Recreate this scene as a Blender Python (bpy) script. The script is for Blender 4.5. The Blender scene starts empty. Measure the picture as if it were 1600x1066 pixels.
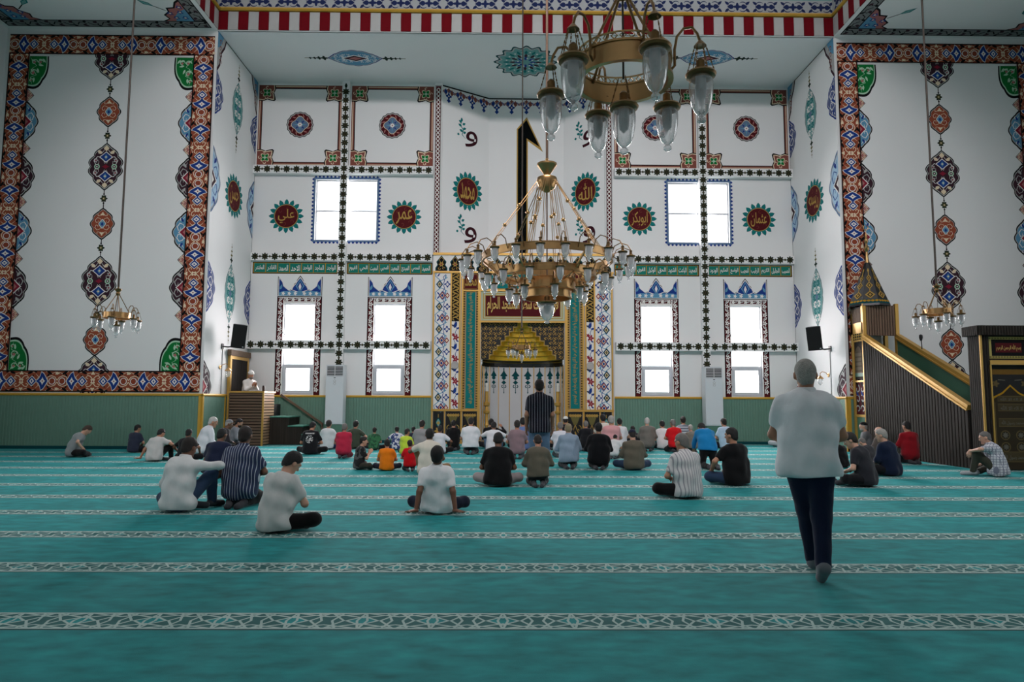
import bpy, math, random
import numpy as np
from mathutils import Vector, Matrix
random.seed(7)
SC = bpy.context.scene
COL = SC.collection
PI = math.pi

# ------------------------------------------------------------------ camera
FPX, CH = 1067.0, 1.36
TILT, YAW, ROLL = math.atan(95 / FPX), 12 / FPX, 0.0045
_F0 = np.array([math.sin(YAW), math.cos(YAW), 0]); _R0 = np.array([math.cos(YAW), -math.sin(YAW), 0]); _Z = np.array([0, 0, 1.0])
_F = math.cos(TILT) * _F0 + math.sin(TILT) * _Z
_U0 = -math.sin(TILT) * _F0 + math.cos(TILT) * _Z
_R = math.cos(ROLL) * _R0 + math.sin(ROLL) * _U0
_U = -math.sin(ROLL) * _R0 + math.cos(ROLL) * _U0
_C = np.array([0, 0, CH])
cam = bpy.data.cameras.new('camera'); cam.sensor_width = 36; cam.lens = FPX / 1600 * 36; cam.clip_start = .05; cam.clip_end = 200
co = bpy.data.objects.new('camera', cam); COL.objects.link(co)
M = Matrix([[_R[i], _U[i], -_F[i], _C[i]] for i in range(3)] + [[0, 0, 0, 1]])
co.matrix_world = M
SC.camera = co

# ------------------------------------------------------------------ sky, window daylight, exposure
world = bpy.data.worlds.new('overcast_sky'); SC.world = world; world.use_nodes = True
world.node_tree.nodes['Background'].inputs[0].default_value = (0.93, 0.97, 1, 1)
world.node_tree.nodes['Background'].inputs[1].default_value = 2.2
SC.view_settings.view_transform = 'Standard'; SC.view_settings.look = 'None'
SC.view_settings.exposure = 0.18; SC.view_settings.gamma = 1; SC.view_settings.use_curve_mapping = False
SC.cycles.use_denoising = True
SC.cycles.max_bounces = 6; SC.cycles.diffuse_bounces = 4; SC.cycles.glossy_bounces = 3; SC.cycles.transmission_bounces = 6; SC.cycles.transparent_max_bounces = 12
SC.cycles.caustics_reflective = False; SC.cycles.caustics_refractive = False
SC.cycles.sample_clamp_indirect = 6; SC.cycles.use_adaptive_sampling = True; SC.cycles.adaptive_threshold = .03

def daylight(name, loc, rot, sx, sy, watts, col=(1.0, 0.91, 0.935), spread=PI):
    l = bpy.data.lights.new(name, 'AREA'); l.shape = 'RECTANGLE'; l.size = sx; l.size_y = sy; l.energy = watts; l.color = col; l.spread = spread
    o = bpy.data.objects.new(name, l); COL.objects.link(o); o.location = loc; o.rotation_euler = rot
    return o

CX = 0.63                       # axis of the hall
D1, D2, D3 = 19.3, 22.6, 23.6   # pier wall, back wall, apse
XL, XR = -8.47, 9.73            # recess side walls
HL, HR = -14.6, 15.86           # hall side walls
ZC = 12.2                       # ceiling
YB = -7.0                       # hall rear wall
def mx(x): return 2 * CX - x
LOWWIN = [-6.82, -3.82, mx(-3.82), mx(-6.82)]
UPWIN = [-5.36, mx(-5.36) - .05]
W_LOW, W_UP, W_SIDE = 350, 320, 30
W_DRUM_REAR, W_DRUM_SIDE, W_DRUM_FRONT = 840, 55, 50
for i, x in enumerate(LOWWIN):
    daylight('window_daylight', (x, D2 + .75, 3.3), (PI / 2 - .4, 0, PI), 1.3, 3.6, W_LOW, spread=2.0)
    bpy.context.view_layer.update()
for x in UPWIN:
    daylight('window_daylight', (x, D2 + .75, 8.0), (PI / 2 - .4, 0, PI), 2.4, 2.6, W_UP, spread=2.0)
SIDEWIN_Y = (15.0, 11.0, 7.0)  # side windows are unseen, added so the hall daylight has a source
for y in SIDEWIN_Y:
    daylight('window_daylight', (HL - .42, y, 5.2), (PI / 2, 0, -PI / 2), 1.6, 6.0, W_SIDE)
    daylight('window_daylight', (HR + .42, y, 5.2), (PI / 2, 0, PI / 2), 1.6, 6.0, W_SIDE)
# ------------------------------------------------------------------ back-projection of measured points
def ray(px, py): return _F + (px - 800) / FPX * _R - (py - 533) / FPX * _U
def PY(px, py, Y):
    d = ray(px, py); return _C + d * (Y / d[1])
def PZ(px, py, z=0.0):
    d = ray(px, py); return _C + d * ((z - CH) / d[2])
def PX(px, py, X):
    d = ray(px, py); return _C + d * (X / d[0])

# ------------------------------------------------------------------ materials
def lin(c):
    if isinstance(c, str): c = tuple(int(c[i:i + 2], 16) for i in (0, 2, 4))
    c = [v / 255 for v in c]
    return tuple((v / 12.92 if v <= .04045 else ((v + .055) / 1.055) ** 2.4) for v in c) + (1,)
MATS = {}
def mat(name, col, rough=.6, metal=0, var=.06, vscale=6, bump=0, bscale=40, sheen=0, spec=.5):
    if name in MATS: return MATS[name]
    m = bpy.data.materials.new(name); m.use_nodes = True; MATS[name] = m
    nt = m.node_tree; b = nt.nodes['Principled BSDF']
    c = lin(col)
    b.inputs['Roughness'].default_value = rough; b.inputs['Metallic'].default_value = metal
    b.inputs['Specular IOR Level'].default_value = spec
    if sheen: b.inputs['Sheen Weight'].default_value = sheen
    tc = nt.nodes.new('ShaderNodeTexCoord')
    n = nt.nodes.new('ShaderNodeTexNoise'); n.inputs['Scale'].default_value = vscale; n.inputs['Detail'].default_value = 4
    nt.links.new(tc.outputs['Object'], n.inputs['Vector'])
    mixn = nt.nodes.new('ShaderNodeMix'); mixn.data_type = 'RGBA'
    mixn.inputs[6].default_value = tuple(v * (1 - var) for v in c[:3]) + (1,)
    mixn.inputs[7].default_value = tuple(min(1, v * (1 + var)) for v in c[:3]) + (1,)
    nt.links.new(n.outputs[0], mixn.inputs[0]); nt.links.new(mixn.outputs[2], b.inputs['Base Color'])
    if bump:
        n2 = nt.nodes.new('ShaderNodeTexNoise'); n2.inputs['Scale'].default_value = bscale; n2.inputs['Detail'].default_value = 3
        nt.links.new(tc.outputs['Object'], n2.inputs['Vector'])
        bp = nt.nodes.new('ShaderNodeBump'); bp.inputs['Strength'].default_value = bump; bp.inputs['Distance'].default_value = .02
        nt.links.new(n2.outputs[0], bp.inputs['Height']); nt.links.new(bp.outputs[0], b.inputs['Normal'])
    return m
class NT:
    """small helper for math node chains"""
    def __init__(s, nt): s.nt = nt
    def m(s, op, a, b=None, c=None):
        n = s.nt.nodes.new('ShaderNodeMath'); n.operation = op
        for i, v in enumerate((a, b, c)):
            if v is None: continue
            if isinstance(v, (int, float)): n.inputs[i].default_value = v
            else: s.nt.links.new(v, n.inputs[i])
        return n.outputs[0]
    def mix(s, f, a, b):
        n = s.nt.nodes.new('ShaderNodeMix'); n.data_type = 'RGBA'
        for i, v in ((0, f), (6, a), (7, b)):
            if isinstance(v, (int, float, tuple)): n.inputs[i].default_value = v
            else: s.nt.links.new(v, n.inputs[i])
        return n.outputs[2]
    def xyz(s, kind='Object'):
        t = s.nt.nodes.new('ShaderNodeTexCoord'); x = s.nt.nodes.new('ShaderNodeSeparateXYZ')
        s.nt.links.new(t.outputs[kind], x.inputs[0]); return x.outputs[0], x.outputs[1], x.outputs[2], t.outputs[kind]
    def noise(s, vec, scale, detail=3, stretch=None):
        if stretch:
            mp = s.nt.nodes.new('ShaderNodeMapping'); mp.inputs['Scale'].default_value = stretch
            s.nt.links.new(vec, mp.inputs[0]); vec = mp.outputs[0]
        n = s.nt.nodes.new('ShaderNodeTexNoise'); n.inputs['Scale'].default_value = scale; n.inputs['Detail'].default_value = detail
        s.nt.links.new(vec, n.inputs['Vector']); return n.outputs[0]
    def bump(s, h, strength, dist):
        b = s.nt.nodes.new('ShaderNodeBump'); b.inputs['Strength'].default_value = strength; b.inputs['Distance'].default_value = dist
        s.nt.links.new(h, b.inputs['Height']); return b.outputs[0]

# ------------------------------------------------------------------ objects
def tag(o, label=None, cat=None, group=None, kind=None):
    if label: o['label'] = label
    if cat: o['category'] = cat
    if group: o['group'] = group
    if kind: o['kind'] = kind
    return o
def link(o, parent=None):
    COL.objects.link(o)
    if parent is not None: o.parent = parent
    return o
def empty(name, loc=(0, 0, 0), rz=0, **k):
    o = bpy.data.objects.new(name, None); link(o); o.location = loc; o.rotation_euler = (0, 0, rz); o.empty_display_size = .1
    tag(o, **k); return o
def copy_tree(o, parent=None):
    c = o.copy(); COL.objects.link(c); c.parent = parent
    for ch in list(o.children): copy_tree(ch, c)
    return c

class MB:
    def __init__(s): s.v = []; s.f = []; s.mi = []; s.cur = 0
    def add(s, vs, fs, mi=None):
        b = len(s.v); s.v += [tuple(v) for v in vs]
        for f in fs: s.f.append([i + b for i in f]); s.mi.append(s.cur if mi is None else mi)
        return s
    def box(s, x0, x1, y0, y1, z0, z1, mi=None):
        return s.add([(x, y, z) for x in (x0, x1) for y in (y0, y1) for z in (z0, z1)],
              [(0, 1, 3, 2), (4, 6, 7, 5), (0, 4, 5, 1), (2, 3, 7, 6), (0, 2, 6, 4), (1, 5, 7, 3)], mi)
    def bar(s, a, b, w, h, up=(0, 0, 1), mi=None):
        a = Vector(a); b = Vector(b); d = (b - a).normalized(); up = Vector(up)
        r = d.cross(up).normalized(); u = r.cross(d)
        vs = [p + r * (w / 2 * i) + u * (h / 2 * j) for p in (a, b) for i in (-1, 1) for j in (-1, 1)]
        return s.add(vs, [(0, 1, 3, 2), (4, 6, 7, 5), (0, 4, 5, 1), (2, 3, 7, 6), (0, 2, 6, 4), (1, 5, 7, 3)], mi)
    def tube(s, pts, r, n=8, mi=None, closed=False):
        pts = [Vector(p) for p in pts]; L = len(pts); rs = r if isinstance(r, (list, tuple)) else [r] * L
        vs = []; prev = None
        for i, p in enumerate(pts):
            if closed: d = pts[(i + 1) % L] - pts[i - 1]
            else: d = pts[min(i + 1, L - 1)] - pts[max(i - 1, 0)]
            d.normalize()
            if prev is None:
                ref = Vector((0, 0, 1)) if abs(d.z) < .9 else Vector((1, 0, 0))
                u = d.cross(ref).normalized()
            else:
                u = (prev - d * prev.dot(d)).normalized()
            prev = u; w = d.cross(u)
            vs += [p + (u * math.cos(2 * PI * k / n) + w * math.sin(2 * PI * k / n)) * rs[i] for k in range(n)]
        fs = []
        for i in range(L if closed else L - 1):
            j = (i + 1) % L
            fs += [(i * n + k, i * n + (k + 1) % n, j * n + (k + 1) % n, j * n + k) for k in range(n)]
        if not closed: fs += [tuple(range(n - 1, -1, -1)), tuple((L - 1) * n + k for k in range(n))]
        return s.add(vs, fs, mi)
    def lathe(s, prof, c=(0, 0, 0), n=16, mi=None, cap=False):
        vs = []
        for r, z in prof: vs += [(c[0] + r * math.cos(2 * PI * k / n), c[1] + r * math.sin(2 * PI * k / n), c[2] + z) for k in range(n)]
        L = len(prof); fs = []
        for i in range(L - 1):
            fs += [(i * n + k, i * n + (k + 1) % n, (i + 1) * n + (k + 1) % n, (i + 1) * n + k) for k in range(n)]
        if cap: fs += [tuple(range(n - 1, -1, -1)), tuple((L - 1) * n + k for k in range(n))]
        return s.add(vs, fs, mi)
    def prism(s, poly, fn0, fn1, mi=None):
        """poly 2D; fn0/fn1 map (u,v) to the two end faces"""
        n = len(poly); vs = [fn0(*p) for p in poly] + [fn1(*p) for p in poly]
        fs = [tuple(range(n)), tuple(range(2 * n - 1, n - 1, -1))] + [(i, n + i, n + (i + 1) % n, (i + 1) % n) for i in range(n)]
        return s.add(vs, fs, mi)
    def build(s, name, mats, parent=None, smooth=False, ang=35, **k):
        me = bpy.data.meshes.new(name); me.from_pydata(s.v, [], s.f)
        mats = mats if isinstance(mats, (list, tuple)) else [mats]
        for m in mats: me.materials.append(m)
        if len(mats) > 1: me.polygons.foreach_set('material_index', s.mi)
        me.update()
        if smooth:
            me.polygons.foreach_set('use_smooth', [True] * len(me.polygons)); me.set_sharp_from_angle(angle=math.radians(ang))
        o = bpy.data.objects.new(name, me); link(o, parent); tag(o, **k); return o

def slab_holes(mb, u0, u1, v0, v1, holes, fn, depth, mi=None):
    """flat wall in (u,v) with rectangular holes and reveals; fn(u,v,off)->xyz, off>0 goes outward behind the face"""
    us = sorted({u0, u1} | {h[i] for h in holes for i in (0, 1)}); vs = sorted({v0, v1} | {h[i] for h in holes for i in (2, 3)})
    us = [u for u in us if u0 <= u <= u1]; vs = [v for v in vs if v0 <= v <= v1]
    for i in range(len(us) - 1):
        for j in range(len(vs) - 1):
            a, b, c, d = us[i], us[i + 1], vs[j], vs[j + 1]
            mu, mv = (a + b) / 2, (c + d) / 2
            if any(h[0] < mu < h[1] and h[2] < mv < h[3] for h in holes): continue
            for off in (0, depth):
                mb.add([fn(a, c, off), fn(b, c, off), fn(b, d, off), fn(a, d, off)], [(0, 1, 2, 3)], mi)
    for a, b, c, d in holes:
        for p, q in (((a, c), (b, c)), ((b, c), (b, d)), ((b, d), (a, d)), ((a, d), (a, c))):
            mb.add([fn(*p, 0), fn(*q, 0), fn(*q, depth), fn(*p, depth)], [(0, 1, 2, 3)], mi)
    for p, q in (((u0, v0), (u1, v0)), ((u1, v0), (u1, v1)), ((u1, v1), (u0, v1)), ((u0, v1), (u0, v0))):
        mb.add([fn(*p, 0), fn(*q, 0), fn(*q, depth), fn(*p, depth)], [(0, 1, 2, 3)], mi)

# ------------------------------------------------------------------ painted ornament (flat paint, stacked in thin coats)
def ngon(cx, cz, rx, rz=None, n=20, a0=0):
    rz = rx if rz is None else rz
    return [(cx + rx * math.cos(a0 + 2 * PI * i / n), cz + rz * math.sin(a0 + 2 * PI * i / n)) for i in range(n)]
def superel(cx, cz, a, b, p, n=24):
    r = []
    for i in range(n):
        t = 2 * PI * i / n; c, s_ = math.cos(t), math.sin(t)
        r.append((cx + a * math.copysign(abs(c) ** (2 / p), c), cz + b * math.copysign(abs(s_) ** (2 / p), s_)))
    return r
def rosette(cx, cz, r, k, amp, n=None, a0=0, sz=1):
    n = n or k * 8
    return [(cx + r * (1 + amp * math.cos(k * (t - a0))) * math.cos(t), cz + sz * r * (1 + amp * math.cos(k * (t - a0))) * math.sin(t)) for t in [2 * PI * i / n for i in range(n)]]
def rect(x0, x1, z0, z1): return [(x0, z0), (x1, z0), (x1, z1), (x0, z1)]
def ogee(cx, cz, w, h, lobes=4, amp=.05, n=26, tip=.7):
    """pointed scalloped cartouche, w and h full size"""
    right = []
    for i in range(n + 1):
        t = i / n; a = PI * t
        x = math.sin(a) ** tip * (1 - amp + amp * abs(math.cos(lobes * a)) * 1.6) * w / 2
        right.append((x, h / 2 * (.72 * (1 - 2 * t) + .28 * math.cos(a))))
    pts = right + [(-x, z) for x, z in right[-2:0:-1]]
    return [(cx + x, cz + z) for x, z in pts]
def scaled(pts, k, c=None):
    if c is None: c = (sum(p[0] for p in pts) / len(pts), sum(p[1] for p in pts) / len(pts))
    return [(c[0] + (p[0] - c[0]) * k, c[1] + (p[1] - c[1]) * k) for p in pts]
def leaf(x, z, ang, l, w, bend=.0):
    out = []
    prof = [(0, 0), (.2, .38), (.45, .5), (.75, .3), (1, 0)]
    pts = [(t * l, k * w) for t, k in prof] + [(t * l, -k * w) for t, k in prof[-2:0:-1]]
    for u, v in pts:
        v += bend * l * math.sin(u / l * PI)
        out.append((x + u * math.cos(ang) - v * math.sin(ang), z + u * math.sin(ang) + v * math.cos(ang)))
    return out
def arcpts(cx, cz, r, a0, a1, n=8, r1=None):
    r1 = r if r1 is None else r1
    return [(cx + (r + (r1 - r) * i / n) * math.cos(a0 + (a1 - a0) * i / n), cz + (r + (r1 - r) * i / n) * math.sin(a0 + (a1 - a0) * i / n)) for i in range(n + 1)]

# Arabic lettering set with the built-in font, joined forms in visual order
AR = {'ا': (0xFE8D, 1), 'أ': (0xFE83, 1), 'ب': (0xFE8F, 2), 'ة': (0xFE93, 1), 'ت': (0xFE95, 2), 'ث': (0xFE99, 2), 'ج': (0xFE9D, 2), 'ح': (0xFEA1, 2), 'خ': (0xFEA5, 2),
      'د': (0xFEA9, 1), 'ذ': (0xFEAB, 1), 'ر': (0xFEAD, 1), 'ز': (0xFEAF, 1), 'س': (0xFEB1, 2), 'ش': (0xFEB5, 2), 'ص': (0xFEB9, 2), 'ض': (0xFEBD, 2), 'ط': (0xFEC1, 2),
      'ع': (0xFEC9, 2), 'غ': (0xFECD, 2), 'ف': (0xFED1, 2), 'ق': (0xFED5, 2), 'ك': (0xFED9, 2), 'ل': (0xFEDD, 2), 'م': (0xFEE1, 2), 'ن': (0xFEE5, 2), 'ه': (0xFEE9, 2),
      'و': (0xFEED, 1), 'ى': (0xFEEF, 1), 'ي': (0xFEF1, 2), 'ئ': (0xFE89, 2)}
def shape_ar(t):
    t = t.replace('الله', '\uFDF2'); out = []; i = 0; prev_join = False
    while i < len(t):
        c = t[i]
        if c == 'ل' and i + 1 < len(t) and t[i + 1] == 'ا':
            out.append(chr(0xFEFC if prev_join else 0xFEFB)); prev_join = False; i += 2; continue
        if c not in AR: out.append(c); prev_join = False; i += 1; continue
        base, k = AR[c]; nxt = k == 2 and i + 1 < len(t) and t[i + 1] in AR
        form = (3 if nxt else 1) if prev_join else (2 if nxt else 0)
        out.append(chr(base + form)); prev_join = nxt; i += 1
    return ''.join(reversed(out))
_TXT = {}
def text_mesh(t, bold=.012):
    key = (t, bold)
    if key in _TXT: return _TXT[key]
    c = bpy.data.curves.new('lettering', 'FONT'); c.body = shape_ar(t); c.resolution_u = 3; c.offset = bold
    o = bpy.data.objects.new('lettering', c); COL.objects.link(o)
    dg = bpy.context.evaluated_depsgraph_get(); dg.update()
    e = o.evaluated_get(dg); me = e.to_mesh()
    v = [(p.co.x, p.co.y) for p in me.vertices]; f = [tuple(p.vertices) for p in me.polygons]
    e.to_mesh_clear(); bpy.data.objects.remove(o); bpy.data.curves.remove(c)
    if v:
        x0 = min(p[0] for p in v); x1 = max(p[0] for p in v); y0 = min(p[1] for p in v); y1 = max(p[1] for p in v)
        v = [((p[0] - (x0 + x1) / 2) / (x1 - x0), (p[1] - (y0 + y1) / 2) / (y1 - y0)) for p in v]
    _TXT[key] = (v, f); return _TXT[key]

class Art:
    COAT = .0016
    def __init__(s): s.v = []; s.f = []; s.m = []; s.mats = []; s.k = 0
    def coat(s, lay):
        s.k += 1; return lay + (s.k % 44) * .02          # no two strokes of paint lie exactly in one plane
    def slot(s, m):
        if m not in s.mats: s.mats.append(m)
        return s.mats.index(m)
    def poly(s, pts, m, lay=1):
        lay = s.coat(lay); b = len(s.v); s.v += [(p[0], p[1], lay) for p in pts]; s.f.append(tuple(range(b, b + len(pts)))); s.m.append(s.slot(m)); return s
    def stroke(s, pts, w, m, lay=2, closed=False, taper=False):
        n = len(pts); b = len(s.v); lay = s.coat(lay)
        for i, p in enumerate(pts):
            q0 = pts[i - 1] if (i > 0 or closed) else p; q1 = pts[(i + 1) % n] if (i < n - 1 or closed) else p
            dx, dz = q1[0] - q0[0], q1[1] - q0[1]; l = math.hypot(dx, dz) or 1
            ww = w / 2 * ((.35 + .65 * math.sin(PI * i / (n - 1))) if taper else 1)
            s.v += [(p[0] - dz / l * ww, p[1] + dx / l * ww, lay), (p[0] + dz / l * ww, p[1] - dx / l * ww, lay)]
        k = s.slot(m)
        for i in range(n if closed else n - 1):
            j = (i + 1) % n; s.f.append((b + 2 * i, b + 2 * i + 1, b + 2 * j + 1, b + 2 * j)); s.m.append(k)
        return s
    def text(s, t, cx, cz, w, h, m, lay=3, rot=0, bold=.012):
        v, f = text_mesh(t, bold); lay = s.coat(lay); b = len(s.v); c, sn = math.cos(rot), math.sin(rot)
        for x, y in v:
            x *= w; y *= h; s.v.append((cx + x * c - y * sn, cz + x * sn + y * c, lay))
        k = s.slot(m)
        for q in f: s.f.append(tuple(i + b for i in q)); s.m.append(k)
        return s
    def merge(s, o, fn=lambda u, v: (u, v), dl=0):
        b = len(s.v); s.v += [fn(u, v) + (l + dl,) for u, v, l in o.v]
        mp = [s.slot(m) for m in o.mats]
        for f, k in zip(o.f, o.m): s.f.append(tuple(i + b for i in f)); s.m.append(mp[k])
        return s
    def mesh(s, name, fn):
        me = bpy.data.meshes.new(name); me.from_pydata([fn(u, v, l * s.COAT) for u, v, l in s.v], [], s.f)
        for m in s.mats: me.materials.append(m)
        me.polygons.foreach_set('material_index', s.m); me.update(); return me
    def build(s, name, parent, fn, **k):
        o = bpy.data.objects.new(name, s.mesh(name, fn)); link(o, parent); tag(o, **k); return o
def onY(D): return lambda u, v, off: (u, D - off, v)
def onXp(X): return lambda u, v, off: (X + off, u, v)      # wall facing +x, u = y
def onXm(X): return lambda u, v, off: (X - off, u, v)
def onCeil(z): return lambda u, v, off: (u, v, z - off)
# ------------------------------------------------------------------ paints and common materials
WALL = mat('white_plaster', (226, 227, 226), .75, var=.02, vscale=.7, bump=.06, bscale=60)
def pnt(n, c):
    if min(c) < 150: c = tuple(int(v * .88) for v in c)
    return mat('paint_' + n, c, .75, var=.07, vscale=9, spec=.12)
TERRA = pnt('terracotta', (168, 84, 58)); TERRA2 = pnt('terracotta_deep', (158, 74, 52)); NAVY = pnt('blue', (34, 66, 148)); LBLUE = pnt('light_blue', (104, 164, 200))
WHT = pnt('white', (226, 224, 220)); CREAM = pnt('cream', (226, 208, 178)); BLK = pnt('black', (20, 19, 21)); PLUM = pnt('plum', (66, 40, 52))
CRIM = pnt('crimson', (150, 36, 60)); GRN = pnt('green', (20, 128, 60)); LGRN = pnt('pale_green', (168, 205, 178)); TEAL = pnt('teal', (22, 128, 128)); LTEAL = pnt('light_teal', (120, 178, 176))
PINK = pnt('pink', (190, 120, 116)); MAROON = pnt('maroon', (92, 24, 30)); GOLDP = pnt('gold_leaf', (196, 158, 82)); OCHRE = pnt('ochre', (196, 146, 34)); VIOL = pnt('violet_blue', (96, 108, 156)); MIDN = pnt('midnight', (34, 46, 92)); GREYB = pnt('grey_blue', (108, 136, 168))
BROWNP = pnt('brown_red', (146, 84, 72)); DGRN = pnt('dark_green', (28, 46, 36)); BANDG = pnt('band_teal', (30, 132, 118)); OLIVE = pnt('olive_gold', (120, 112, 66)); DTEAL = pnt('dark_teal', (14, 78, 84)); GREYT = pnt('stone_grey', (170, 170, 168))
BRASS = mat('brass', (192, 152, 104), .3, 1, var=.12, vscale=14)
BRASSD = mat('aged_brass', (128, 100, 66), .42, 1, var=.15, vscale=14)
GOLD = mat('gold_trim', (196, 154, 76), .42, .4, var=.06)
YGOLD = mat('yellow_trim', (196, 152, 52), .5, .1, var=.05)
GOLDM = mat('gold_foil', (236, 186, 52), .36, .25, var=.1)
WAIN = mat('sage_green_board', (98, 134, 118), .5, var=.07, vscale=5)
PVC = mat('white_plastic', (205, 207, 209), .4, var=.02)
METALW = mat('white_enamel', (208, 213, 217), .35, var=.02)
DARKPL = mat('black_plastic', (20, 20, 22), .5, var=.05)
def wood(name, c0, c1, axis, rough=.5):
    if name in MATS: return MATS[name]
    m = bpy.data.materials.new(name); m.use_nodes = True; MATS[name] = m; nt = m.node_tree; h = NT(nt); b = nt.nodes['Principled BSDF']
    x, y, z, v = h.xyz('Object'); st = [22, 22, 22]; st[axis] = .8
    n = h.noise(v, 1.0, 4, tuple(st)); nt.links.new(h.mix(n, lin(c0), lin(c1)), b.inputs['Base Color']); b.inputs['Roughness'].default_value = .75; b.inputs['Specular IOR Level'].default_value = .2
    return m
WOODV = wood('dark_walnut_slat', (24, 21, 18), (56, 50, 44), 2)
WOODM = wood('brown_hood_slat', (74, 58, 48), (136, 112, 94), 2)
WOODH = wood('walnut_slat', (70, 56, 46), (128, 106, 88), 0)
def glass_mat(name, tint, fac, rough, milk=0):
    m = bpy.data.materials.new(name); m.use_nodes = True; nt = m.node_tree; nt.nodes.remove(nt.nodes['Principled BSDF'])
    t = nt.nodes.new('ShaderNodeBsdfTransparent'); t.inputs[0].default_value = tint; g = nt.nodes.new('ShaderNodeBsdfGlossy'); g.inputs['Roughness'].default_value = rough
    fr = nt.nodes.new('ShaderNodeLayerWeight'); fr.inputs[0].default_value = fac; mx_ = nt.nodes.new('ShaderNodeMixShader')
    tsh = t.outputs[0]
    if milk:
        df = nt.nodes.new('ShaderNodeBsdfTranslucent'); df.inputs[0].default_value = (.95, .96, .97, 1); d2 = nt.nodes.new('ShaderNodeBsdfDiffuse'); d2.inputs[0].default_value = (.95, .96, .97, 1)
        a1 = nt.nodes.new('ShaderNodeMixShader'); a1.inputs[0].default_value = .5; nt.links.new(df.outputs[0], a1.inputs[1]); nt.links.new(d2.outputs[0], a1.inputs[2])
        a2 = nt.nodes.new('ShaderNodeMixShader'); a2.inputs[0].default_value = milk; nt.links.new(tsh, a2.inputs[1]); nt.links.new(a1.outputs[0], a2.inputs[2]); tsh = a2.outputs[0]
    nt.links.new(fr.outputs['Facing'], mx_.inputs[0]); nt.links.new(tsh, mx_.inputs[1]); nt.links.new(g.outputs[0], mx_.inputs[2]); nt.links.new(mx_.outputs[0], nt.nodes['Material Output'].inputs[0])
    return m
PANE = glass_mat('window_glass', (.97, .98, .98, 1), .05, .02)
LAMPG = glass_mat('lamp_glass', (.95, .96, .96, 1), .4, .15, .26)
LAMPG2 = glass_mat('frosted_lamp_glass', (.95, .96, .96, 1), .35, .2, .5)

# ------------------------------------------------------------------ floor carpet
def carpet():
    m = bpy.data.materials.new('turquoise_prayer_carpet'); m.use_nodes = True; nt = m.node_tree; h = NT(nt); b = nt.nodes['Principled BSDF']
    x, y, z, v = h.xyz('Object'); P = 1.372
    t = h.m('FRACT', h.m('DIVIDE', h.m('SUBTRACT', y, 4.235), P))
    bw = .315 / P
    inband = h.m('LESS_THAN', t, bw)
    dark = h.m('GREATER_THAN', t, 1 - .022 / P)
    vv = h.m('ABSOLUTE', h.m('SUBTRACT', h.m('DIVIDE', t, bw), .5))
    uu = h.m('DIVIDE', h.m('PINGPONG', x, .2185), .315)
    def line(a, b_, c, w):      # |a u + b v - c| < w
        return h.m('LESS_THAN', h.m('ABSOLUTE', h.m('SUBTRACT', h.m('ADD', h.m('MULTIPLY', uu, a), h.m('MULTIPLY', vv, b_)), c)), w)
    ws = .025
    L = [line(.64, .77, .20, ws), line(.83, -.55, .30, ws), line(-.35, .93, .17, ws), line(.95, .3, .56, ws), line(.3, .95, .44, ws), line(.98, .2, .10, ws), h.m('LESS_THAN', h.m('ABSOLUTE', h.m('SUBTRACT', vv, .46)), .04)]
    ln = L[0]
    for q in L[1:]: ln = h.m('MAXIMUM', ln, q)
    s1 = h.m('GREATER_THAN', h.m('ADD', h.m('MULTIPLY', uu, .64), h.m('MULTIPLY', vv, .77)), .20)
    s2 = h.m('LESS_THAN', vv, .42)
    cell = h.m('MULTIPLY', s1, s2)
    big = h.noise(v, .9, 4, (.55, 1, 1)); mid = h.noise(v, 8, 4, (.55, 1, 1)); fine = h.noise(v, 260, 2)
    shade = h.m('ADD', h.m('MULTIPLY', h.m('SUBTRACT', big, .5), .8), h.m('ADD', h.m('MULTIPLY', h.m('SUBTRACT', mid, .5), 1.5), h.m('MULTIPLY', h.m('SUBTRACT', fine, .5), .35)))
    f = h.m('ADD', .5, shade)
    base = h.mix(f, lin((3, 98, 101)), lin((28, 160, 162)))
    cellc = h.mix(f, lin((28, 78, 80)), lin((52, 108, 106)))
    linec = h.mix(f, lin((156, 184, 180)), lin((190, 208, 202)))
    bandc = h.mix(cell, base, cellc); bandc = h.mix(ln, bandc, linec)
    c = h.mix(inband, base, bandc); c = h.mix(dark, c, lin((10, 62, 64)))
    nt.links.new(c, b.inputs['Base Color']); b.inputs['Roughness'].default_value = .95; b.inputs['Specular IOR Level'].default_value = .1
    b.inputs['Sheen Weight'].default_value = .14; b.inputs['Sheen Roughness'].default_value = .5; b.inputs['Sheen Tint'].default_value = (.5, .9, .88, 1)
    nt.links.new(h.bump(fine, .35, .01), b.inputs['Normal'])
    return m
mb = MB(); mb.box(HL, HR, YB, D3 + .4, -.12, 0)
floor = mb.build('floor', carpet(), kind='structure')

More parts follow.
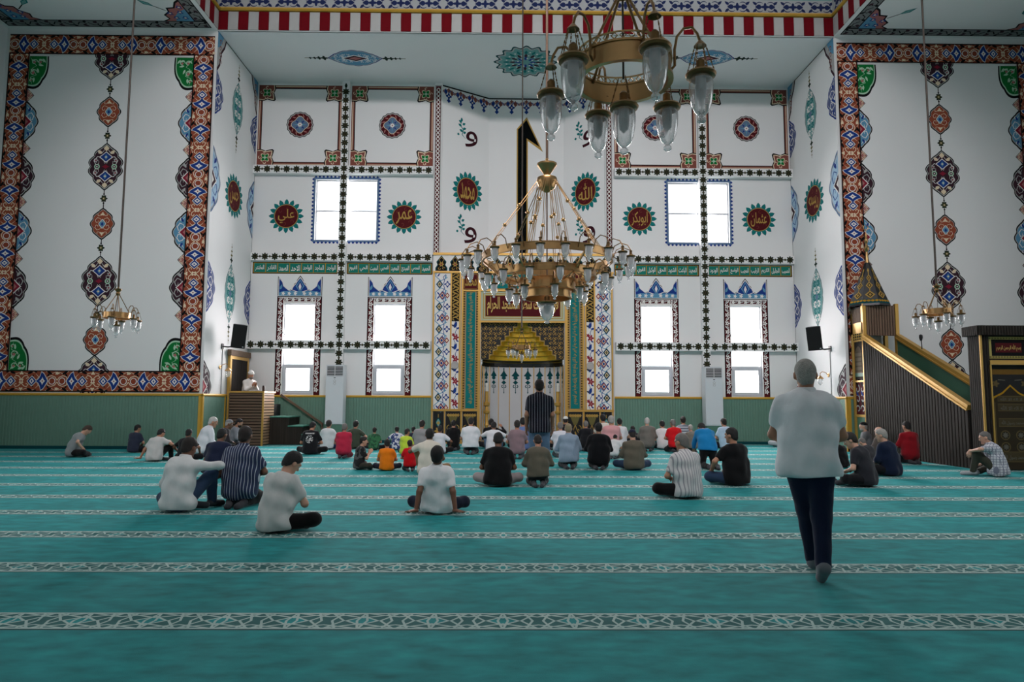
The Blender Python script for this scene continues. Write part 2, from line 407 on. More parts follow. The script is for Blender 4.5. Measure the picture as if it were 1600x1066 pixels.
# ------------------------------------------------------------------ walls
LW = .52; LZ0, LZ1 = 1.57, 4.59
low_holes = [(x - LW, x + LW, LZ0, LZ1) for x in LOWWIN]
up_holes = [(x - 1.04, x + 1.04, 6.74, 8.83) for x in UPWIN]
NX0, NX1 = -.77, 1.98
AX0, AX1, BX0, BX1 = -2.16, 3.38, -.58, 2.07
mb = MB()
fnB = lambda u, v, off: (u, D2 + off, v)
slab_holes(mb, XL, AX0, 0, ZC, [h for h in low_holes + up_holes if h[1] < CX], fnB, .4)
slab_holes(mb, AX1, XR, 0, ZC, [h for h in low_holes + up_holes if h[0] > CX], fnB, .4)
wall_back = mb.build('wall_back', WALL, kind='structure')
ZM = 6.27
mb = MB()
for (x0, y0), (x1, y1) in (((AX0, D2), (BX0, D3)), ((BX0, D3), (BX1, D3)), ((BX1, D3), (AX1, D2))):
    mb.add([(x0, y0, ZM), (x1, y1, ZM), (x1, y1, ZC), (x0, y0, ZC), (x0, y0 + .3, ZM), (x1, y1 + .3, ZM), (x1, y1 + .3, ZC), (x0, y0 + .3, ZC)], [(0, 1, 2, 3), (4, 7, 6, 5), (3, 2, 6, 7), (0, 4, 5, 1)])
mb.add([(AX0, D2, ZM), (BX0, D3, ZM), (BX1, D3, ZM), (AX1, D2, ZM)], [(0, 1, 2, 3)])
mb.box(AX0, AX1, D3 + .5, D3 + .6, 0, ZM)
wall_apse = mb.build('wall_apse', WALL, kind='structure')
mb = MB(); mb.box(HL, XL - .0, D1, D1 + .35, 0, ZC); pierL = mb.build('wall_front_left', WALL, kind='structure')
mb = MB(); mb.box(XR, HR, D1, D1 + .35, 0, ZC); pierR = mb.build('wall_front_right', WALL, kind='structure')
mb = MB(); mb.box(XL - .35, XL, D1 + .35, D2 + .4, 0, ZC); recL = mb.build('wall_recess_left', WALL, kind='structure')
mb = MB(); mb.box(XR, XR + .35, D1 + .35, D2 + .4, 0, ZC); recR = mb.build('wall_recess_right', WALL, kind='structure')
sideh = [(y - .8, y + .8, 2.2, 8.2) for y in SIDEWIN_Y]
mb = MB(); slab_holes(mb, YB, D1 + .35, 0, ZC, sideh, lambda u, v, o: (HL - o, u, v), .4); wall_left = mb.build('wall_left', WALL, kind='structure')
mb = MB(); slab_holes(mb, YB, D1 + .35, 0, ZC, sideh, lambda u, v, o: (HR + o, u, v), .4); wall_right = mb.build('wall_right', WALL, kind='structure')
mb = MB(); mb.box(HL, HR, YB - .3, YB, 0, ZC); mb.build('wall_rear', WALL, kind='structure')
# ceilings round the square dome opening
DY0 = 0.8
mb = MB(); mb.box(XL - .35, XR + .35, D1 + .02, D3 + .6, ZC, ZC + .3); ceil_rec = mb.build('ceiling_recess', WALL, kind='structure')
mb = MB(); mb.box(HL, XL - .02, YB, D1 + .02, ZC, ZC + .3); ceil_l = mb.build('ceiling_left', WALL, kind='structure')
mb = MB(); mb.box(XR + .02, HR, YB, D1 + .02, ZC, ZC + .3); ceil_r = mb.build('ceiling_right', WALL, kind='structure')
mb = MB(); mb.box(XL - .02, XR + .02, YB, DY0, ZC, ZC + .3); mb.build('ceiling_rear', WALL, kind='structure')
ZD = 17.2
mb = MB()
mb.box(XL - .35, XR + .35, D1 + .05, D1 + .35, ZC + .3, ZD); mb.box(XL - .35, XR + .35, DY0 - .35, DY0 - .05, ZC + .3, ZD)
mb.box(XL - .35, XL - .05, DY0, D1 + .05, ZC + .3, ZD); mb.box(XR + .05, XR + .35, DY0, D1 + .05, ZC + .3, ZD)
drum = mb.build('wall_drum', WALL, kind='structure')
mb = MB(); mb.lathe([(13.2, 0), (12.5, 2.5), (10, 5), (6, 6.8), (2, 7.4), (0.01, 7.5)], (CX, (D1 + DY0) / 2, ZD), 40); mb.build('ceiling_dome', WALL, smooth=True, kind='structure')
ym = (D1 + DY0) / 2
for lx, ly, rz, wd in ((XL + .1, ym, -PI / 2, W_DRUM_SIDE), (XR - .1, ym, PI / 2, W_DRUM_SIDE), (CX, DY0 + .1, 0, W_DRUM_REAR), (CX, D1 - .1, PI, W_DRUM_FRONT)):  # added area lights high in the windowless drum to brighten the hall
    aimed = wd == W_DRUM_REAR      # this one narrowed and tilted to brighten far walls, not the near floor
    daylight('drum_fill_light', (lx, ly, 15.4), (PI / 2 - (.56 if aimed else 0), 0, rz), 12, 1.6, wd, spread=1.5 if aimed else PI)

# fascia of alternating red and marble blocks, gilt moulding and blue scroll band
REDB = mat('red_marble', (104, 8, 20), .8, var=.25, vscale=3, spec=.1); MARB = mat('white_marble', (168, 169, 167), .4, var=.12, vscale=4)
trim1 = MB().box(XL, XR, D1 - .02, D1 + .05, ZC, ZC + .3).box(XL, XR, D1 - .0, D1 + .05, ZC + .3, ZC + 1.3)
trim1.box(XL - .02, XL + .0, DY0, D1, ZC, ZC + 1.3).box(XR, XR + .02, DY0, D1, ZC, ZC + 1.3)
trim_1 = trim1.build('trim_1', WALL, kind='structure')
NB = 61; bwid = (XR - XL) / NB
me_r = MB().box(.004, bwid - .004, -.03, 0, .015, .57).build('fascia_block', REDB, trim_1)
me_w = MB().box(.004, bwid - .004, -.026, 0, .015, .57).build('fascia_block', MARB, trim_1)
def place_block(src, loc, rz, first):
    o = src if first else src.copy()
    if not first: COL.objects.link(o); o.parent = trim_1
    o.location = loc; o.rotation_euler = (0, 0, rz)
for i in range(NB):
    src = me_r if i % 2 == 0 else me_w
    place_block(src, (XL + i * bwid, D1 - .02, ZC), 0, i < 2)
for i in range(26):
    src = me_r if i % 2 else me_w
    place_block(src, (XL, D1 - .06 - (i + 1) * bwid, ZC), PI / 2, False)
    place_block(src, (XR, D1 - .06 - i * bwid, ZC), -PI / 2, False)
mb = MB()
z0 = ZC + .585
prof = [(0, 0), (-.07, .0), (-.11, .04), (-.07, .1), (0, .1)]
mb.prism(prof, lambda u, v: (XL, D1 - .02 + u, z0 + v), lambda u, v: (XR, D1 - .02 + u, z0 + v))
mb.prism(prof, lambda u, v: (XL - u, DY0, z0 + v), lambda u, v: (XL - u, D1, z0 + v))
mb.prism(prof, lambda u, v: (XR + u, DY0, z0 + v), lambda u, v: (XR + u, D1, z0 + v))
mb.build('gilt_moulding', YGOLD, trim_1)
def scroll_unit(a, u, v, s, m):
    a.poly(rosette(u, v, .075 * s, 4, .35), m, 3)
    for sg in (-1, 1):
        a.poly(leaf(u + sg * .08 * s, v, 0 if sg > 0 else PI, .16 * s, .13 * s), m, 2)
        for k in (-1, 1):
            a.stroke(arcpts(u + sg * .13 * s, v + k * .02 * s, .1 * s, PI / 2 * (1 - sg) , PI / 2 * (1 - sg) + sg * k * 2.4, 7), .022 * s, m, 3, taper=True)
            a.poly(leaf(u + sg * .2 * s, v + k * .05 * s, (0 if sg > 0 else PI) + sg * k * .7, .13 * s, .07 * s), m, 2)
a = Art(); v = ZC + .91
a.poly(rect(XL, XR, ZC + .69, ZC + 1.3), pnt('pale_blue', (162, 166, 168)), 1); a.stroke([(XL, ZC + 1.14), (XR, ZC + 1.14)], .03, LTEAL, 2)
n = 22
for i in range(n): scroll_unit(a, XL + .35 + i * (XR - XL - .7) / (n - 1), v, 1.25, MIDN)
a.build('painted_scroll_band', trim_1, onY(D1 - .005))
for X, fn in ((XL, onXp(XL + .005)), (XR, onXm(XR - .005))):
    a = Art(); a.poly(rect(DY0, D1, ZC + .69, ZC + 1.3), MATS['paint_pale_blue'], 1)
    for i in range(21): scroll_unit(a, D1 - .5 - i * .85, v, 1.25, MIDN)
    a.build('painted_scroll_band', trim_1, fn)

# ------------------------------------------------------------------ wainscot of narrow boards
def wainscot(parent, u0, u1, fn, ztop, trim=True, ends=()):
    mb = MB(); n = max(1, round((u1 - u0) / .088)); w = (u1 - u0) / n
    for i in range(n):
        a_, b_ = u0 + i * w, u0 + (i + 1) * w
        prof = [(a_, .012), (a_ + .012, .022), (b_ - .012, .022), (b_, .012)]
        for j in range(3):
            (p, q), (r, s_) = prof[j], prof[j + 1]
            mb.add([fn(p, .0, q), fn(r, .0, s_), fn(r, ztop, s_), fn(p, ztop, q)], [(0, 1, 2, 3)])
    mb.build('wainscot_board', WAIN, parent, kind='stuff')
    mb = MB()
    mb.prism([(.0, ztop - .02), (.04, ztop - .02), (.05, ztop + .02), (.035, ztop + .05), (0, ztop + .05)], lambda p, q: fn(u0, q, p), lambda p, q: fn(u1, q, p))
    for e in ends:
        mb.prism([(e - .035, 0), (e + .035, 0), (e + .035, .04), (e - .035, .04)], lambda p, q: fn(p, 0, q), lambda p, q: fn(p, ztop, q))
    mb.build('wainscot_trim', YGOLD, parent)
    mb = MB(); mb.prism([(0, 0), (.034, 0), (.034, .09), (0, .09)], lambda p, q: fn(u0, q, p), lambda p, q: fn(u1, q, p)); mb.build('skirting', DTEAL, parent)
WZ = 1.5
wainscot(pierL, HL, XL, lambda u, v, o: (u, D1 - o, v), WZ, ends=(XL - .035,))
wainscot(pierR, XR, HR, lambda u, v, o: (u, D1 - o, v), WZ, ends=(XR + .035,))
wainscot(recL, D1, D2, lambda u, v, o: (XL + o, u, v), WZ, ends=(D1 + .035, 20.85))
wainscot(recR, D1, D2, lambda u, v, o: (XR - o, u, v), WZ, ends=(D1 + .035,))
wainscot(wall_back, XL, -2.38, lambda u, v, o: (u, D2 - o, v), WZ)
wainscot(wall_back, 3.62, XR, lambda u, v, o: (u, D2 - o, v), WZ)
wainscot(wall_left, YB, D1, lambda u, v, o: (HL + o, u, v), WZ)
wainscot(wall_right, YB, D1, lambda u, v, o: (HR - o, u, v), WZ)

# ------------------------------------------------------------------ windows
FRM = mat('window_frame_grey', (186, 190, 196), .4, var=.02)
def frame_box(mb, x0, x1, z0, z1, w, y0, y1):
    mb.box(x0, x0 + w, y0, y1, z0, z1); mb.box(x1 - w, x1, y0, y1, z0, z1); mb.box(x0 + w, x1 - w, y0, y1, z0, z0 + w); mb.box(x0 + w, x1 - w, y0, y1, z1 - w, z1)
wn = 0
for x in LOWWIN:
    wn += 1; mb = MB(); y0, y1 = D2 + .1, D2 + .17
    frame_box(mb, x - LW, x + LW, LZ0, LZ1, .035, y0, y1); mb.box(x - LW + .03, x + LW - .03, y0, y1, 2.5, 2.57); mb.box(x - LW + .03, x + LW - .03, y0 + .01, y1, 3.56, 3.59)
    w = mb.build(f'window_{wn}', FRM, kind='structure')
    mb = MB(); frame_box(mb, x - LW + .03, x + LW - .03, LZ0 + .03, 2.53, .1, D2 + .07, D2 + .15); mb.box(x + LW - .1, x + LW - .07, D2 + .03, D2 + .07, 2.0, 2.12); mb.build('casement', FRM, w)
    for za, zb in ((LZ0 + .12, 2.45), (2.57, 3.56), (3.59, LZ1 - .03)):
        mb = MB(); mb.box(x - LW + .033, x + LW - .033, y0 + .03, y0 + .036, za, zb); mb.build('pane', PANE, w)
for x in UPWIN:
    wn += 1; mb = MB(); y0, y1 = D2 + .1, D2 + .17
    frame_box(mb, x - 1.04, x + 1.04, 6.74, 8.83, .045, y0, y1); mb.box(x - 1, x + 1, y0, y1, 7.73, 7.79); mb.box(x - .03, x + .03, y0, y1, 6.78, 8.8)
    w = mb.build(f'window_{wn}', FRM, kind='structure')
    for xa, xb in ((x - 1, x - .03), (x + .03, x + 1)):
        for za, zb in ((6.78, 7.73), (7.79, 8.79)):
            mb = MB(); mb.box(xa, xb, y0 + .03, y0 + .036, za, zb); mb.build('pane', PANE, w)
for X, d in ((HL, -1), (HR, 1)):
    for y in SIDEWIN_Y:
        wn += 1; mb = MB(); xa, xb = sorted((X + d * .1, X + d * .17))
        for q in (y - .8, y + .74, y - .03): mb.box(xa, xb, q, q + .06, 2.2, 8.2)
        for q in (2.2, 4.2, 6.2, 8.14): mb.box(xa, xb, y - .8, y + .8, q, q + .06)
        w = mb.build(f'window_{wn}', FRM, kind='structure')
        mb = MB(); mb.box((xa + xb) / 2, (xa + xb) / 2 + .006, y - .78, y + .78, 2.24, 8.16); mb.build('pane', PANE, w)
# ------------------------------------------------------------------ painted motifs
def curl4(a, cx, cz, w, h, m, lay, lw, sx=(-1, 1), sz=(-1, 1)):
    for i in sx:
        for j in sz:
            a.stroke([(cx + i * w * x, cz + j * h * z) for x, z in ((.05, .15), (.2, .42), (.5, .5), (.72, .3), (.6, .1), (.42, .14), (.42, .27))], lw, m, lay, taper=True)
            a.stroke([(cx + i * w * x, cz + j * h * z) for x, z in ((.1, .85), (.28, .66), (.45, .66), (.5, .78), (.38, .8))], lw, m, lay, taper=True)
def blue_tulip(a, x, z, s, lay, vert):
    for k in (-1, 1):
        d = (0, k) if vert else (k, 0)
        a.poly(superel(x + d[0] * s * .5, z + d[1] * s * .5, s * (.36 if vert else .5), s * (.5 if vert else .36), 1.05), WHT, lay)
        a.poly(superel(x + d[0] * s * .5, z + d[1] * s * .5, s * (.29 if vert else .42), s * (.42 if vert else .29), 1.05), NAVY, lay + 1)
        a.poly(superel(x + d[0] * s * .5, z + d[1] * s * .5, s * (.1 if vert else .2), s * (.2 if vert else .1), 1), LBLUE, lay + 2)
def plum_med(cx=0, cz=0, w=.94, h=1.42):
    a = Art(); o = ogee(cx, cz, w * 1.04, h, 5, .1, n=40, tip=1.05)
    for k, m, l in ((1, BLK, 1), (.945, GREYT, 2), (.905, BLK, 3), (.88, PLUM, 3.9)): a.poly(scaled(o, k, (cx, cz)), m, l)
    for sgn in (-1, 1):
        a.poly(superel(cx, cz + sgn * h * .385, w * .085, h * .06, 1.1), CREAM, 4)
        a.poly(superel(cx, cz + sgn * h * .2, w * .22, h * .12, .95), WHT, 4); a.poly(superel(cx, cz + sgn * h * .2, w * .18, h * .1, .95), NAVY, 5)
        a.poly(superel(cx, cz + sgn * h * .2, w * .06, h * .06, .9), LBLUE, 6); a.poly(ngon(cx, cz + sgn * h * .2, w * .025), CREAM, 7)
        for t in (-1, 1):
            a.poly(leaf(cx + t * w * .13, cz + sgn * h * .27, (PI / 2 if sgn > 0 else -PI / 2) + (-t * sgn) * .9, h * .11, w * .1), CREAM, 5)
            a.poly(ngon(cx + t * w * .26, cz, w * .085), LGRN, 4); a.poly(ngon(cx + t * w * .26, cz, w * .05), PLUM, 5); a.poly(ngon(cx + t * w * .26, cz, w * .022), WHT, 6)
            a.poly(rosette(cx + t * w * .3, cz + sgn * h * .13, w * .06, 5, .3), GREYT, 4); a.poly(ngon(cx + t * w * .3, cz + sgn * h * .13, w * .025), CRIM, 5)
    a.poly(superel(cx, cz, w * .12, h * .05, .8), CRIM, 5)
    curl4(a, cx, cz, w * .5, h * .42, WHT, 4, w * .022)
    return a
def terra_med(cx=0, cz=0, w=.64, h=.94):
    a = Art(); o = ogee(cx, cz, w * 1.05, h, 4, .11, n=36, tip=.95)
    for k, m, l in ((1, BLK, 1), (.91, GREYT, 2), (.87, TERRA, 3)): a.poly(scaled(o, k, (cx, cz)), m, l)
    a.poly(superel(cx, cz, w * .17, h * .15, 1.2), WHT, 4); a.poly(superel(cx, cz, w * .14, h * .125, 1.2), LBLUE, 5); a.poly(superel(cx, cz - h * .01, w * .06, h * .07, 1.1), NAVY, 6)
    for sgn in (-1, 1):
        a.poly(rosette(cx, cz + sgn * h * .3, w * .07, 3, .4, a0=sgn * PI / 2), CREAM, 4)
        for t in (-1, 1): a.poly(leaf(cx + t * w * .22, cz + sgn * h * .1, t * .2 + (0 if t > 0 else PI), w * .16, w * .07), CRIM, 4)
    curl4(a, cx, cz, w * .44, h * .38, CREAM, 5, w * .026)
    return a
def bead(a, x, z, s=1.0, lay=2, vert=True):
    a.poly(rosette(x, z, .095 * s, 6, .22), DGRN, lay); a.poly(rosette(x, z, .05 * s, 6, .3), OLIVE, lay + 1); a.poly(ngon(x, z, .02 * s, n=10), CREAM, lay + 2)
    for k in (-1, 1):
        p = (x, z + k * .14 * s) if vert else (x + k * .14 * s, z)
        a.poly(superel(p[0], p[1], .03 * s, .045 * s, 1), BLK, lay)
def half_med(kind, cx, cz, w, h):
    a = Art(); o = (superel(cx, cz, w * .55, h * .5, 1.05) if kind == 'pink' else ogee(cx, cz, w * 1.06, h, 4, .11, n=36, tip=.95))
    f, i1, i2 = {'blue': (LBLUE, NAVY, CRIM), 'plum': (PLUM, GREYT, CRIM), 'pink': (PINK, CREAM, CRIM), 'viol': (VIOL, WHT, NAVY), 'pale': (pnt('ice', (160, 190, 212)), NAVY, PLUM), 'teal': (LTEAL, WHT, TEAL)}[kind]
    ow = {'viol': NAVY, 'pale': GREYB, 'teal': TEAL}.get(kind, BLK)
    for k, m, l in ((1, ow, 1), (.91, GREYT, 2), (.86, f, 3)): a.poly(scaled(o, k, (cx, cz)), m, l)
    if kind != 'pink':
        a.poly(superel(cx, cz, w * .3, h * .17, .95), WHT, 4); a.poly(superel(cx, cz, w * .25, h * .14, .95), i2, 5); a.poly(superel(cx, cz, w * .12, h * .07, .95), PINK if i2 is CRIM else WHT, 6)
        curl4(a, cx, cz, w * .48, h * .43, i1 if kind != 'blue' else WHT, 4, w * .04)
        for sg in (-1, 1): 
            for t in (-1, 1): a.poly(leaf(cx + t * w * .1, cz + sg * h * .24, PI / 2 * sg - t * sg * .5, h * .12, w * .1), NAVY if kind in ('blue', 'viol', 'pale') else GREYT, 4)
    else:
        curl4(a, cx, cz, w * .5, h * .4, CREAM, 4, w * .06)
    return a
def green_corner(cx, cz, sx, sz, w=.52, h=.92):
    a = Art(); n = 18
    def arc(k):
        pts = [(cx, cz)]
        for i in range(n + 1):
            t = PI / 2 * i / n; r = k * (1 + .05 * abs(math.sin(4 * t)))
            pts.append((cx + sx * w * r * math.cos(t) ** .8, cz + sz * h * r * math.sin(t) ** .8))
        return pts
    a.poly(arc(1.06), BLK, 1); a.poly(arc(.98), LGRN, 2); a.poly(arc(.93), GRN, 3)
    for u, v, r in ((.28, .2, .11), (.25, .55, .13), (.62, .2, .1), (.15, .8, .07)):
        x, z = cx + sx * w * u, cz + sz * h * v
        a.stroke(arcpts(x, z, r * .9, 0, 5, 10, r * .35), .024, LGRN, 4); a.poly(rosette(x, z, r * .32, 5, .3), PINK, 5)
    for u, v, t in ((.1, .12, .4), (.5, .1, .3), (.45, .4, 1.2), (.1, .42, 1.0), (.3, .7, 1.6), (.72, .08, .9), (.5, .28, .2)): a.poly([(cx + sx * w * u + sx * p[0], cz + sz * h * v + sz * p[1]) for p in leaf(0, 0, t, .16, .06)], LGRN, 4)
    a.stroke([(cx + sx * w * u, cz + sz * h * v) for u, v in ((.05, .05), (.4, .32), (.18, .4), (.42, .62), (.1, .7), (.2, .92))], .02, LGRN, 4, taper=True)
    return a
def border_tile(L, W=.6):
    """terracotta border repeat, u along 0..L, v across"""
    a = Art(); c = L / 2; h = W / 2
    a.poly(rect(0, L, -h, h), TERRA, 10)
    for s in (-1, 1): a.poly(rect(0, L, min(s * h, s * (h - .03)), max(s * h, s * (h - .03))), BLK, 14); 
    def at(u): return c + u * L
    for s in (-1, 1):
        x = at(s * .296)   # tulip
        tl = [(.18, 0), (.1, .07), (.06, .16), (.035, .26), (-.03, .21), (-.075, .13), (-.115, .055), (-.14, 0)]; tl = tl + [(p[0], -p[1]) for p in tl[-2:0:-1]]
        a.poly([(x - s * p[0] * 1.16, p[1] * 1.07) for p in tl], WHT, 11); a.poly([(x - s * p[0], p[1] * .97) for p in tl], NAVY, 12); a.poly(superel(x, 0, .085, .12, .7), WHT, 13); a.poly(ngon(x, 0, .02, n=8), CRIM, 14)
        x = at(s * .147)   # ogee bud
        for k in (-1, 1): a.poly(leaf(x - s * .1, k * .03, (0 if s > 0 else PI) + s * k * .75, .22, .07), BLK, 11)
        a.poly(superel(x, 0, .14, .15, 1.1), WHT, 11); a.poly(superel(x, 0, .12, .125, 1.1), NAVY, 12); a.poly(superel(x, 0, .07, .09, .95), WHT, 13); a.poly(superel(x, 0, .025, .04, 1), NAVY, 14)
        x = at(s * .43)    # roundel
        a.poly(ngon(x, 0, .095, .1, 16), WHT, 12); a.poly(ngon(x, 0, .074, .08, 16), TERRA2, 13)
        for k in (-1, 1):
            a.stroke([(at(s * .5), k * .02), (at(s * .47), k * .11), (at(s * .42), k * .15), (at(s * .37), k * .12), (at(s * .36), k * .05)], .022, CREAM, 11)
            a.stroke([(at(s * .48), k * .26), (at(s * .42), k * .2), (at(s * .37), k * .24), (at(s * .34), k * .27)], .02, CREAM, 11, taper=True)
            a.poly(leaf(at(s * .43), k * .19, (PI if s > 0 else 0) - s * k * .5, .19, .07), BLK, 12); a.poly(leaf(at(s * .36), k * .12, (0 if s > 0 else PI) + s * k * 1.0, .12, .05), BLK, 11)
            a.stroke([(at(s * .0), k * .05), (at(s * .04), k * .14), (at(s * .075), k * .16), (at(s * .1), k * .1), (at(s * .065), k * .07)], .022, CREAM, 11)
            a.stroke([(at(s * .02), k * .24), (at(s * .08), k * .2), (at(s * .13), k * .25), (at(s * .2), k * .24)], .02, CREAM, 11, taper=True)
            a.stroke([(at(s * .2), k * .2), (at(s * .24), k * .12), (at(s * .22), k * .05)], .018, CREAM, 11, taper=True)
            a.poly(leaf(at(s * .08), k * .21, (0 if s > 0 else PI) + s * k * .3, .18, .065), BLK, 12); a.poly(leaf(at(s * .22), k * .24, (PI if s > 0 else 0) - s * k * .4, .13, .05), BLK, 12)
    a.poly(rosette(c, 0, .06, 4, .35, a0=PI / 4), CREAM, 12); a.poly(ngon(c, 0, .022, n=8), CRIM, 13)
    for k in (-1, 1):
        a.poly(rosette(c, k * .22, .045, 3, .35, a0=k * PI / 2), CREAM, 12); a.poly(rosette(0 + .02, k * .22, .035, 3, .35), CREAM, 12); a.poly(rosette(L - .02, k * .22, .035, 3, .35), CREAM, 12)
    return a
def pier_paint(parent, flip):
    f = (lambda x: mx(x)) if flip else (lambda x: x)
    fn = onY(D1)
    x0, x1, z0, z1 = -14.5, -8.54, 1.58, 12.02; W = .6
    ix0, ix1, iz0, iz1 = x0 + W, x1 - W, z0 + W - .06, z1 - W - .06
    xc = (ix0 + ix1) / 2
    P = lambda u, v: (f(u), v)
    # border tiles: shared mesh along each run
    def run(L, n, place):
        t = border_tile(L / n).mesh('painted_border_tile', lambda u, v, o: (u, -o, v))
        for i in range(n):
            o = bpy.data.objects.new('painted_border_tile', t); link(o, parent); place(o, i * L / n)
    def pv(xm):
        def g(o, s): o.location = (xm, D1, z0 + W + s); o.rotation_euler = (0, -PI / 2, 0)
        return g
    Lv = z1 - z0 - 2 * W
    for xm in (f(x0 + W / 2), f(x1 - W / 2)): run(Lv, 5, pv(xm))
    xa = min(f(x0), f(x1))
    for zm in (z0 + W / 2, z1 - W / 2):
        def ph(o, s, zm=zm): o.location = (xa + s, D1, zm)
        run(x1 - x0, 3, ph)
    a = Art()
    # half medallions along both inner edges
    seq = [('pink', .42, 10.17), ('blue', .62, 9.38), ('pink', .42, 8.58), ('plum', .62, 7.75), ('pink', .42, 7.0), ('blue', .66, 6.15), ('pink', .42, 5.35), ('plum', .66, 4.55), ('pink', .42, 3.75)]
    for xe in (ix0, ix1):
        for k, wd, z in seq:
            hh = .4 if k == 'pink' else 1.24
            a.merge(half_med(k, xe, z, wd + .04 if k != 'pink' else .36, hh), P)
        for z in (10.42, 9.95, 8.75, 8.42, 7.15, 6.85, 5.5, 5.2, 3.95): a.poly([P(*p) for p in ngon(xe, z, .05, .05, 10)], BLK, 1)
    a.build('painted_half_medallion_row', parent, fn)
    for sx, xe in ((1, ix0), (-1, ix1)):
        for sz, ze in ((1, iz0), (-1, iz1)):
            b = Art(); b.merge(green_corner(xe, ze, sx, sz), P); b.build('painted_corner', parent, fn)
    for z, h in ((iz1 - .06, 1.3), (8.06, 1.42), (4.72, 1.48), (iz0 - .18, 1.36)):
        b = Art(); b.merge(plum_med(xc, z, .95, h), P); b.build('painted_medallion', parent, fn)
    for z in (9.7, 6.38, 3.05):
        b = Art(); b.merge(terra_med(xc, z), P); b.build('painted_medallion', parent, fn)
    b = Art()
    for z in (10.38, 8.98, 7.12, 5.68, 3.76): bead(b, f(xc), z, .95)
    b.stroke([(f(xc), iz1), (f(xc), iz0)], .025, BLK, 0.5)
    b.build('painted_bead', parent, fn)
pier_paint(pierL, False); pier_paint(pierR, True)

# ------------------------------------------------------------------ recess side walls
def long_med(a, u, z, w, h):
    o = ogee(u, z, w, h, 7, .05, tip=1.05)
    for k, m, l in ((1, TEAL, 1), (.94, GREYT, 2), (.88, LTEAL, 3)): a.poly(scaled(o, k, (u, z)), m, l)
    for i in range(-3, 4): curl4(a, u, z + i * h * .115, w * .42 * (1 - .09 * abs(i)), h * .07, WHT if i % 2 else TEAL, 4, w * .05)
    a.poly(superel(u, z, w * .12, h * .07, 1), GREYB, 5)
    for s in (-1, 1):
        a.stroke([(u, z + s * h * .5), (u, z + s * h * .84)], .018, OLIVE, 1)
        for k, r in ((.56, .075), (.64, .055), (.71, .045), (.78, .03)): a.poly(rosette(u, z + s * h * k, r, 4, .35), DGRN if k < .6 else OLIVE, 2)
def petal_round(a, u, z, r, word, sx=1.0, n=16, wsc=1.0):
    for i in range(n):
        t = 2 * PI * i / n; c_, s_ = math.cos(t), math.sin(t)
        q = leaf(0, 0, t, r * .42, r * .3); a.poly([(u + sx * (x + r * .72 * c_), z + y + r * .72 * s_) for x, y in q], TEAL, 1)
    a.poly(ngon(u, z, r * .84 * sx, r * .84, 28), TEAL, 2); a.poly(ngon(u, z, r * .78 * sx, r * .78, 28), GOLDP, 3); a.poly(ngon(u, z, r * .74 * sx, r * .74, 28), MAROON, 4)
    for i in range(6):
        t = 2 * PI * i / 6 + .3; a.stroke(arcpts(u + sx * r * .5 * math.cos(t), z + r * .5 * math.sin(t), r * .13, t, t + 4.5, 7, r * .05), r * .03, pnt('maroon_scroll', (128, 62, 50)), 5)
    a.text(word, u, z, r * 1.05 * sx * wsc, r * .95, GOLDP, 6, bold=.006)
def rec_paint(parent, left):
    X = XL if left else XR; fn = onXp(X) if left else onXm(X)
    def uv(px, py):
        if not left: px = px
        p = PX(px, py, X); return p[1], p[2]
    a = Art()
    um = 20.95
    for z, h in ((10.55, 1.72), (4.65, 1.86)):
        b = Art(); long_med(b, um, z, .82, h); b.build('painted_medallion', parent, fn)
    b = Art(); petal_round(b, um, 7.72, .62, 'حسن' if left else 'حسين', 1.0, 18); b.build('painted_roundel', parent, fn)
    for u in (D1 + .02, D2 - .02):
        for k, z, w, h in (('viol', 10.35, .95, 1.35), ('pale', 7.75, 1.05, 2.0), ('viol', 4.6, .95, 1.5), ('plum', 1.75, 1.0, 1.5)):
            src = half_med(k, 0, 0, w, h); s = 1 if u < 21 else -1
            b = Art()
            # keep the half that lies on this wall
            for f_, m_ in zip(src.f, src.m):
                pts = [(max(0, src.v[i][0]), src.v[i][1]) for i in f_]
                if max(p[0] for p in pts) < .01: continue
                if z + min(p[1] for p in pts) < WZ + .05: pts = [(p[0], max(p[1], WZ + .05 - z)) for p in pts]
                b.poly([(u + s * p[0], z + p[1]) for p in pts], src.mats[m_], src.v[f_[0]][2])
            b.build('painted_half_medallion', parent, fn)
        s = 1 if u < 21 else -1
        b = Art(); z = ZC
        b.poly([(u, z), (u + s * .62, z), (u + s * .5, z - .3), (u + s * .3, z - .55), (u + s * .22, z - .95), (u, z - 1.25)], PLUM, 1)
        b.poly([(u, z), (u + s * .55, z), (u + s * .44, z - .26), (u + s * .25, z - .5), (u + s * .17, z - .9), (u, z - 1.12)], GREYT, 2)
        b.poly([(u, z), (u + s * .4, z), (u + s * .18, z - .4), (u, z - .5)], LBLUE, 3)
        for k in range(4): b.stroke(arcpts(u + s * .2, z - .25 - k * .2, .1, 0, 5, 8, .03), .03, BROWNP, 4)
        b.build('painted_corner', parent, fn)
    b = Art(); b.stroke([(D1, ZC - .02), (D2, ZC - .02)], .03, BLK, 1); b.stroke([(D2 - .015, 0), (D2 - .015, ZC)], .02, BLK, 1); b.build('painted_line', parent, fn)
rec_paint(recL, True); rec_paint(recR, False)

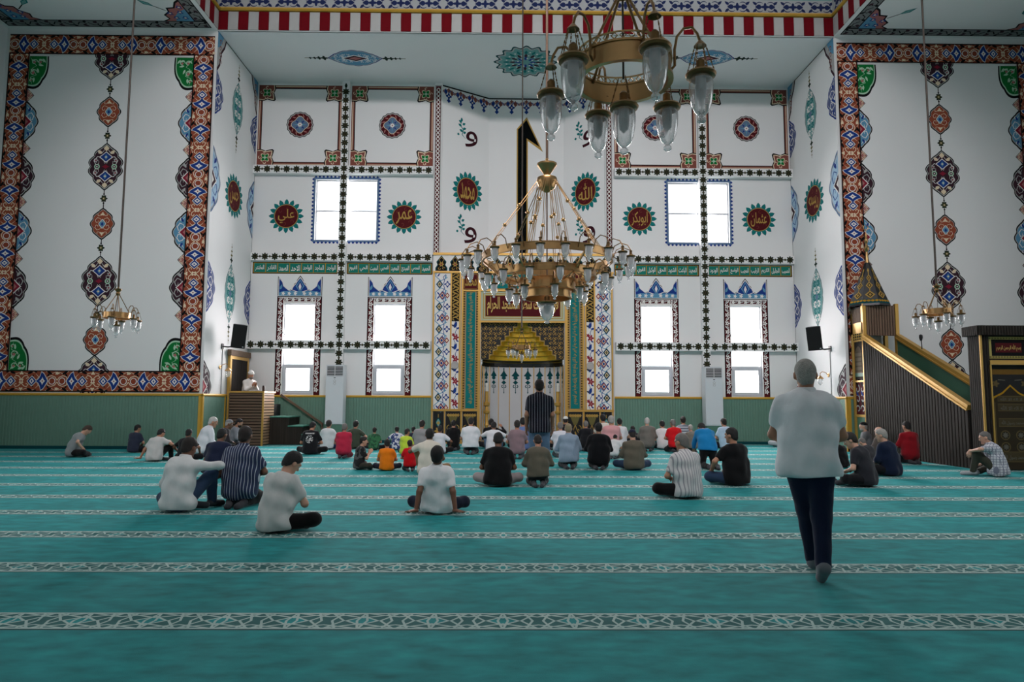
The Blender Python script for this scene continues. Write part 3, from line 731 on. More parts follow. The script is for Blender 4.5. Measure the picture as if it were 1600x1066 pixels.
# ------------------------------------------------------------------ back wall: columns, tie beams and their painted chains
CW = .125; CP = .2
def chain(a, pts, s=1.0, vert=True, lay=1):
    for i, (x, z) in enumerate(pts):
        a.poly(rosette(x, z, .108 * s, 8, .2), DGRN, lay + 1); a.poly(rosette(x, z, .066 * s, 8, .25), OLIVE, lay + 2); a.poly(rosette(x, z, .056 * s, 8, .3), BLK, lay + 3); a.poly(ngon(x, z, .014 * s, n=8), OLIVE, lay + 4)
        if i < len(pts) - 1:
            x2, z2 = pts[i + 1]; m_ = ((x + x2) / 2, (z + z2) / 2)
            a.poly(superel(*m_, .048 * s, .048 * s, 1.0, 12), BLK, lay + 1); a.poly(superel(*m_, .02 * s, .02 * s, 1.0, 8), OLIVE, lay + 2)
            a.stroke([(x, z), (x2, z2)], .016 * s, BLK, lay)
for xc in (-5.42, mx(-5.42)):
    mb = MB(); mb.box(xc - CW, xc + CW, D2 - CP, D2 + .02, 0, ZC); c = mb.build('column', WALL, kind='structure')
    a = Art(); n = 32; chain(a, [(xc, 2.62 + i * (11.82 - 2.62) / (n - 1)) for i in range(n)]); a.poly(superel(xc, 12.03, .05, .1, 1.2), DGRN, 2); a.build('painted_chain', c, onY(D2 - CP))
def beam(xa, xb, z0, z1, proud, name='beam'):
    o = MB().box(xa, xb, D2 - proud, D2 + .02, z0, z1).build(name, WALL, kind='structure')
    a = Art(); n = max(2, round((xb - xa - .3) / .298)); zc = (z0 + z1) / 2
    chain(a, [(xa + .15 + i * (xb - xa - .3) / (n - 1), zc) for i in range(n)]); a.build('painted_chain', o, onY(D2 - proud))
for (xa, xb) in ((XL, -5.42 - CW), (-5.42 + CW, -2.43)):
    for z0, z1, p in ((8.97, 9.25, CP), (6.02, 6.28, .1), (3.06, 3.34, CP)):
        beam(xa, xb, z0, z1, p)
        beam(mx(xb), min(mx(xa), XR), z0, z1, p)

def square_frame(x0, x1, z0, z1):
    a = Art(); w = .13
    for k0, k1, m, l in ((0, .13, BROWNP, 1), (.03, .055, CREAM, 2), (.1, .13, BLK, 2)):
        for r in (rect(x0 + k0, x1 - k0, z0 + k0, z0 + k1), rect(x0 + k0, x1 - k0, z1 - k1, z1 - k0), rect(x0 + k0, x0 + k1, z0 + k0, z1 - k0), rect(x1 - k1, x1 - k0, z0 + k0, z1 - k0)): a.poly(r, m, l)
    s = .55
    for sx, xe in ((1, x0), (-1, x1)):
        for sz, ze in ((1, z0), (-1, z1)):
            def q(pts): return [(xe + sx * p[0], ze + sz * p[1]) for p in pts]
            a.poly(q([(0, 0), (s, 0), (s + .02, .14), (s - .04, .28), (s, .42), (s + .02, s - .03), (s - .03, s + .02), (.42, s), (.28, s - .04), (.14, s + .02), (0, s)]), BLK, 3)
            k = s - .035
            a.poly(q([(0, 0), (k, 0), (k + .02, .14), (k - .04, .28), (k, .42), (k, k), (.42, k), (.28, k - .04), (.14, k + .02), (0, k)]), CREAM, 4)
            k = s - .06
            a.poly(q([(0, 0), (k, 0), (k + .02, .14), (k - .04, .28), (k, k), (.28, k - .04), (.14, k + .02), (0, k)]), BROWNP, 5)
            cx_, cz_ = xe + sx * .27, ze + sz * .27
            a.poly(rosette(cx_, cz_, .14, 4, .3, a0=PI / 4), CREAM, 6); a.poly(rosette(cx_, cz_, .115, 4, .3, a0=PI / 4), GRN, 7); a.poly(rosette(cx_, cz_, .05, 4, .35), LGRN, 8)
            for t in range(4): a.stroke(arcpts(cx_ + .17 * math.cos(t * PI / 2), cz_ + .17 * math.sin(t * PI / 2), .06, t, t + 4.2, 6, .02), .022, CREAM, 6)
    a.build('painted_frame', wall_back, onY(D2))
    cx_, cz_ = (x0 + x1) / 2, (z0 + z1) / 2 + .02
    a = Art(); r = .45
    for k, m, l in ((1.0, BLK, 1), (.95, GREYT, 2), (.88, MAROON, 3)): a.poly(rosette(cx_, cz_, r * k, 16, .025), m, l)
    for i in range(12):
        t = 2 * PI * i / 12; a.poly(leaf(cx_ + r * .6 * math.cos(t), cz_ + r * .6 * math.sin(t), t + .8, r * .32, r * .1), PINK, 4)
    a.poly(rosette(cx_, cz_, r * .6, 4, .14), CREAM, 5); a.poly(rosette(cx_, cz_, r * .56, 4, .14), GREYB, 6)
    for i in range(8):
        t = 2 * PI * i / 8; a.poly(leaf(cx_ + .04 * math.cos(t), cz_ + .04 * math.sin(t), t, r * .4, r * .1), NAVY if i % 2 else LBLUE, 7)
    a.poly(rosette(cx_, cz_, r * .16, 8, .3), WHT, 8); a.poly(ngon(cx_, cz_, r * .05, n=8), CRIM, 9)
    a.build('painted_roundel', wall_back, onY(D2))
for x0, x1 in ((-8.42, -5.58), (-5.26, -2.46)):
    square_frame(x0, x1, 9.3, 12.12); square_frame(mx(x1), mx(x0), 9.3, 12.12)
for x, word in ((-7.36, 'علي'), (-3.4, 'عمر'), (4.55, 'ابوبكر'), (8.6, 'عثمان')):
    a = Art(); petal_round(a, x, 7.55, .52, word); a.build('painted_roundel', wall_back, onY(D2))
# blue dotted border of the upper windows
for x in UPWIN:
    a = Art(); x0, x1, z0, z1 = x - 1.04, x + 1.04, 6.74, 8.83
    for r in (rect(x0 - .07, x1 + .07, z1, z1 + .07), rect(x0 - .07, x1 + .07, z0 - .07, z0), rect(x0 - .07, x0, z0, z1), rect(x1, x1 + .07, z0, z1)): a.poly(r, GREYB, 1)
    for i in range(17):
        t = i / 16
        for p in ((x0 + t * (x1 - x0), z1 + .085), (x0 + t * (x1 - x0), z0 - .085), (x0 - .085, z0 + t * (z1 - z0)), (x1 + .085, z0 + t * (z1 - z0))): a.poly(superel(*p, .045, .045, 1.1, 12), NAVY, 2)
    a.build('painted_window_border', wall_back, onY(D2))
# lower windows: vine border and blue crest
for x in LOWWIN:
    a = Art(); x0, x1, z1 = x - .745, x + .745, 4.83; zi = 4.59
    for r in (rect(x0, x - LW, WZ + .05, z1), rect(x + LW, x1, WZ + .05, z1), rect(x - LW, x + LW, zi, z1)): a.poly(r, BLK, 1)
    for r in (rect(x0 + .035, x - LW, WZ + .05, z1 - .03), rect(x + LW, x1 - .035, WZ + .05, z1 - .03), rect(x - LW, x + LW, zi, z1 - .03)): a.poly(r, WHT, 2)
    for xx in (x - .63, x + .63):
        a.poly(rect(xx - .088, xx + .088, WZ + .05, 4.78), MAROON, 3)
        for i in range(11):
            z = 1.72 + i * .285; k = 1 if i % 2 else -1
            a.poly(rosette(xx, z, .06, 5, .35), WHT, 4); a.poly(ngon(xx, z, .02, n=8), MAROON, 5)
            a.stroke([(xx + k * .055, z + .05), (xx + k * .02, z + .11), (xx - k * .04, z + .15), (xx - k * .055, z + .21)], .03, WHT, 4)
            a.poly(leaf(xx + k * .04, z + .1, PI / 2 + k * .4, .12, .06), GREYT, 4); a.poly(leaf(xx - k * .085, z + .12, PI / 2 + k * .2, .1, .03), BLK, 3)
    a.poly(rect(x - .5, x + .5, 4.66, 4.77), MAROON, 3)
    for i in range(5):
        xx = x - .42 + i * .21; a.poly(rosette(xx, 4.715, .055, 5, .3), WHT, 4); a.poly(leaf(xx + .05, 4.715, .3, .12, .05), GREYT, 4)
    a.build('painted_window_border', wall_back, onY(D2))
    a = Art(); zb = 4.85; w = .74
    prof = [(-1, 0), (-1, .66), (-.85, .52), (-.8, .36), (-.62, .24), (-.5, .17), (-.38, .22), (-.3, .36), (-.2, .44), (-.12, .56), (0, .68)]
    prof = prof + [(-p[0], p[1]) for p in prof[-2::-1]]
    o = [(x + p[0] * w, zb + p[1]) for p in prof]
    a.poly(o, BLK, 1); a.poly([(x + (px_ - x) * .97, zb + (pz - zb) * .94) for px_, pz in o], WHT, 2); a.poly([(x + (px_ - x) * .94, zb + (pz - zb) * .87) for px_, pz in o], NAVY, 3); a.poly(rect(x - w * .94, x + w * .94, zb, zb + .15), LBLUE, 3.9)
    a.poly([(x + p[0] * w * .92, zb + .14 + p[1] * .72 * (1 if abs(p[0]) < .99 else .0)) for p in prof if p[1] > .2], NAVY, 4) if False else None
    a.poly(superel(x, zb + .32, .15, .24, .9), LBLUE, 5); a.poly(superel(x, zb + .32, .1, .18, 1.0), NAVY, 5.9); a.poly(superel(x, zb + .3, .05, .13, 1.0), WHT, 6)
    for s in (-1, 1):
        a.poly([(x + s * w * .93, zb + .1), (x + s * w * .93, zb + .5), (x + s * w * .8, zb + .38), (x + s * w * .66, zb + .18)], NAVY, 4)
        a.poly(leaf(x + s * w * .9, zb + .2, PI / 2 + s * .4, .2, .08), LBLUE, 5)
        for k in range(3): a.poly(rosette(x + s * (.15 + .2 * k), zb + .07, .05, 5, .3), WHT, 5)
        a.stroke([(x + s * .08, zb + .12), (x + s * .28, zb + .2), (x + s * .2, zb + .4), (x + s * .08, zb + .5)], .025, WHT, 6)
    a.build('painted_crest', wall_back, onY(D2))
# teal bands of divine names
NAMES_L = [['المقتدر', 'القادر', 'الصمد', 'الاحد', 'الواحد', 'الماجد', 'الواجد'], ['القيوم', 'الحي', 'المميت', 'المحيي', 'المعيد', 'المبدئ', 'المحصي', 'الحميد']]
NAMES_R = [['الولي', 'المتين', 'القوي', 'الوكيل', 'الحق', 'الشهيد', 'الباعث', 'المجيد'], ['الودود', 'الحكيم', 'الواسع', 'المجيب', 'الرقيب', 'الكريم', 'الجليل', 'الحسيب']]
def name_band(x0, x1, words):
    a = Art(); z0, z1 = 5.585, 5.985
    a.poly(rect(x0, x1, z0, z1), BLK, 1); a.poly(rect(x0 + .03, x1 - .03, z0 + .03, z1 - .03), OCHRE, 2)
    n = len(words); w = (x1 - x0 - .08) / n
    for i, t in enumerate(words):
        c = x0 + .04 + (i + .5) * w; a.poly(rect(c - w / 2 + .012, c + w / 2 - .012, z0 + .045, z1 - .045), BANDG, 3)
        a.text(t, c, (z0 + z1) / 2, w * .74, .2, WHT, 4)
    a.build('painted_name_band', wall_back, onY(D2))
name_band(-8.42, -5.56, NAMES_L[0]); name_band(-5.28, -2.42, NAMES_L[1]); name_band(mx(-2.42), mx(-5.28), NAMES_R[0]); name_band(mx(-5.56), mx(-8.42), NAMES_R[1])

# ------------------------------------------------------------------ apse: guilloche strips, pendant frieze, alif, waws and the two medallions
for xa, xb in ((-2.42, AX0), (AX1, 3.64)):
    mb = MB(); mb.box(xa, xb, D2 - .12, D2 + .1, ZM - .03, ZC); c = mb.build('column', WALL, kind='structure')
    a = Art(); xm = (xa + xb) / 2; a.poly(rect(xa + .02, xb - .02, ZM, ZC - .08), GREYT, 1); a.poly(rect(xa + .05, xb - .05, ZM, ZC - .12), MAROON, 2)
    n = 40
    for s in (-1, 1):
        a.stroke([(xm + s * .055 * math.sin(PI * i / 3), ZM + .02 + i * (ZC - ZM - .2) / (n * 3)) for i in range(n * 3 + 1)], .026, WHT, 3 + (s > 0))
    a.build('painted_guilloche', c, onY(D2 - .12))
def seg_frame(p0, p1):
    p0 = Vector(p0); p1 = Vector(p1); d = (p1 - p0).normalized(); nrm = Vector((d.y, -d.x))
    return lambda u, v, off: (p0.x + d.x * u + nrm.x * off, p0.y + d.y * u + nrm.y * off, v), (p1 - p0).length
segs = [seg_frame((AX0, D2), (BX0, D3)), seg_frame((BX0, D3), (BX1, D3)), seg_frame((BX1, D3), (AX1, D2))]
for fn, L in segs:
    a = Art(); n = max(2, round(L / .52)); w = L / n; a.stroke([(0, ZC - .03), (L, ZC - .03)], .05, BLK, 1)
    for i in range(n):
        c = (i + .5) * w
        a.stroke(arcpts(c - w / 4, ZC - .28, .12, PI, 0, 8), .03, BROWNP, 2); a.stroke(arcpts(c + w / 4, ZC - .28, .12, PI, 0, 8), .03, NAVY, 2)
        a.poly(superel(c - w / 4, ZC - .22, .07, .12, 1), NAVY, 2); a.poly(superel(c + w / 4, ZC - .22, .07, .12, 1), BROWNP, 2)
        a.poly(rosette(c, ZC - .36, .09, 4, .3), NAVY, 3); a.poly(superel(c, ZC - .52, .08, .09, .9), NAVY, 3); a.poly(ngon(c, ZC - .36, .03, n=8), CREAM, 4); a.poly(rosette(c, ZC - .14, .06, 4, .3), BROWNP, 3)
        a.stroke([(c - w / 2, ZC - .2), (c, ZC - .42), (c + w / 2, ZC - .2)], .022, BROWNP, 2)
    a.build('painted_frieze', wall_apse, fn)
# alif: black stroke edged in gold
ax0, ax1 = .4, .8
al = [(ax0, ZM), (ax1, ZM), (ax1, 10.62), (1.34, 10.22), (.76, 11.5), (ax0, 11.06)]
ali = [(ax0 + .045, ZM), (ax1 - .045, ZM), (ax1 - .045, 10.72), (1.22, 10.4), (.75, 11.4), (ax0 + .045, 11.04)]
a = Art(); a.poly(al, GOLDP, 1); a.poly(ali, mat('ink', (8, 12, 12), .95, spec=.05), 2)
for i in range(60):
    z = ZM + .1 + i * .078; x = random.uniform(ax0 + .08, ax1 - .08); a.poly(superel(x, z, .012, .02, 1, 8), DGRN, 3)
a.build('painted_alif', wall_apse, onY(D3))
def waw(a, u, z, s, flip):
    f = lambda p: (u + p[0] * s * flip, z + p[1] * s)
    br = lambda p: f((p[0] * .9, p[1] * .62 + .02))
    v, fc = text_mesh('و', .008)
    b = len(a.v); k = a.slot(pnt('dark_plum', (64, 22, 32)))
    for x, y in v: a.v.append(f((x * .52 + .14, y * .62 - .08)) + (2,))
    for q in fc: a.f.append(tuple(i + b for i in q)); a.m.append(k)
    a.stroke([br(p) for p in ((-.12, -.2), (-.28, .0), (-.22, .3), (-.36, .55), (-.3, .8))], .04 * s, TEAL, 2, taper=True)
    for x, y, t, l in ((-.3, .78, 1.6, .22), (-.3, .72, 2.6, .2), (-.26, .6, .6, .2), (-.3, .5, 2.7, .22), (-.24, .36, .3, .2), (-.25, .2, 2.8, .2), (-.22, .1, .6, .18), (-.4, .0, 3.4, .14)):
        a.poly(leaf(*br((x, y)), t if flip > 0 else PI - t, l * s * .72, .1 * s), TEAL, 3)
for (fn, L), ub in ((segs[0], -1), (segs[2], 1)):
    u = L * .54
    for z in (10.48, 7.06):
        a = Art(); waw(a, u, z + .1, .95, 1); a.build('painted_waw', wall_apse, fn)
    a = Art(); petal_round(a, u, 8.62, .62, 'محمد' if ub < 0 else 'الله', .85, 18); a.build('painted_roundel', wall_apse, fn)
# ------------------------------------------------------------------ ceiling paint
def ceil_long(cx, cy):
    a = Art(); o = [(y, x) for x, y in ogee(0, 0, 1.0, 1.75, 6, .05, tip=1.05)]; o = [(cx + p[0], cy + p[1]) for p in o]
    for k, m, l in ((1, NAVY, 1), (.95, GREYT, 2), (.9, LBLUE, 3)): a.poly(scaled(o, k, (cx, cy)), m, l)
    a.poly(superel(cx, cy, .45, .22, 1.0), WHT, 4); a.poly(superel(cx, cy, .38, .17, 1.0), PLUM, 5); a.poly(superel(cx, cy, .2, .1, 1), PINK, 6)
    for i in (-.5, -.25, .25, .5):
        curl4(a, cx + i, cy, .22, .36 * (1 - abs(i) * .5), WHT, 4, .03)
    for s in (-1, 1):
        a.stroke([(cx + s * .85, cy), (cx + s * 1.6, cy)], .03, OLIVE, 1)
        for k, r in ((.98, .1), (1.14, .08), (1.28, .06), (1.42, .05)): a.poly(rosette(cx + s * k, cy, r, 4, .35), DGRN, 2)
    a.build('painted_medallion', ceil_rec, onCeil(ZC))
for px in (555, 1105):
    p = PZ(px, 91, ZC); ceil_long(p[0], p[1])
p = PZ(813, 97, ZC)
a = Art()
for k, m, l in ((1.0, DTEAL, 1), (.93, GREYT, 2), (.86, LTEAL, 3)): a.poly(rosette(CX, p[1], .95 * k, 16, .08), m, l)
for r_, n_, m_ in ((.62, 16, TEAL), (.42, 12, PLUM), (.25, 8, NAVY)):
    for i in range(n_):
        t = 2 * PI * i / n_; a.poly(leaf(CX + (r_ - .12) * math.cos(t), p[1] + (r_ - .12) * math.sin(t), t, .24, .1), m_, 4); a.poly(ngon(CX + r_ * math.cos(t + .2), p[1] + r_ * math.sin(t + .2), .03, n=8), WHT, 5)
a.build('painted_medallion', ceil_rec, onCeil(ZC))
def wing_paint(parent, flip):
    f = (lambda x: mx(x)) if flip else (lambda x: x)
    a = Art(); xa, xb, ya, yb = HL + .12, XL - .12, 2.0, D1 - .14; w = .36
    def strip(r, horiz):
        a.poly([(f(p[0]), p[1]) for p in rect(*r)], BLK, 1); a.poly([(f(p[0]), p[1]) for p in rect(r[0] + .035, r[1] - .035, r[2] + .035, r[3] - .035)], pnt('mid_grey', (138, 140, 140)), 2)
        L = (r[1] - r[0]) if horiz else (r[3] - r[2]); n = int(L / .34)
        for i in range(n):
            c = (i + .5) * L / n; k = 1 if i % 2 else -1
            pts = [(-.17, -.06 * k), (-.06, .07 * k), (.06, .07 * k), (.1, -.02 * k), (.02, -.05 * k)]
            lf = leaf(-.02, -.04 * k, -.6 * k, .17, .1)
            if horiz: g = lambda q: (f(r[0] + c + q[0]), (r[2] + r[3]) / 2 + q[1])
            else: g = lambda q: (f((r[0] + r[1]) / 2 + q[1]), r[2] + c + q[0])
            a.stroke([g(q) for q in pts], .03, BLK, 3); a.poly([g(q) for q in lf], PLUM, 3); a.poly([g(q) for q in leaf(.06, .06 * k, .8 * k, .13, .09)], BLK, 3)
    strip((xa, xb, yb - w, yb), True); strip((xa, xa + w, 9, yb - w), False); strip((xb - w, xb, 9, yb - w), False)
    a.build('painted_border', parent, onCeil(ZC))
    for s, xe in ((1, xa + w), (-1, xb - w)):
        a = Art(); ye = yb - w
        def q(pts): return [(f(xe + s * p[0] * .55), ye - p[1] * .55) for p in pts]
        a.poly(q([(0, 0), (1.55, 0), (1.2, .2), (1.3, .55), (.95, .85), (.9, 1.2), (.5, 1.25), (.25, 1.7), (0, 1.9)]), BLK, 1)
        a.poly(q([(0, 0), (1.4, 0), (1.12, .2), (1.2, .52), (.87, .8), (.83, 1.1), (.45, 1.16), (.2, 1.6), (0, 1.75)]), PINK, 2)
        a.poly(q([(0, 0), (.9, 0), (.75, .45), (.45, .8), (0, 1.1)]), LBLUE, 3)
        for u, v in ((.3, .3), (.75, .3), (.35, .8), (.9, .7), (.2, 1.25)): a.poly(q(rosette(u, v, .13, 5, .3)), NAVY, 4); a.poly(q(rosette(u, v, .06, 5, .3)), CREAM, 5)
        a.stroke(q([(1.0, .95), (1.45, 1.35)]), .03, BLK, 2); a.poly(q([(1.4, 1.3), (1.55, 1.65), (2.0, 1.9), (1.85, 1.5)]), TEAL, 2); a.poly(q([(1.48, 1.38), (1.58, 1.6), (1.9, 1.8), (1.78, 1.52)]), LTEAL, 3)
        a.build('painted_corner', parent, onCeil(ZC))
wing_paint(ceil_l, False); wing_paint(ceil_r, True)
# ------------------------------------------------------------------ mihrab
mih = empty('mihrab', (CX - .025, D2, 0), label='tall tiled and gilded mihrab niche with teal calligraphy panels on the back wall', cat='mihrab')
FY = D2 - .2
def mo(mb_, name, mats, **k):            # build in world coordinates, then parent to the mihrab empty
    o = mb_.build(name, mats, mih, **k); o.location = (-mih.location[0], -mih.location[1], 0); return o
def ma(a, name, fn, parent=None, **k):
    o = a.build(name, mih, fn, **k); o.location = (-mih.location[0], -mih.location[1], 0); return o
MX0, MX1 = -2.38, 3.62
cxm = (NX0 + NX1) / 2
def mm(x): return 2 * cxm - x
MARBW = mat('mihrab_white_marble', (194, 195, 197), .4, var=.03, vscale=3)
BLKGL = mat('black_lacquer', (16, 17, 18), .3, var=.1)
mb = MB(); slab_holes(mb, MX0, MX1, 0, ZM, [(NX0, NX1, 0, 4.0)], lambda u, v, o: (u, FY + o, v), .24); mo(mb, 'facade', MARBW)
# gilt frame members
mb = MB(); F0, F1 = FY - .045, FY + .01
def gv(x, z0, z1, w=.05): mb.box(x - w / 2, x + w / 2, F0, F1, z0, z1)
def gh(x0, x1, z, w=.05): mb.box(x0, x1, F0 - .004, F1, z - w / 2, z + w / 2)
for f in (lambda x: x, mm):
    for x in (-2.345, -1.765, -1.47): gv(f(x), 1.1, 5.64)
    gv(f(-1.39), 0, 5.64, .06); gv(f(-.83), 0, 5.64, .09); gv(f(-2.345), 0, 1.1); gv(f(-1.93), 0, 1.06, .04)
gh(MX0, MX1, 6.25, .08); gh(MX0, MX1, 5.64, .06)
for sx in (0, 1):
    xs = sorted(((lambda x: x) if sx == 0 else mm)(x) for x in (MX0, -.8)); gh(xs[0], xs[1], 1.08, .07); gh(xs[0], xs[1], .02, .05)
    xs = sorted(((lambda x: x) if sx == 0 else mm)(x) for x in (-1.4, -.8)); gh(xs[0], xs[1], 5.02, .05)
gh(-.8, mm(-.8), 5.03, .06); gh(-.8, mm(-.8), 3.99, .06)
mo(mb, 'gilt_frame', GOLD)
fnF = onY(FY - .012)
# crenel row
a = Art(); a.poly(rect(MX0 + .02, MX1 - .02, 5.67, 6.21), WHT, 1); n = 13; w = (MX1 - MX0 - .1) / n
for i in range(n):
    c = MX0 + .05 + (i + .5) * w
    o = [(-.2, 0), (-.2, .1), (-.13, .2), (-.17, .3), (-.09, .4), (0, .52), (.09, .4), (.17, .3), (.13, .2), (.2, .1), (.2, 0)]
    a.poly([(c + x, 5.68 + z) for x, z in o], DTEAL, 2); a.poly([(c + x * .82, 5.68 + z * .9) for x, z in o], BLK, 3)
    a.poly(rosette(c, 5.9, .07, 6, .3), GOLDP, 4); a.poly(ngon(c, 5.9, .03, n=8), CRIM, 5)
    for s in (-1, 1): a.stroke(arcpts(c + s * .07, 5.76, .05, 0, s * 5, 7, .02), .018, GOLDP, 4); a.stroke([(c + s * .03, 5.98), (c + s * .08, 6.05), (c, 6.14)], .014, GOLDP, 4)
ma(a, 'crenel_frieze', fnF)
# outer tile strips
def tile_strip(x0, x1, z0, z1, name):
    a = Art(); a.poly(rect(x0, x1, z0, z1), WHT, 1); w = x1 - x0; n = 6; P = (z1 - z0) / n; xm = (x0 + x1) / 2
    for i in range(n):
        zc = z0 + (i + .5) * P; z2 = z0 + i * P
        for xx, zz, m1, m2 in ((xm - w * .2, zc, NAVY, OLIVE), (xm - w * .02, z2 + .04 * (i == 0), CRIM, NAVY)):
            a.poly(superel(xx, zz, w * .24, P * .22, .95), LBLUE, 3); a.poly(superel(xx, zz, w * .2, P * .18, 1.0), BLK if m1 is NAVY else m1, 4); a.poly(superel(xx, zz, w * .13, P * .12, 1.0), CREAM, 5); a.poly(superel(xx, zz, w * .09, P * .08, 1), m2, 6)
        a.poly(superel(xm + w * .3, z2 + .04 * (i == 0), w * .15, P * .14, 1), CRIM, 4); a.poly(superel(xm + w * .3, z2 + .04 * (i == 0), w * .09, P * .08, 1), CREAM, 5)
        a.poly(rosette(xm + w * .3, zc, w * .16, 4, .35), NAVY, 4); a.poly(rosette(xm + w * .3, zc, w * .08, 4, .35), WHT, 5)
        for s in (-1, 1):
            a.stroke([(xm - w * .42, zc + s * P * .5), (xm - w * .46, zc + s * P * .36), (xm - w * .3, zc + s * P * .26), (xm - w * .12, zc + s * P * .16), (xm + w * .1, zc + s * P * .22), (xm + w * .3, zc + s * P * .32)], w * .05, LBLUE, 2)
            a.stroke([(xm + w * .05, zc + s * P * .02), (xm + w * .12, zc + s * P * .18), (xm + w * .02, zc + s * P * .32), (xm + w * .2, zc + s * P * .44)], w * .045, NAVY, 3)
            a.poly(leaf(xm - w * .35, zc + s * P * .34, s * .9, w * .3, w * .09), NAVY, 3); a.poly(leaf(xm + w * .15, zc + s * P * .25, s * 1.3, w * .28, w * .09), LBLUE, 3)
    return a
for f in (0, 1):
    g = (lambda x: x) if f == 0 else mm
    a0 = tile_strip(-2.31, -1.79, 1.12, 5.6, ''); a = Art(); a.merge(a0, lambda u, v: (g(u), v)); ma(a, 'tile_strip', fnF)
    # upper black and gold scroll
    x0, x1 = sorted((g(-1.74), g(-1.49)))
    a = Art(); a.poly(rect(x0, x1, 4.0, 5.6), BLK, 1); xm = (x0 + x1) / 2
    for i in range(14):
        z = 4.06 + i * .112; s = 1 if i % 2 else -1
        a.stroke([(xm - s * .1, z), (xm - s * .02, z + .07), (xm + s * .07, z + .06), (xm + s * .09, z), (xm + s * .04, z - .03)], .03, GOLDP, 2); a.stroke([(xm + s * .1, z + .04), (xm - s * .1, z + .14)], .022, GOLDP, 2)
    ma(a, 'scroll_strip', fnF)
    a = Art(); a.poly(rect(x0, x1, 1.12, 3.98), WHT, 1)
    for i in range(8):
        z = 1.3 + i * .36; s = 1 if i % 2 else -1
        a.stroke([(xm, z - .18), (xm + s * .05, z - .08), (xm - s * .03, z + .08), (xm, z + .18)], .02, NAVY, 2)
        if i % 2:
            a.poly(leaf(xm - .04, z - .05, 1.2, .24, .11), NAVY, 3); a.poly(leaf(xm + .04, z - .08, .5, .13, .07), NAVY, 3); a.poly(leaf(xm - .02, z, 2.6, .13, .06), pnt('slate', (62, 70, 96)), 3)
        else:
            a.poly(rosette(xm + .02, z, .085, 5, .35), CRIM, 3); a.poly(rosette(xm - .06, z + .09, .05, 5, .35), CRIM, 3); a.poly(ngon(xm + .02, z, .03, n=8), PINK, 4); a.poly(leaf(xm + .03, z - .1, -.4, .1, .05), NAVY, 3)
    ma(a, 'floral_strip', fnF)
    mb = MB(); mb.lathe([(.0, -.012), (.1, -.012), (.13, 0), (.13, .03), (.1, .035), (.095, .02), (.0, .02)], (0, 0, 0), 24)
    mb.v = [(xm + x, FY - .01 - z, 2.55 + y) for x, y, z in mb.v]; mo(mb, 'stone_disc', mat('grey_stone', (168, 164, 160), .5), smooth=True)
    # bead strips beside the teal panel
    for xq in (-1.33, -.9):
        a = Art(); x = g(xq); a.poly(rect(x - .035, x + .035, 1.12, 5.0), BLK, 1)
        for i in range(46): a.poly(superel(x, 1.16 + i * .0843, .026, .036, 1.4, 10), GOLDP, 2)
        ma(a, 'bead_strip', fnF)
    x0, x1 = sorted((g(-1.285), g(-.945)))
    a = Art(); a.poly(rect(x0, x1, 1.12, 4.99), GOLDP, 1); a.poly(rect(x0 + .02, x1 - .02, 1.14, 4.97), TEAL, 2)
    verse = ['الله لا اله الا هو', 'الحي القيوم', 'لا تاخذه سنة', 'ولا نوم له ما', 'في السموت', 'وما في الارض', 'من ذا الذي', 'يشفع عنده', 'الا باذنه', 'يعلم ما بين', 'ايديهم'] if f else ['وما خلفهم', 'ولا يحيطون', 'بشي من علمه', 'الا بما شا', 'وسع كرسيه', 'السموت', 'والارض ولا', 'يوده حفظهما', 'وهو العلي', 'العظيم', 'صدق الله']
    for i, t in enumerate(verse):
        z = 4.82 - i * .338
        a.text(t, (x0 + x1) / 2, z, .3, .17, GOLDP, 3, rot=PI / 2 if i % 2 else PI / 2, bold=.02)
    ma(a, 'teal_calligraphy_panel', fnF)
    # small maroon square with a name
    x0, x1 = sorted((g(-1.36), g(-.88)))
    a = Art(); a.poly(rect(x0, x1, 5.06, 5.6), MAROON, 1); a.stroke(rect(x0 + .03, x1 - .03, 5.09, 5.57), .015, GOLDP, 2, closed=True); a.text('محمد' if f == 0 else 'الله', (x0 + x1) / 2, 5.32, .38, .3, GOLDP, 3, bold=.02); ma(a, 'maroon_name_panel', fnF)
    # black base panels with gold urns
    for xa, xb in ((-2.31, -1.96), (-1.9, -1.42), (-1.35, -.88)):
        x0, x1 = sorted((g(xa), g(xb))); xm = (x0 + x1) / 2; w = x1 - x0
        a = Art(); a.poly(rect(x0, x1, .05, 1.04), BLKGL, 1)
        if w < .4:
            a.poly(superel(xm, .68, .1, .16, 1.3), DTEAL, 2); a.poly(superel(xm, .68, .07, .12, 1.2), LTEAL, 3); a.poly(rosette(xm, .66, .05, 4, .3), GOLDP, 4); a.stroke([(xm, .84), (xm, .95)], .02, GOLDP, 2); a.poly(rosette(xm, .4, .1, 6, .3), GOLDP, 2)
        else:
            a.poly([(xm - .16, .9), (xm - .1, .74), (xm - .05, .62), (xm + .05, .62), (xm + .1, .74), (xm + .16, .9)], OLIVE, 2)
            for k in range(5): a.poly(rosette(xm - .16 + k * .08, .92, .045, 5, .3), GOLDP, 3)
            for s in (-1, 1): a.stroke(arcpts(xm + s * .12, .5, .1, PI / 2, PI / 2 - s * 4.4, 9, .03), .024, GOLDP, 2); a.stroke([(xm, .62), (xm + s * .06, .45), (xm + s * .14, .3), (xm + s * .05, .15)], .02, GOLDP, 2)
            a.poly(superel(xm, .3, .05, .12, 1), GOLDP, 2)
        ma(a, 'urn_panel', fnF)
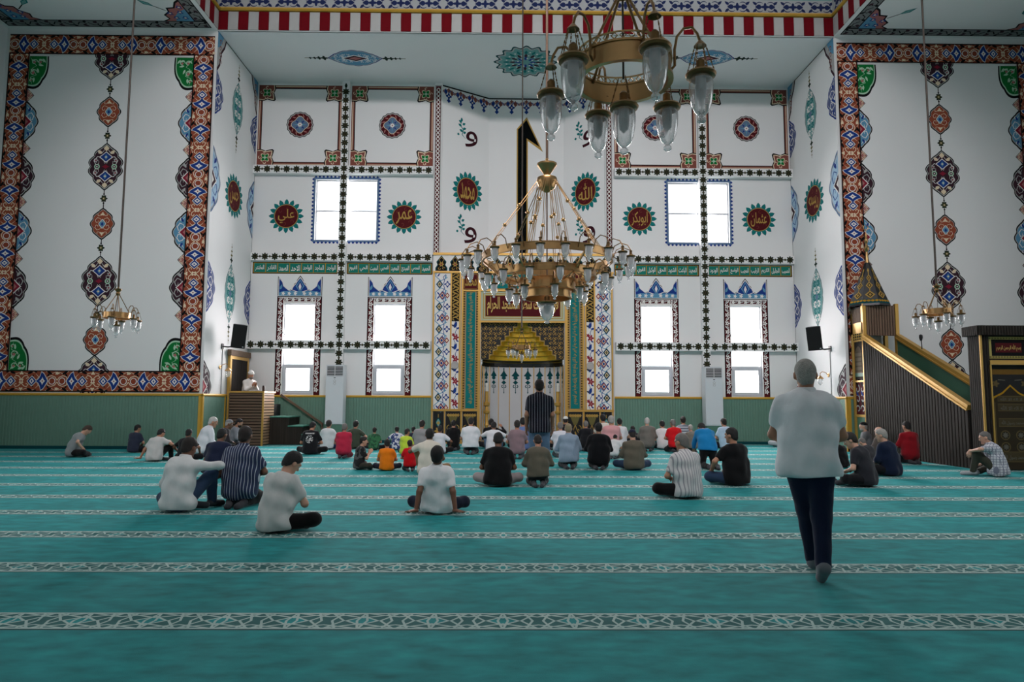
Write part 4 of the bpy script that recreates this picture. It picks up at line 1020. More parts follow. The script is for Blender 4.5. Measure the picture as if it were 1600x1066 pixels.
# long teal panel and the great maroon verse
a = Art(); a.poly(rect(-.76, mm(-.76), 5.07, 5.6), GOLDP, 1); a.poly(rect(-.73, mm(-.73), 5.1, 5.57), TEAL, 2); a.text('كلما دخل عليها زكريا المحراب وجد عندها', cxm, 5.33, 2.5, .3, GOLDP, 3, bold=.015); ma(a, 'teal_verse_panel', fnF)
a = Art(); a.poly(rect(-.77, mm(-.77), 4.03, 5.0), pnt('pale_sage', (178, 186, 158)), 1)
for k, m_, l in ((.06, GOLDP, 2), (.09, pnt('pale_sage', (178, 186, 158)), 3), (.12, GOLDP, 4), (.145, MAROON, 5)): a.poly(rect(-.77 + k, mm(-.77) - k, 4.03 + k, 5.0 - k), m_, l)
a.text('فول وجهك شطر المسجد الحرام', cxm, 4.51, 2.36, .62, pnt('bright_gold', (226, 190, 112)), 6, bold=.022); ma(a, 'maroon_verse_panel', fnF)
# niche: upright marble panels, dark band, stepped gold hood
R = (NX1 - NX0) / 2; NDEP = 1.0; NYF = FY + .24
def npt(t, k=1.0): return (cxm - R * k * math.cos(t), NYF + NDEP * k * math.sin(t))
NP = 10
for i in range(NP):
    t0, t1 = PI * i / NP, PI * (i + 1) / NP; p, q = npt(t0), npt(t1); mb = MB()
    P0, P1 = Vector(p), Vector(q); d = (P1 - P0).normalized(); nr = Vector((d.y, -d.x)); e = d * .012
    A, B = P0 + e, P1 - e
    mb.add([(A.x, A.y, 0), (B.x, B.y, 0), (B.x, B.y, 2.56), (A.x, A.y, 2.56), (A.x - nr.x * .05, A.y - nr.y * .05, 0), (B.x - nr.x * .05, B.y - nr.y * .05, 0), (B.x - nr.x * .05, B.y - nr.y * .05, 2.56), (A.x - nr.x * .05, A.y - nr.y * .05, 2.56)],
           [(0, 1, 2, 3), (4, 7, 6, 5), (0, 3, 7, 4), (1, 5, 6, 2), (3, 2, 6, 7)])
    pan = mo(mb, 'niche_panel', MARBW)
    L = (P1 - P0).length
    fn = lambda u, v, off, P0=P0, d=d, nr=nr: (P0.x + d.x * u + nr.x * off, P0.y + d.y * u + nr.y * off, v)
    a = Art(); c = L / 2; zt = 2.52; s = min(1, L / .42)
    a.poly([(c - .02, zt), (c + .02, zt), (c + .02, zt - .1), (c + .05 * s, zt - .16), (c + .14 * s, zt - .27), (c + .06 * s, zt - .3), (c + .09 * s, zt - .36), (c, zt - .42), (c - .09 * s, zt - .36), (c - .06 * s, zt - .3), (c - .14 * s, zt - .27), (c - .05 * s, zt - .16), (c - .02, zt - .1)], DTEAL, 1)
    a.poly(superel(c, zt - .5, .1 * s, .08, .9), DTEAL, 1)
    for sg in (-1, 1): a.stroke(arcpts(c + sg * .04 * s, zt - .64, .05 * s, PI / 2, PI / 2 - sg * 3.6, 7, .03 * s), .03 * s, DTEAL, 1)
    a.stroke([(c, zt - .55), (c, zt - .85)], .022, DTEAL, 1); a.poly(superel(c, zt - .84, .022, .05, 1), DTEAL, 1)
    o = a.build('pendant_ornament', pan, fn)
mb = MB()
for i in range(NP + 1):
    p = npt(PI * i / NP, .985); mb.box(p[0] - .014, p[0] + .014, p[1] - .014, p[1] + .014, 0, 2.56)
mo(mb, 'niche_gilt_strip', GOLD)
mb = MB(); n = 24
for z0, z1, k, mi in ((2.54, 2.6, .985, 0), (2.6, 2.68, .97, 0), (2.68, 2.7, .955, 1), (2.7, 2.76, .97, 0)):
    pts = [npt(PI * i / n, k) for i in range(n + 1)]
    for i in range(n): mb.add([(*pts[i], z0), (*pts[i + 1], z0), (*pts[i + 1], z1), (*pts[i], z1)], [(0, 1, 2, 3)], mi); mb.add([(*pts[i], z1), (*pts[i + 1], z1), (*npt(PI * (i + 1) / n, 1.0), z1), (*npt(PI * i / n, 1.0), z1)], [(0, 1, 2, 3)], mi); mb.add([(*pts[i], z0), (*pts[i + 1], z0), (*npt(PI * (i + 1) / n, 1.0), z0), (*npt(PI * i / n, 1.0), z0)], [(0, 1, 2, 3)], mi)
mo(mb, 'niche_band', [BLKGL, GOLDP])
NT_ = 8; zs = [2.76 + (4.0 - 2.76) * i / NT_ for i in range(NT_ + 1)]; ks = [.80 - .68 * (i / (NT_ - 1)) ** 1.05 for i in range(NT_)]
for i in range(NT_):
    k = ks[i]; kn = ks[i + 1] if i < NT_ - 1 else 0.02; mb = MB(); n = 36
    def wob(t, k, i=i): return npt(t, k * (1 + .018 * math.cos(10 * t)))
    for j in range(n):
        t0, t1 = PI * j / n, PI * (j + 1) / n
        mb.add([(*wob(t0, k), zs[i]), (*wob(t1, k), zs[i]), (*wob(t1, k * .97), zs[i + 1] - .02), (*wob(t0, k * .97), zs[i + 1] - .02)], [(0, 1, 2, 3)])
        mb.add([(*wob(t0, k * .97), zs[i + 1] - .02), (*wob(t1, k * .97), zs[i + 1] - .02), (*wob(t1, kn), zs[i + 1]), (*wob(t0, kn), zs[i + 1])], [(0, 1, 2, 3)])
        if i == 0: mb.add([(*wob(t0, k), zs[0]), (*wob(t1, k), zs[0]), (*npt(t1, 1.0), zs[0]), (*npt(t0, 1.0), zs[0])], [(0, 1, 2, 3)])
    mo(mb, 'hood_tier', GOLDM, smooth=True, ang=50)
# stepped spandrels
for f in (0, 1):
    g = (lambda x: x) if f == 0 else mm
    poly = [(NX0, 2.76), (NX0, 4.0)]
    for i in range(NT_ - 1, -1, -1): poly += [(cxm - R * ks[i], zs[i + 1] if i < NT_ - 1 else 4.0), (cxm - R * ks[i], zs[i])]
    mb = MB(); mb.prism([(g(x), z) for x, z in poly], lambda u, v: (u, NYF - .08, v), lambda u, v: (u, NYF - .02, v)); mo(mb, 'spandrel', BLKGL)
    a = Art(); edge = poly[2:]
    a.stroke([(g(x), z) for x, z in edge], .035, GOLDP, 2)
    rnd = random.Random(3)
    for i in range(NT_):
        xr = cxm - R * ks[i] - .05; z = (zs[i] + zs[i + 1]) / 2; x = NX0 + .08; k = 0
        while x < xr - .04:
            sg = 1 if (k + i) % 2 else -1; rr = .072
            a.stroke([(g(x + u * rr), z + sg * v * rr) for u, v in ((-1.0, -.9), (-.4, .2), (.4, .6), (.9, .0), (.4, -.5), (0, -.1))], .02, GOLDP, 1, taper=True)
            a.poly([(g(p[0]), p[1]) for p in leaf(x + .02, z - sg * .05, sg * .8, .11, .035)], GOLDP, 1); a.poly([(g(p[0]), p[1]) for p in leaf(x - .05, z + sg * .04, 2.4 * sg, .09, .03)], GOLDP, 1)
            x += .165; k += 1
    ma(a, 'spandrel_scroll', onY(NYF - .08))
mb = MB(); mb.box(NX0, NX1, NYF - .02, NYF + NDEP + .1, 4.0, 4.04); mo(mb, 'niche_top', BLKGL)
# candlesticks standing inside the niche
for i, x in enumerate((NX0 + .2, NX1 - .2)):
    c = empty('candlestick', (x, NYF + .02 + .0, 0), label=('gilded floor candlestick in the mihrab, left of the standing man' if i == 0 else 'gilded floor candlestick in the mihrab, right of the standing man'), cat='candlestick', group='mihrab candlesticks')
    mb = MB(); mb.lathe([(.0, 0), (.15, 0), (.15, .05), (.09, .1), (.06, .2), (.055, .55), (.075, .6), (.055, .66), (.055, .95), (.1, .98), (.11, 1.04), (.07, 1.08), (.06, 1.2), (.1, 1.24), (.11, 1.32), (.06, 1.36), (.06, 1.68), (.075, 1.7), (.0, 1.71)], n=18); mb.build('stand', GOLD, c, smooth=True)
    mb = MB(); mb.lathe([(.045, 1.7), (.045, 1.95), (.02, 1.98), (0, 1.98)], n=14); mb.build('candle', mat('candle_wax', (216, 216, 204), .5), c, smooth=True)
# ------------------------------------------------------------------ slatted panels
def slats(mb, fn, u0, u1, v0, v1, pitch, depth=.02, vert=True, clip=None):
    """rows of narrow slats on a plane; fn(u,v,off)"""
    n = max(1, round(((u1 - u0) if vert else (v1 - v0)) / pitch)); w = ((u1 - u0) if vert else (v1 - v0)) / n
    for i in range(n):
        a_, b_ = i * w + w * .14, (i + 1) * w - w * .14
        if vert:
            p, q = u0 + a_, u0 + b_; lo0, hi0, lo1, hi1 = v0, v1, v0, v1
            if clip: lo0, hi0 = clip(p); lo1, hi1 = clip(q)
            A = [(p, lo0), (q, lo1), (q, hi1), (p, hi0)]
        else: A = [(u0, v0 + a_), (u1, v0 + a_), (u1, v0 + b_), (u0, v0 + b_)]
        mb.prism(A, lambda u, v: fn(u, v, 0), lambda u, v: fn(u, v, depth))

def local(mb_, name, mats, par, **k):
    o = mb_.build(name, mats, par, **k); o.location = tuple(-c for c in par.location); return o
def locala(a, name, fn, par, **k):
    o = a.build(name, par, fn, **k); o.location = tuple(-c for c in par.location); return o
WDARK = mat('walnut_back', (16, 13, 11), .8, var=.15)
CARP = mat('step_carpet', (62, 120, 104), .9, var=.1)

# ------------------------------------------------------------------ kursu (preaching seat) in the left corner
K0, K1, KY = XL + .12, -7.3, 20.88; KZ = 1.6
ku = empty('preaching_pulpit', ((K0 + K1) / 2, KY + .7, 0), label='slatted walnut preaching pulpit with steps in the left corner of the recess', cat='pulpit')
mb = MB(); mb.box(K0 + .02, K1 - .02, KY + .02, D2 - .05, 0, 1.25); mb.box(K0 + .02, K1 - .02, KY + .02, KY + .07, 1.25, KZ); mb.box(K1 - .07, K1 - .02, KY + .07, D2 - .75, 1.25, KZ); local(mb, 'body', WDARK, ku)
mb = MB(); slats(mb, lambda u, v, o: (u, KY + .02 - o, v), K0, K1, .02, KZ, .088, .025, False); local(mb, 'front_slats', WOODH, ku, kind='stuff')
mb = MB(); slats(mb, lambda u, v, o: (K1 - .02 + o, u, v), KY, D2 - .75, .02, KZ, .088, .025, False); local(mb, 'side_slats', mat('window_lit_walnut_slat', (176, 142, 112), .5, var=.12), ku, kind='stuff')  # walnut lightened on this face to paint in the window light
mb = MB()
mb.box(K0 - .02, K1 + .03, KY - .03, KY + .09, KZ, KZ + .05); mb.box(K1 - .08, K1 + .03, KY + .09, D2 - .7, KZ, KZ + .05); mb.box(K0 - .04, K0 + .01, KY - .02, KY + .03, 0, KZ); mb.box(K1 - .03, K1 + .02, KY - .02, KY + .02, 0, KZ); local(mb, 'gilt_edge', GOLD, ku)
# tall backrest panel on the side wall
mb = MB(); mb.box(XL + .02, XL + .06, KY + .12, D2 - .12, KZ, 2.72); local(mb, 'backrest', WDARK, ku)
mb = MB(); slats(mb, lambda u, v, o: (XL + .06 + o, u, v), KY + .2, D2 - .2, KZ, 2.68, .085, .02, True); local(mb, 'backrest_slats', WOODV, ku, kind='stuff')
mb = MB(); mb.box(XL + .02, XL + .1, KY + .08, KY + .2, KZ - .1, 2.74); mb.box(XL + .02, XL + .1, D2 - .22, D2 - .12, KZ - .1, 2.74); mb.box(XL + .02, XL + .1, KY + .2, D2 - .22, 2.64, 2.74); local(mb, 'backrest_gilt_frame', GOLD, ku)
mb = MB(); mb.box(XL + .02, XL + .14, KY + .02, D2 - .08, 2.74, 2.92); local(mb, 'backrest_rail', WOODH, ku)
# steps on the right side
for i, (xa, xb, zt) in enumerate(((K1 + .03, K1 + .62, .84), (K1 + .62, K1 + 1.05, .56), (K1 + 1.05, K1 + 1.45, .3))):
    mb = MB(); mb.box(xa, xb, KY + .55, D2 - .08, 0, zt); st = local(mb, 'step', WOODV, ku)
    mb = MB(); mb.box(xa - .02 * (i > 0), xb + .03, KY + .52, D2 - .08, zt, zt + .04); o = mb.build('step_tread', CARP, st)
mb = MB(); mb.bar((K1 + .0, D2 - .12, 1.56), (K1 + 1.4, D2 - .12, .6), .05, .07); mb.bar((K1 + 1.38, D2 - .12, .62), (K1 + 1.38, D2 - .12, .3), .04, .04, (0, 1, 0)); local(mb, 'handrail', WOODH, ku)
mb = MB(); mb.lathe([(0, 0), (.04, 0), (.042, .1), (.035, .17), (.0, .17)], (K1 - .05, KY + .12, KZ + .05), 12); mb.build('cup', mat('dark_glass_cup', (60, 34, 28), .3), smooth=True, label='small dark cup standing on the edge of the preaching pulpit', cat='cup')

# ------------------------------------------------------------------ minbar on the right
BX, BW = 9.86, 1.0; BXr = BX + BW; Y0, Y1, Y2 = 14.45, 18.58, 19.22
mi = empty('minbar', (BX + BW / 2, (Y0 + Y1) / 2, 0), label='dark slatted minbar staircase with gilded rails and a pointed black and gold spire', cat='minbar')
zl = lambda y: 1.28 + (y - Y0) * (3.2 - 1.28) / (Y1 - Y0)
mb = MB(); poly = [(Y0, 0), (Y1, 0), (Y1, zl(Y1) - .06), (Y0, zl(Y0) - .06)]
mb.prism(poly, lambda u, v: (BX + .01, u, v), lambda u, v: (BX + .06, u, v)); local(mb, 'side_panel', WDARK, mi)
mb = MB(); mb.prism(poly, lambda u, v: (BXr - .06, u, v), lambda u, v: (BXr - .01, u, v)); local(mb, 'side_panel', WDARK, mi)
mb = MB(); slats(mb, lambda u, v, o: (BX + .01 - o, u, v), Y0, Y1, 0, 1, .11, .03, True, clip=lambda u: (0, zl(u) - .06)); local(mb, 'side_slats', WOODV, mi, kind='stuff')
for x in (BX + .03, BXr - .03):
    mb = MB(); d = .0
    mb.bar((x, Y0, zl(Y0)), (x, Y1, zl(Y1)), .13, .12); mb.bar((x - .07, Y0, zl(Y0) - .05), (x - .07, Y1, zl(Y1) - .05), .03, .04); local(mb, 'handrail', GOLD, mi)
GREENI = mat('green_inner_board', (70, 112, 92), .55, var=.06)
mb = MB(); mb.prism([(Y0, .3), (Y1, 2.2), (Y1, zl(Y1) - .03), (Y0, zl(Y0) - .03)], lambda u, v: (BXr - .075, u, v), lambda u, v: (BXr - .06, u, v)); mb.prism([(Y0, .3), (Y1, 2.2), (Y1, zl(Y1) - .03), (Y0, zl(Y0) - .03)], lambda u, v: (BX + .06, u, v), lambda u, v: (BX + .075, u, v)); local(mb, 'inner_board', GREENI, mi)
for i in range(11):
    mb = MB(); ya = Y0 + i * (Y1 - Y0) / 11; z = .2 * (i + 1); mb.box(BX + .08, BXr - .08, ya, Y1, z - .2, z); local(mb, 'step', CARP, mi)
# pavilion
mb = MB(); mb.box(BX + .02, BXr - .02, Y1, Y2, 2.1, 2.2); mb.box(BX + .03, BX + .07, Y1, Y2, 0, .98); mb.box(BXr - .07, BXr - .03, Y1, Y2, 0, 2.2); local(mb, 'pavilion_base', GREENI, mi)
mb = MB()
for x in (BX, BXr - .09): 
    for y in (Y1, Y2 - .07): mb.box(x, x + .09, y - .03, y + .07, 0, 4.1 if y == Y1 else 3.9)
mb.box(BX + .0, BX + .06, Y1, Y2, 3.3, 3.6); mb.box(BX + .01, BX + .05, Y1, Y2, 1.95, 2.0); mb.box(BX + .01, BX + .05, Y1, Y2, .98, 1.05); mb.box(BX + .01, BX + .05, Y1, Y2, 3.08, 3.12); local(mb, 'pavilion_gilt_frame', GOLD, mi)
mb = MB(); mb.box(BX + .1, BXr - .1, Y1 + .0, Y1 + .05, 3.22, 4.05); mb.box(BX + .02, BX + .06, Y1 + .06, Y2, 3.6, 4.0); mb.box(BXr - .06, BXr - .02, Y1 + .06, Y2, 3.3, 4.0); mb.box(BX + .02, BXr - .02, Y1 + .02, Y2, 3.98, 4.04); local(mb, 'hood', WDARK, mi)
mb = MB(); slats(mb, lambda u, v, o: (u, Y1 - o, v), BX + .1, BXr - .1, 3.22, 4.05, .075, .02, True); slats(mb, lambda u, v, o: (BX + .02 - o, u, v), Y1 + .07, Y2, 3.6, 4.0, .075, .02, True); local(mb, 'hood_slats', WOODM, mi, kind='stuff')
a = Art(); a.poly(rect(Y1 + .06, Y2 - .02, 3.12, 3.3), BLK, 1)
for i in range(5):
    for j in range(2): a.poly(rosette(Y1 + .12 + i * .11, 3.17 + j * .08, .04, 4, .3), GOLDP, 2)
locala(a, 'lattice', onXm(BX + .01), mi)
# glass panel with a portrait of a shrine door, and the small scroll panel below
a = Art(); a.poly(rect(Y1 + .08, Y2 - .04, 2.02, 3.07), pnt('dark_umber', (44, 38, 34)), 1); yc = (Y1 + Y2) / 2 + .02
a.poly([(yc - .2, 2.1), (yc + .2, 2.1), (yc + .2, 2.75), (yc + .1, 2.9), (yc, 2.96), (yc - .1, 2.9), (yc - .2, 2.75)], pnt('umber', (96, 82, 66)), 2)
for i in range(5): a.poly(rect(yc - .16, yc + .16, 2.15 + i * .13, 2.24 + i * .13), pnt('taupe', (120, 106, 88)), 3)
locala(a, 'printed_panel', onXm(BX + .03), mi)
a = Art(); a.poly(rect(Y1 + .08, Y2 - .04, 1.06, 1.94), MAROON, 1)
for i in range(3):
    for j in range(2): a.stroke(arcpts(Y1 + .2 + j * .25, 1.2 + i * .28, .12, i, i + 5, 10, .04), .04, GREYT, 2); a.poly(leaf(Y1 + .15 + j * .25, 1.3 + i * .26, .8, .2, .08), NAVY if i % 2 else BLK, 2)
locala(a, 'scroll_panel', onXm(BX + .03), mi)
# spire
sx, sy, sz = BX + .4, (Y1 + Y2) / 2 + .05, 4.05
mb = MB(); mb.lathe([(.56, 0), (.55, .06)], (sx, sy, sz), 8); mb.lathe([(.54, .06), (.06, 1.3)], (sx, sy, sz), 8); local(mb, 'spire', BLKGL, mi)
mb = MB(); mb.lathe([(.55, .05), (.495, .18)], (sx, sy, sz), 8); local(mb, 'spire_band', DTEAL, mi)
def spire_fn(face):
    t0 = 2 * PI * (face + .5) / 8
    def fn(u, v, off):
        k = v; r = (.54 + (.06 - .54) * k) * math.cos(PI / 8) + off + .004
        return (sx + r * math.cos(t0) - u * math.sin(t0), sy + r * math.sin(t0) + u * math.cos(t0), sz + .06 + 1.24 * k + .002)
    return fn
for face in range(3, 8):
    a = Art()
    for k, w in ((.2, .13), (.42, .09), (.6, .06)):
        a.poly(superel(0, k, w, .09, 1.0), GOLDP, 1); a.poly(superel(0, k, w * .6, .06, 1.0), BLK, 2); a.poly(superel(0, k, w * .3, .035, 1), GOLDP, 3)
    a.stroke([(0, .28), (0, .8)], .02, GOLDP, 1); a.poly(superel(0, .78, .025, .06, 1), GOLDP, 1)
    for i in range(4): a.poly(superel(-.15 + i * .1, .06, .05, .025, 1.5, 12), OCHRE, 2)
    locala(a, 'spire_ornament', spire_fn(face), mi)
mb = MB(); mb.lathe([(.07, 1.1), (.045, 1.2), (.03, 1.42), (.06, 1.46), (.075, 1.53), (.04, 1.6), (.025, 1.66), (.05, 1.71), (.055, 1.76), (.025, 1.82), (.035, 1.87), (.03, 1.92), (.008, 1.98), (.004, 2.1)], (sx, sy, sz + .17), 14)
mb.tube([(sx + .07 * math.cos(t), sy, sz + 2.29 + .07 * math.sin(t)) for t in [2.0 + i * 5.4 / 12 for i in range(13)]], .012, 6); local(mb, 'finial', BRASS, mi, smooth=True)
# portal at the foot of the stairs
PT = empty('minbar_portal', (BX + .55, 14.2, 0), label='slatted walnut portal with black embroidered curtain at the foot of the minbar', cat='portal'); PZt = 2.98; P0_, P1_ = BX - .0, BX + 1.25; PYf, PYb = 14.0, 14.36
mb = MB(); mb.box(P0_, P0_ + .19, PYf, PYb, 0, PZt - .2); mb.box(P1_ - .19, P1_, PYf, PYb, 0, PZt - .2); mb.box(P0_ + .19, P1_ - .19, PYf + .04, PYb, 2.2, PZt - .2); local(mb, 'frame', WOODV, PT)
mb = MB(); slats(mb, lambda u, v, o: (P0_ - o, u, v), PYf, PYb, 0, PZt - .2, .06, .015, True); slats(mb, lambda u, v, o: (u, PYf - o, v), P0_, P0_ + .19, 0, PZt - .2, .06, .012, True); local(mb, 'frame_slats', WOODV, PT, kind='stuff')
mb = MB(); mb.box(P0_ - .08, P1_ + .08, PYf - .08, PYb + .05, PZt - .2, PZt); local(mb, 'cornice', WDARK, PT)
mb = MB(); slats(mb, lambda u, v, o: (u, PYf - .08 - o, v), P0_ - .08, P1_ + .08, PZt - .2, PZt, .06, .015, True); slats(mb, lambda u, v, o: (P0_ - .08 - o, u, v), PYf - .08, PYb + .05, PZt - .2, PZt, .06, .015, True); local(mb, 'cornice_slats', WOODV, PT, kind='stuff')
mb = MB(); mb.box(P0_ - .012, P0_ + .03, PYf - .025, PYf + .0, 0, PZt - .2); mb.box(P0_ + .17, P0_ + .2, PYf - .03, PYf, 0, 2.24); mb.box(P1_ - .2, P1_ - .17, PYf - .03, PYf, 0, 2.24); mb.box(P0_ + .17, P1_ - .17, PYf - .04, PYf + .04, 2.17, 2.26); local(mb, 'gilt_trim', GOLD, PT)
a = Art(); x0, x1 = P0_ + .2, P1_ - .22
for k, m_, l in ((0, pnt('pale_gold', (200, 186, 108)), 1), (.06, BLK, 2), (.14, MAROON, 3)): a.poly(rect(x0 + k, x1 - k, 2.3 + k * .9, 2.75 - k * .9), m_, l)
for i in range(14):
    for zz in (2.33, 2.72): a.poly(superel(x0 + .03 + i * (x1 - x0 - .06) / 13, zz, .03, .018, 1.2, 10), OLIVE, 2)
a.text('بسم الله الرحمن الرحيم', (x0 + x1) / 2, 2.525, (x1 - x0) * .62, .15, pnt('bright_gold', (226, 190, 112)), 4, bold=.02); locala(a, 'calligraphy_panel', onY(PYf + .03), PT)
a = Art(); x0, x1 = P0_ + .2, P1_ - .2; xm = (x0 + x1) / 2; g_ = pnt('tarnished_gold', (112, 96, 62)); g2 = pnt('silver_thread', (118, 114, 104)); wv = onY(PYf + .06)
a.poly(rect(x0, x1, .02, 2.17), mat('black_curtain', (22, 21, 22), .85), 1)
a.poly(rect(x0, x1, 1.97, 2.08), pnt('bronze_band', (132, 98, 44)), 2)
a.poly([(x0 + .04, .02), (x1 - .04, .02), (x1 - .04, 1.5), (xm + .18, 1.6), (xm, 1.76), (xm - .18, 1.6), (x0 + .04, 1.5)], OCHRE, 2); a.poly([(x0 + .07, .02), (x1 - .07, .02), (x1 - .07, 1.47), (xm + .16, 1.57), (xm, 1.72), (xm - .16, 1.57), (x0 + .07, 1.47)], pnt('dark_bronze', (62, 54, 40)), 3)
for s in (-1, 1):
    a.poly(rosette(xm + s * .3, 1.78, .06, 5, .3), g_, 3); a.stroke([(xm + s * .1, 1.85), (xm + s * .25, 1.86)], .015, g2, 3)
for z, h in ((1.42, .1), (1.22, .14), (.9, .16), (.18, .2)):
    a.poly(rect(xm - .28, xm + .28, z, z + h), pnt('bronze_mid', (86, 74, 52)), 4); a.stroke(rect(xm - .28, xm + .28, z, z + h), .015, g_, 5, closed=True)
    a.text('لا اله الا الله' if z > 1 else 'محمد رسول الله', xm, z + h / 2, .46, h * .7, g2, 6)
for s in (-1, 1):
    for z in (.72, .48): a.poly(ngon(xm + s * .16, z, .1), g_, 4); a.poly(ngon(xm + s * .16, z, .08), MATS['paint_dark_bronze'], 5); a.poly(rosette(xm + s * .16, z, .05, 8, .3), g2, 6)
    a.stroke([(xm + s * .35, .05), (xm + s * .35, 1.4)], .03, g_, 4)
locala(a, 'curtain', wv, PT)
mb = MB(); mb.box(x0, x1, PYf + .06, PYf + .075, .015, 2.17); local(mb, 'curtain_backing', MATS['black_curtain'], PT)
mb = MB(); mb.tube([(BXr - .05, 17.5, zl(17.5)), (BXr - .05, 17.5, zl(17.5) + .15), (BXr - .09, 17.45, zl(17.5) + .3)], .012, 8); mb.lathe([(0, 0), (.025, .0), (.045, .08), (.04, .15), (0, .17)], (BXr - .1, 17.44, zl(17.5) + .28), 12); mb.build('microphone', DARKPL, smooth=True, label='black gooseneck microphone clipped to the far rail of the minbar', cat='microphone')

# ------------------------------------------------------------------ air conditioners, loudspeakers, sconces
def aircon(xc, side, label):
    r = empty('air_conditioner', (xc, D2 - .45, .5), label=label, cat='air conditioner', group='floor standing air conditioners')
    w, d, z0, z1 = .28, .2, .16, 2.06
    mb = MB(); mb.box(-w, w, -d, d, z0, z1); mb.build('cabinet', METALW, r)
    mb = MB(); mb.box(-w + .015, w - .015, -d - .015, -d, z0 + .03, z1 - .42); mb.build('front_panel', METALW, r)
    mb = MB(); mb.box(-w + .03, w - .03, -d - .004, -d, z1 - .36, z1 - .05); gr = mb.build('outlet', DARKPL, r)
    for i in range(6):
        mb = MB(); mb.box(-w + .03, w - .03, -d - .02, -d - .004, z1 - .35 + i * .052, z1 - .332 + i * .052); mb.build('louvre', PVC, gr)
    mb = MB(); mb.box(-.008, .008, -d - .022, -d - .004, z1 - .36, z1 - .05); mb.build('louvre_bar', PVC, gr)
    a = Art(); a.poly(rect(-.03, .03, z1 - .43, z1 - .41), DARKPL, 1); a.build('display', r, onY(-d - .016))
    for zz in (.52, .6): a = Art(); a.stroke(arcpts(0, z1 - zz, .035, 0, 2 * PI, 14), .012, GREYT, 1); a.build('emblem', r, onY(-d - .016))
    mb = MB(); mb.box(-w + .02, w - .02, -d + .02, d - .02, 0, z0); mb.build('plinth', mat('plinth_green', (76, 118, 100), .6), r)
    r.location.z = .0; 
    return r
r1 = aircon(-5.42, 1, 'tall white floor standing air conditioner on the left half of the back wall'); r1.scale = (1, 1, 1)
r2 = aircon(mx(-5.42) + .08, -1, 'tall white floor standing air conditioner on the right half of the back wall')
for r in (r1, r2):
    for ch in r.children:
        if ch.name.startswith('plinth'): ch.scale.z = 3.9
        else: ch.location.z += .46
def speaker(px, py, wallx, d, label):
    p = PX(px, py, wallx); y = p[1] + .1; z = 3.28; x = wallx + d * .55
    r = empty('loudspeaker', (wallx, y, z), label=label, cat='loudspeaker', group='wall loudspeakers')
    mb = MB(); hw, hd, hh = .2, .17, .35
    prof = [(-hw, -hd), (hw, -hd), (hw * .7, hd), (-hw * .7, hd)]
    mb.prism(prof, lambda u, v: (u, v, -hh), lambda u, v: (u, v, hh)); c = mb.build('cabinet', DARKPL, r); c.location = (d * .52, -.12, 0); c.rotation_euler = (math.radians(9), math.radians(d * 4), math.radians(d * 28))
    mb = MB(); mb.box(-hw + .015, hw - .015, -hd - .012, -hd, -hh + .015, hh - .015); mb.build('grille', mat('speaker_grille', (12, 12, 14), .8, bump=.6, bscale=300), c)
    a = Art(); a.poly(rect(hw - .08, hw - .04, -hh + .04, -hh + .06), PVC, 1); a.build('badge', c, onY(-hd - .013))
    mb = MB(); mb.tube([(0, 0, -.3), (d * .18, -.02, -.32), (d * .4, -.06, -.3)], .022, 8); mb.box(min(0, d * .03), max(0, d * .03), -.06, .06, -.38, -.22); mb.tube([(d * .4, -.06, -.3), (d * .5, -.1, -.22)], .02, 8); mb.build('bracket', DARKPL, r)
    mb = MB(); mb.tube([(d * .012, .02, -.38), (d * .012, .02, -z + WZ + .06)], .009, 6); mb.build('cable', PVC if False else mat('grey_cable', (120, 122, 124), .6), r)
speaker(345, 541, XL, 1, 'black loudspeaker bracketed to the left recess wall'); speaker(1300, 544, XR, -1, 'black loudspeaker bracketed to the right recess wall')
def sconce(y, z, wallx, d, label):
    r = empty('wall_sconce', (wallx, y, z), label=label, cat='wall lamp', group='wall sconces')
    mb = MB(); mb.lathe([(0, 0), (.07, 0), (.06, .02), (.02, .03), (0, .03)], n=14); mb.v = [(d * q[2], q[0], q[1]) for q in mb.v]; mb.tube([(d * .02, 0, 0), (d * .1, -.01, .08), (d * .2, -.02, .1), (d * .27, -.03, .05), (d * .27, -.03, -.02)], .011, 8); mb.build('arm', BRASS, r, smooth=True)
    mb = MB(); mb.lathe([(.02, -.02), (.1, -.1), (.105, -.115), (.095, -.115)], (d * .27, -.03, 0), 16); mb.build('cap', BRASS, r, smooth=True)
    mb = MB(); mb.lathe([(.07, -.115), (.075, -.16), (.06, -.25), (.02, -.3), (.0, -.31)], (d * .27, -.03, 0), 16); mb.build('glass', LAMPG, r, smooth=True)
sconce(PX(343, 580, XL)[1], 2.35, XL, 1, 'small brass wall sconce below the left loudspeaker'); sconce(PX(1295, 594, XR)[1], 2.2, XR, -1, 'small brass wall sconce below the right loudspeaker')
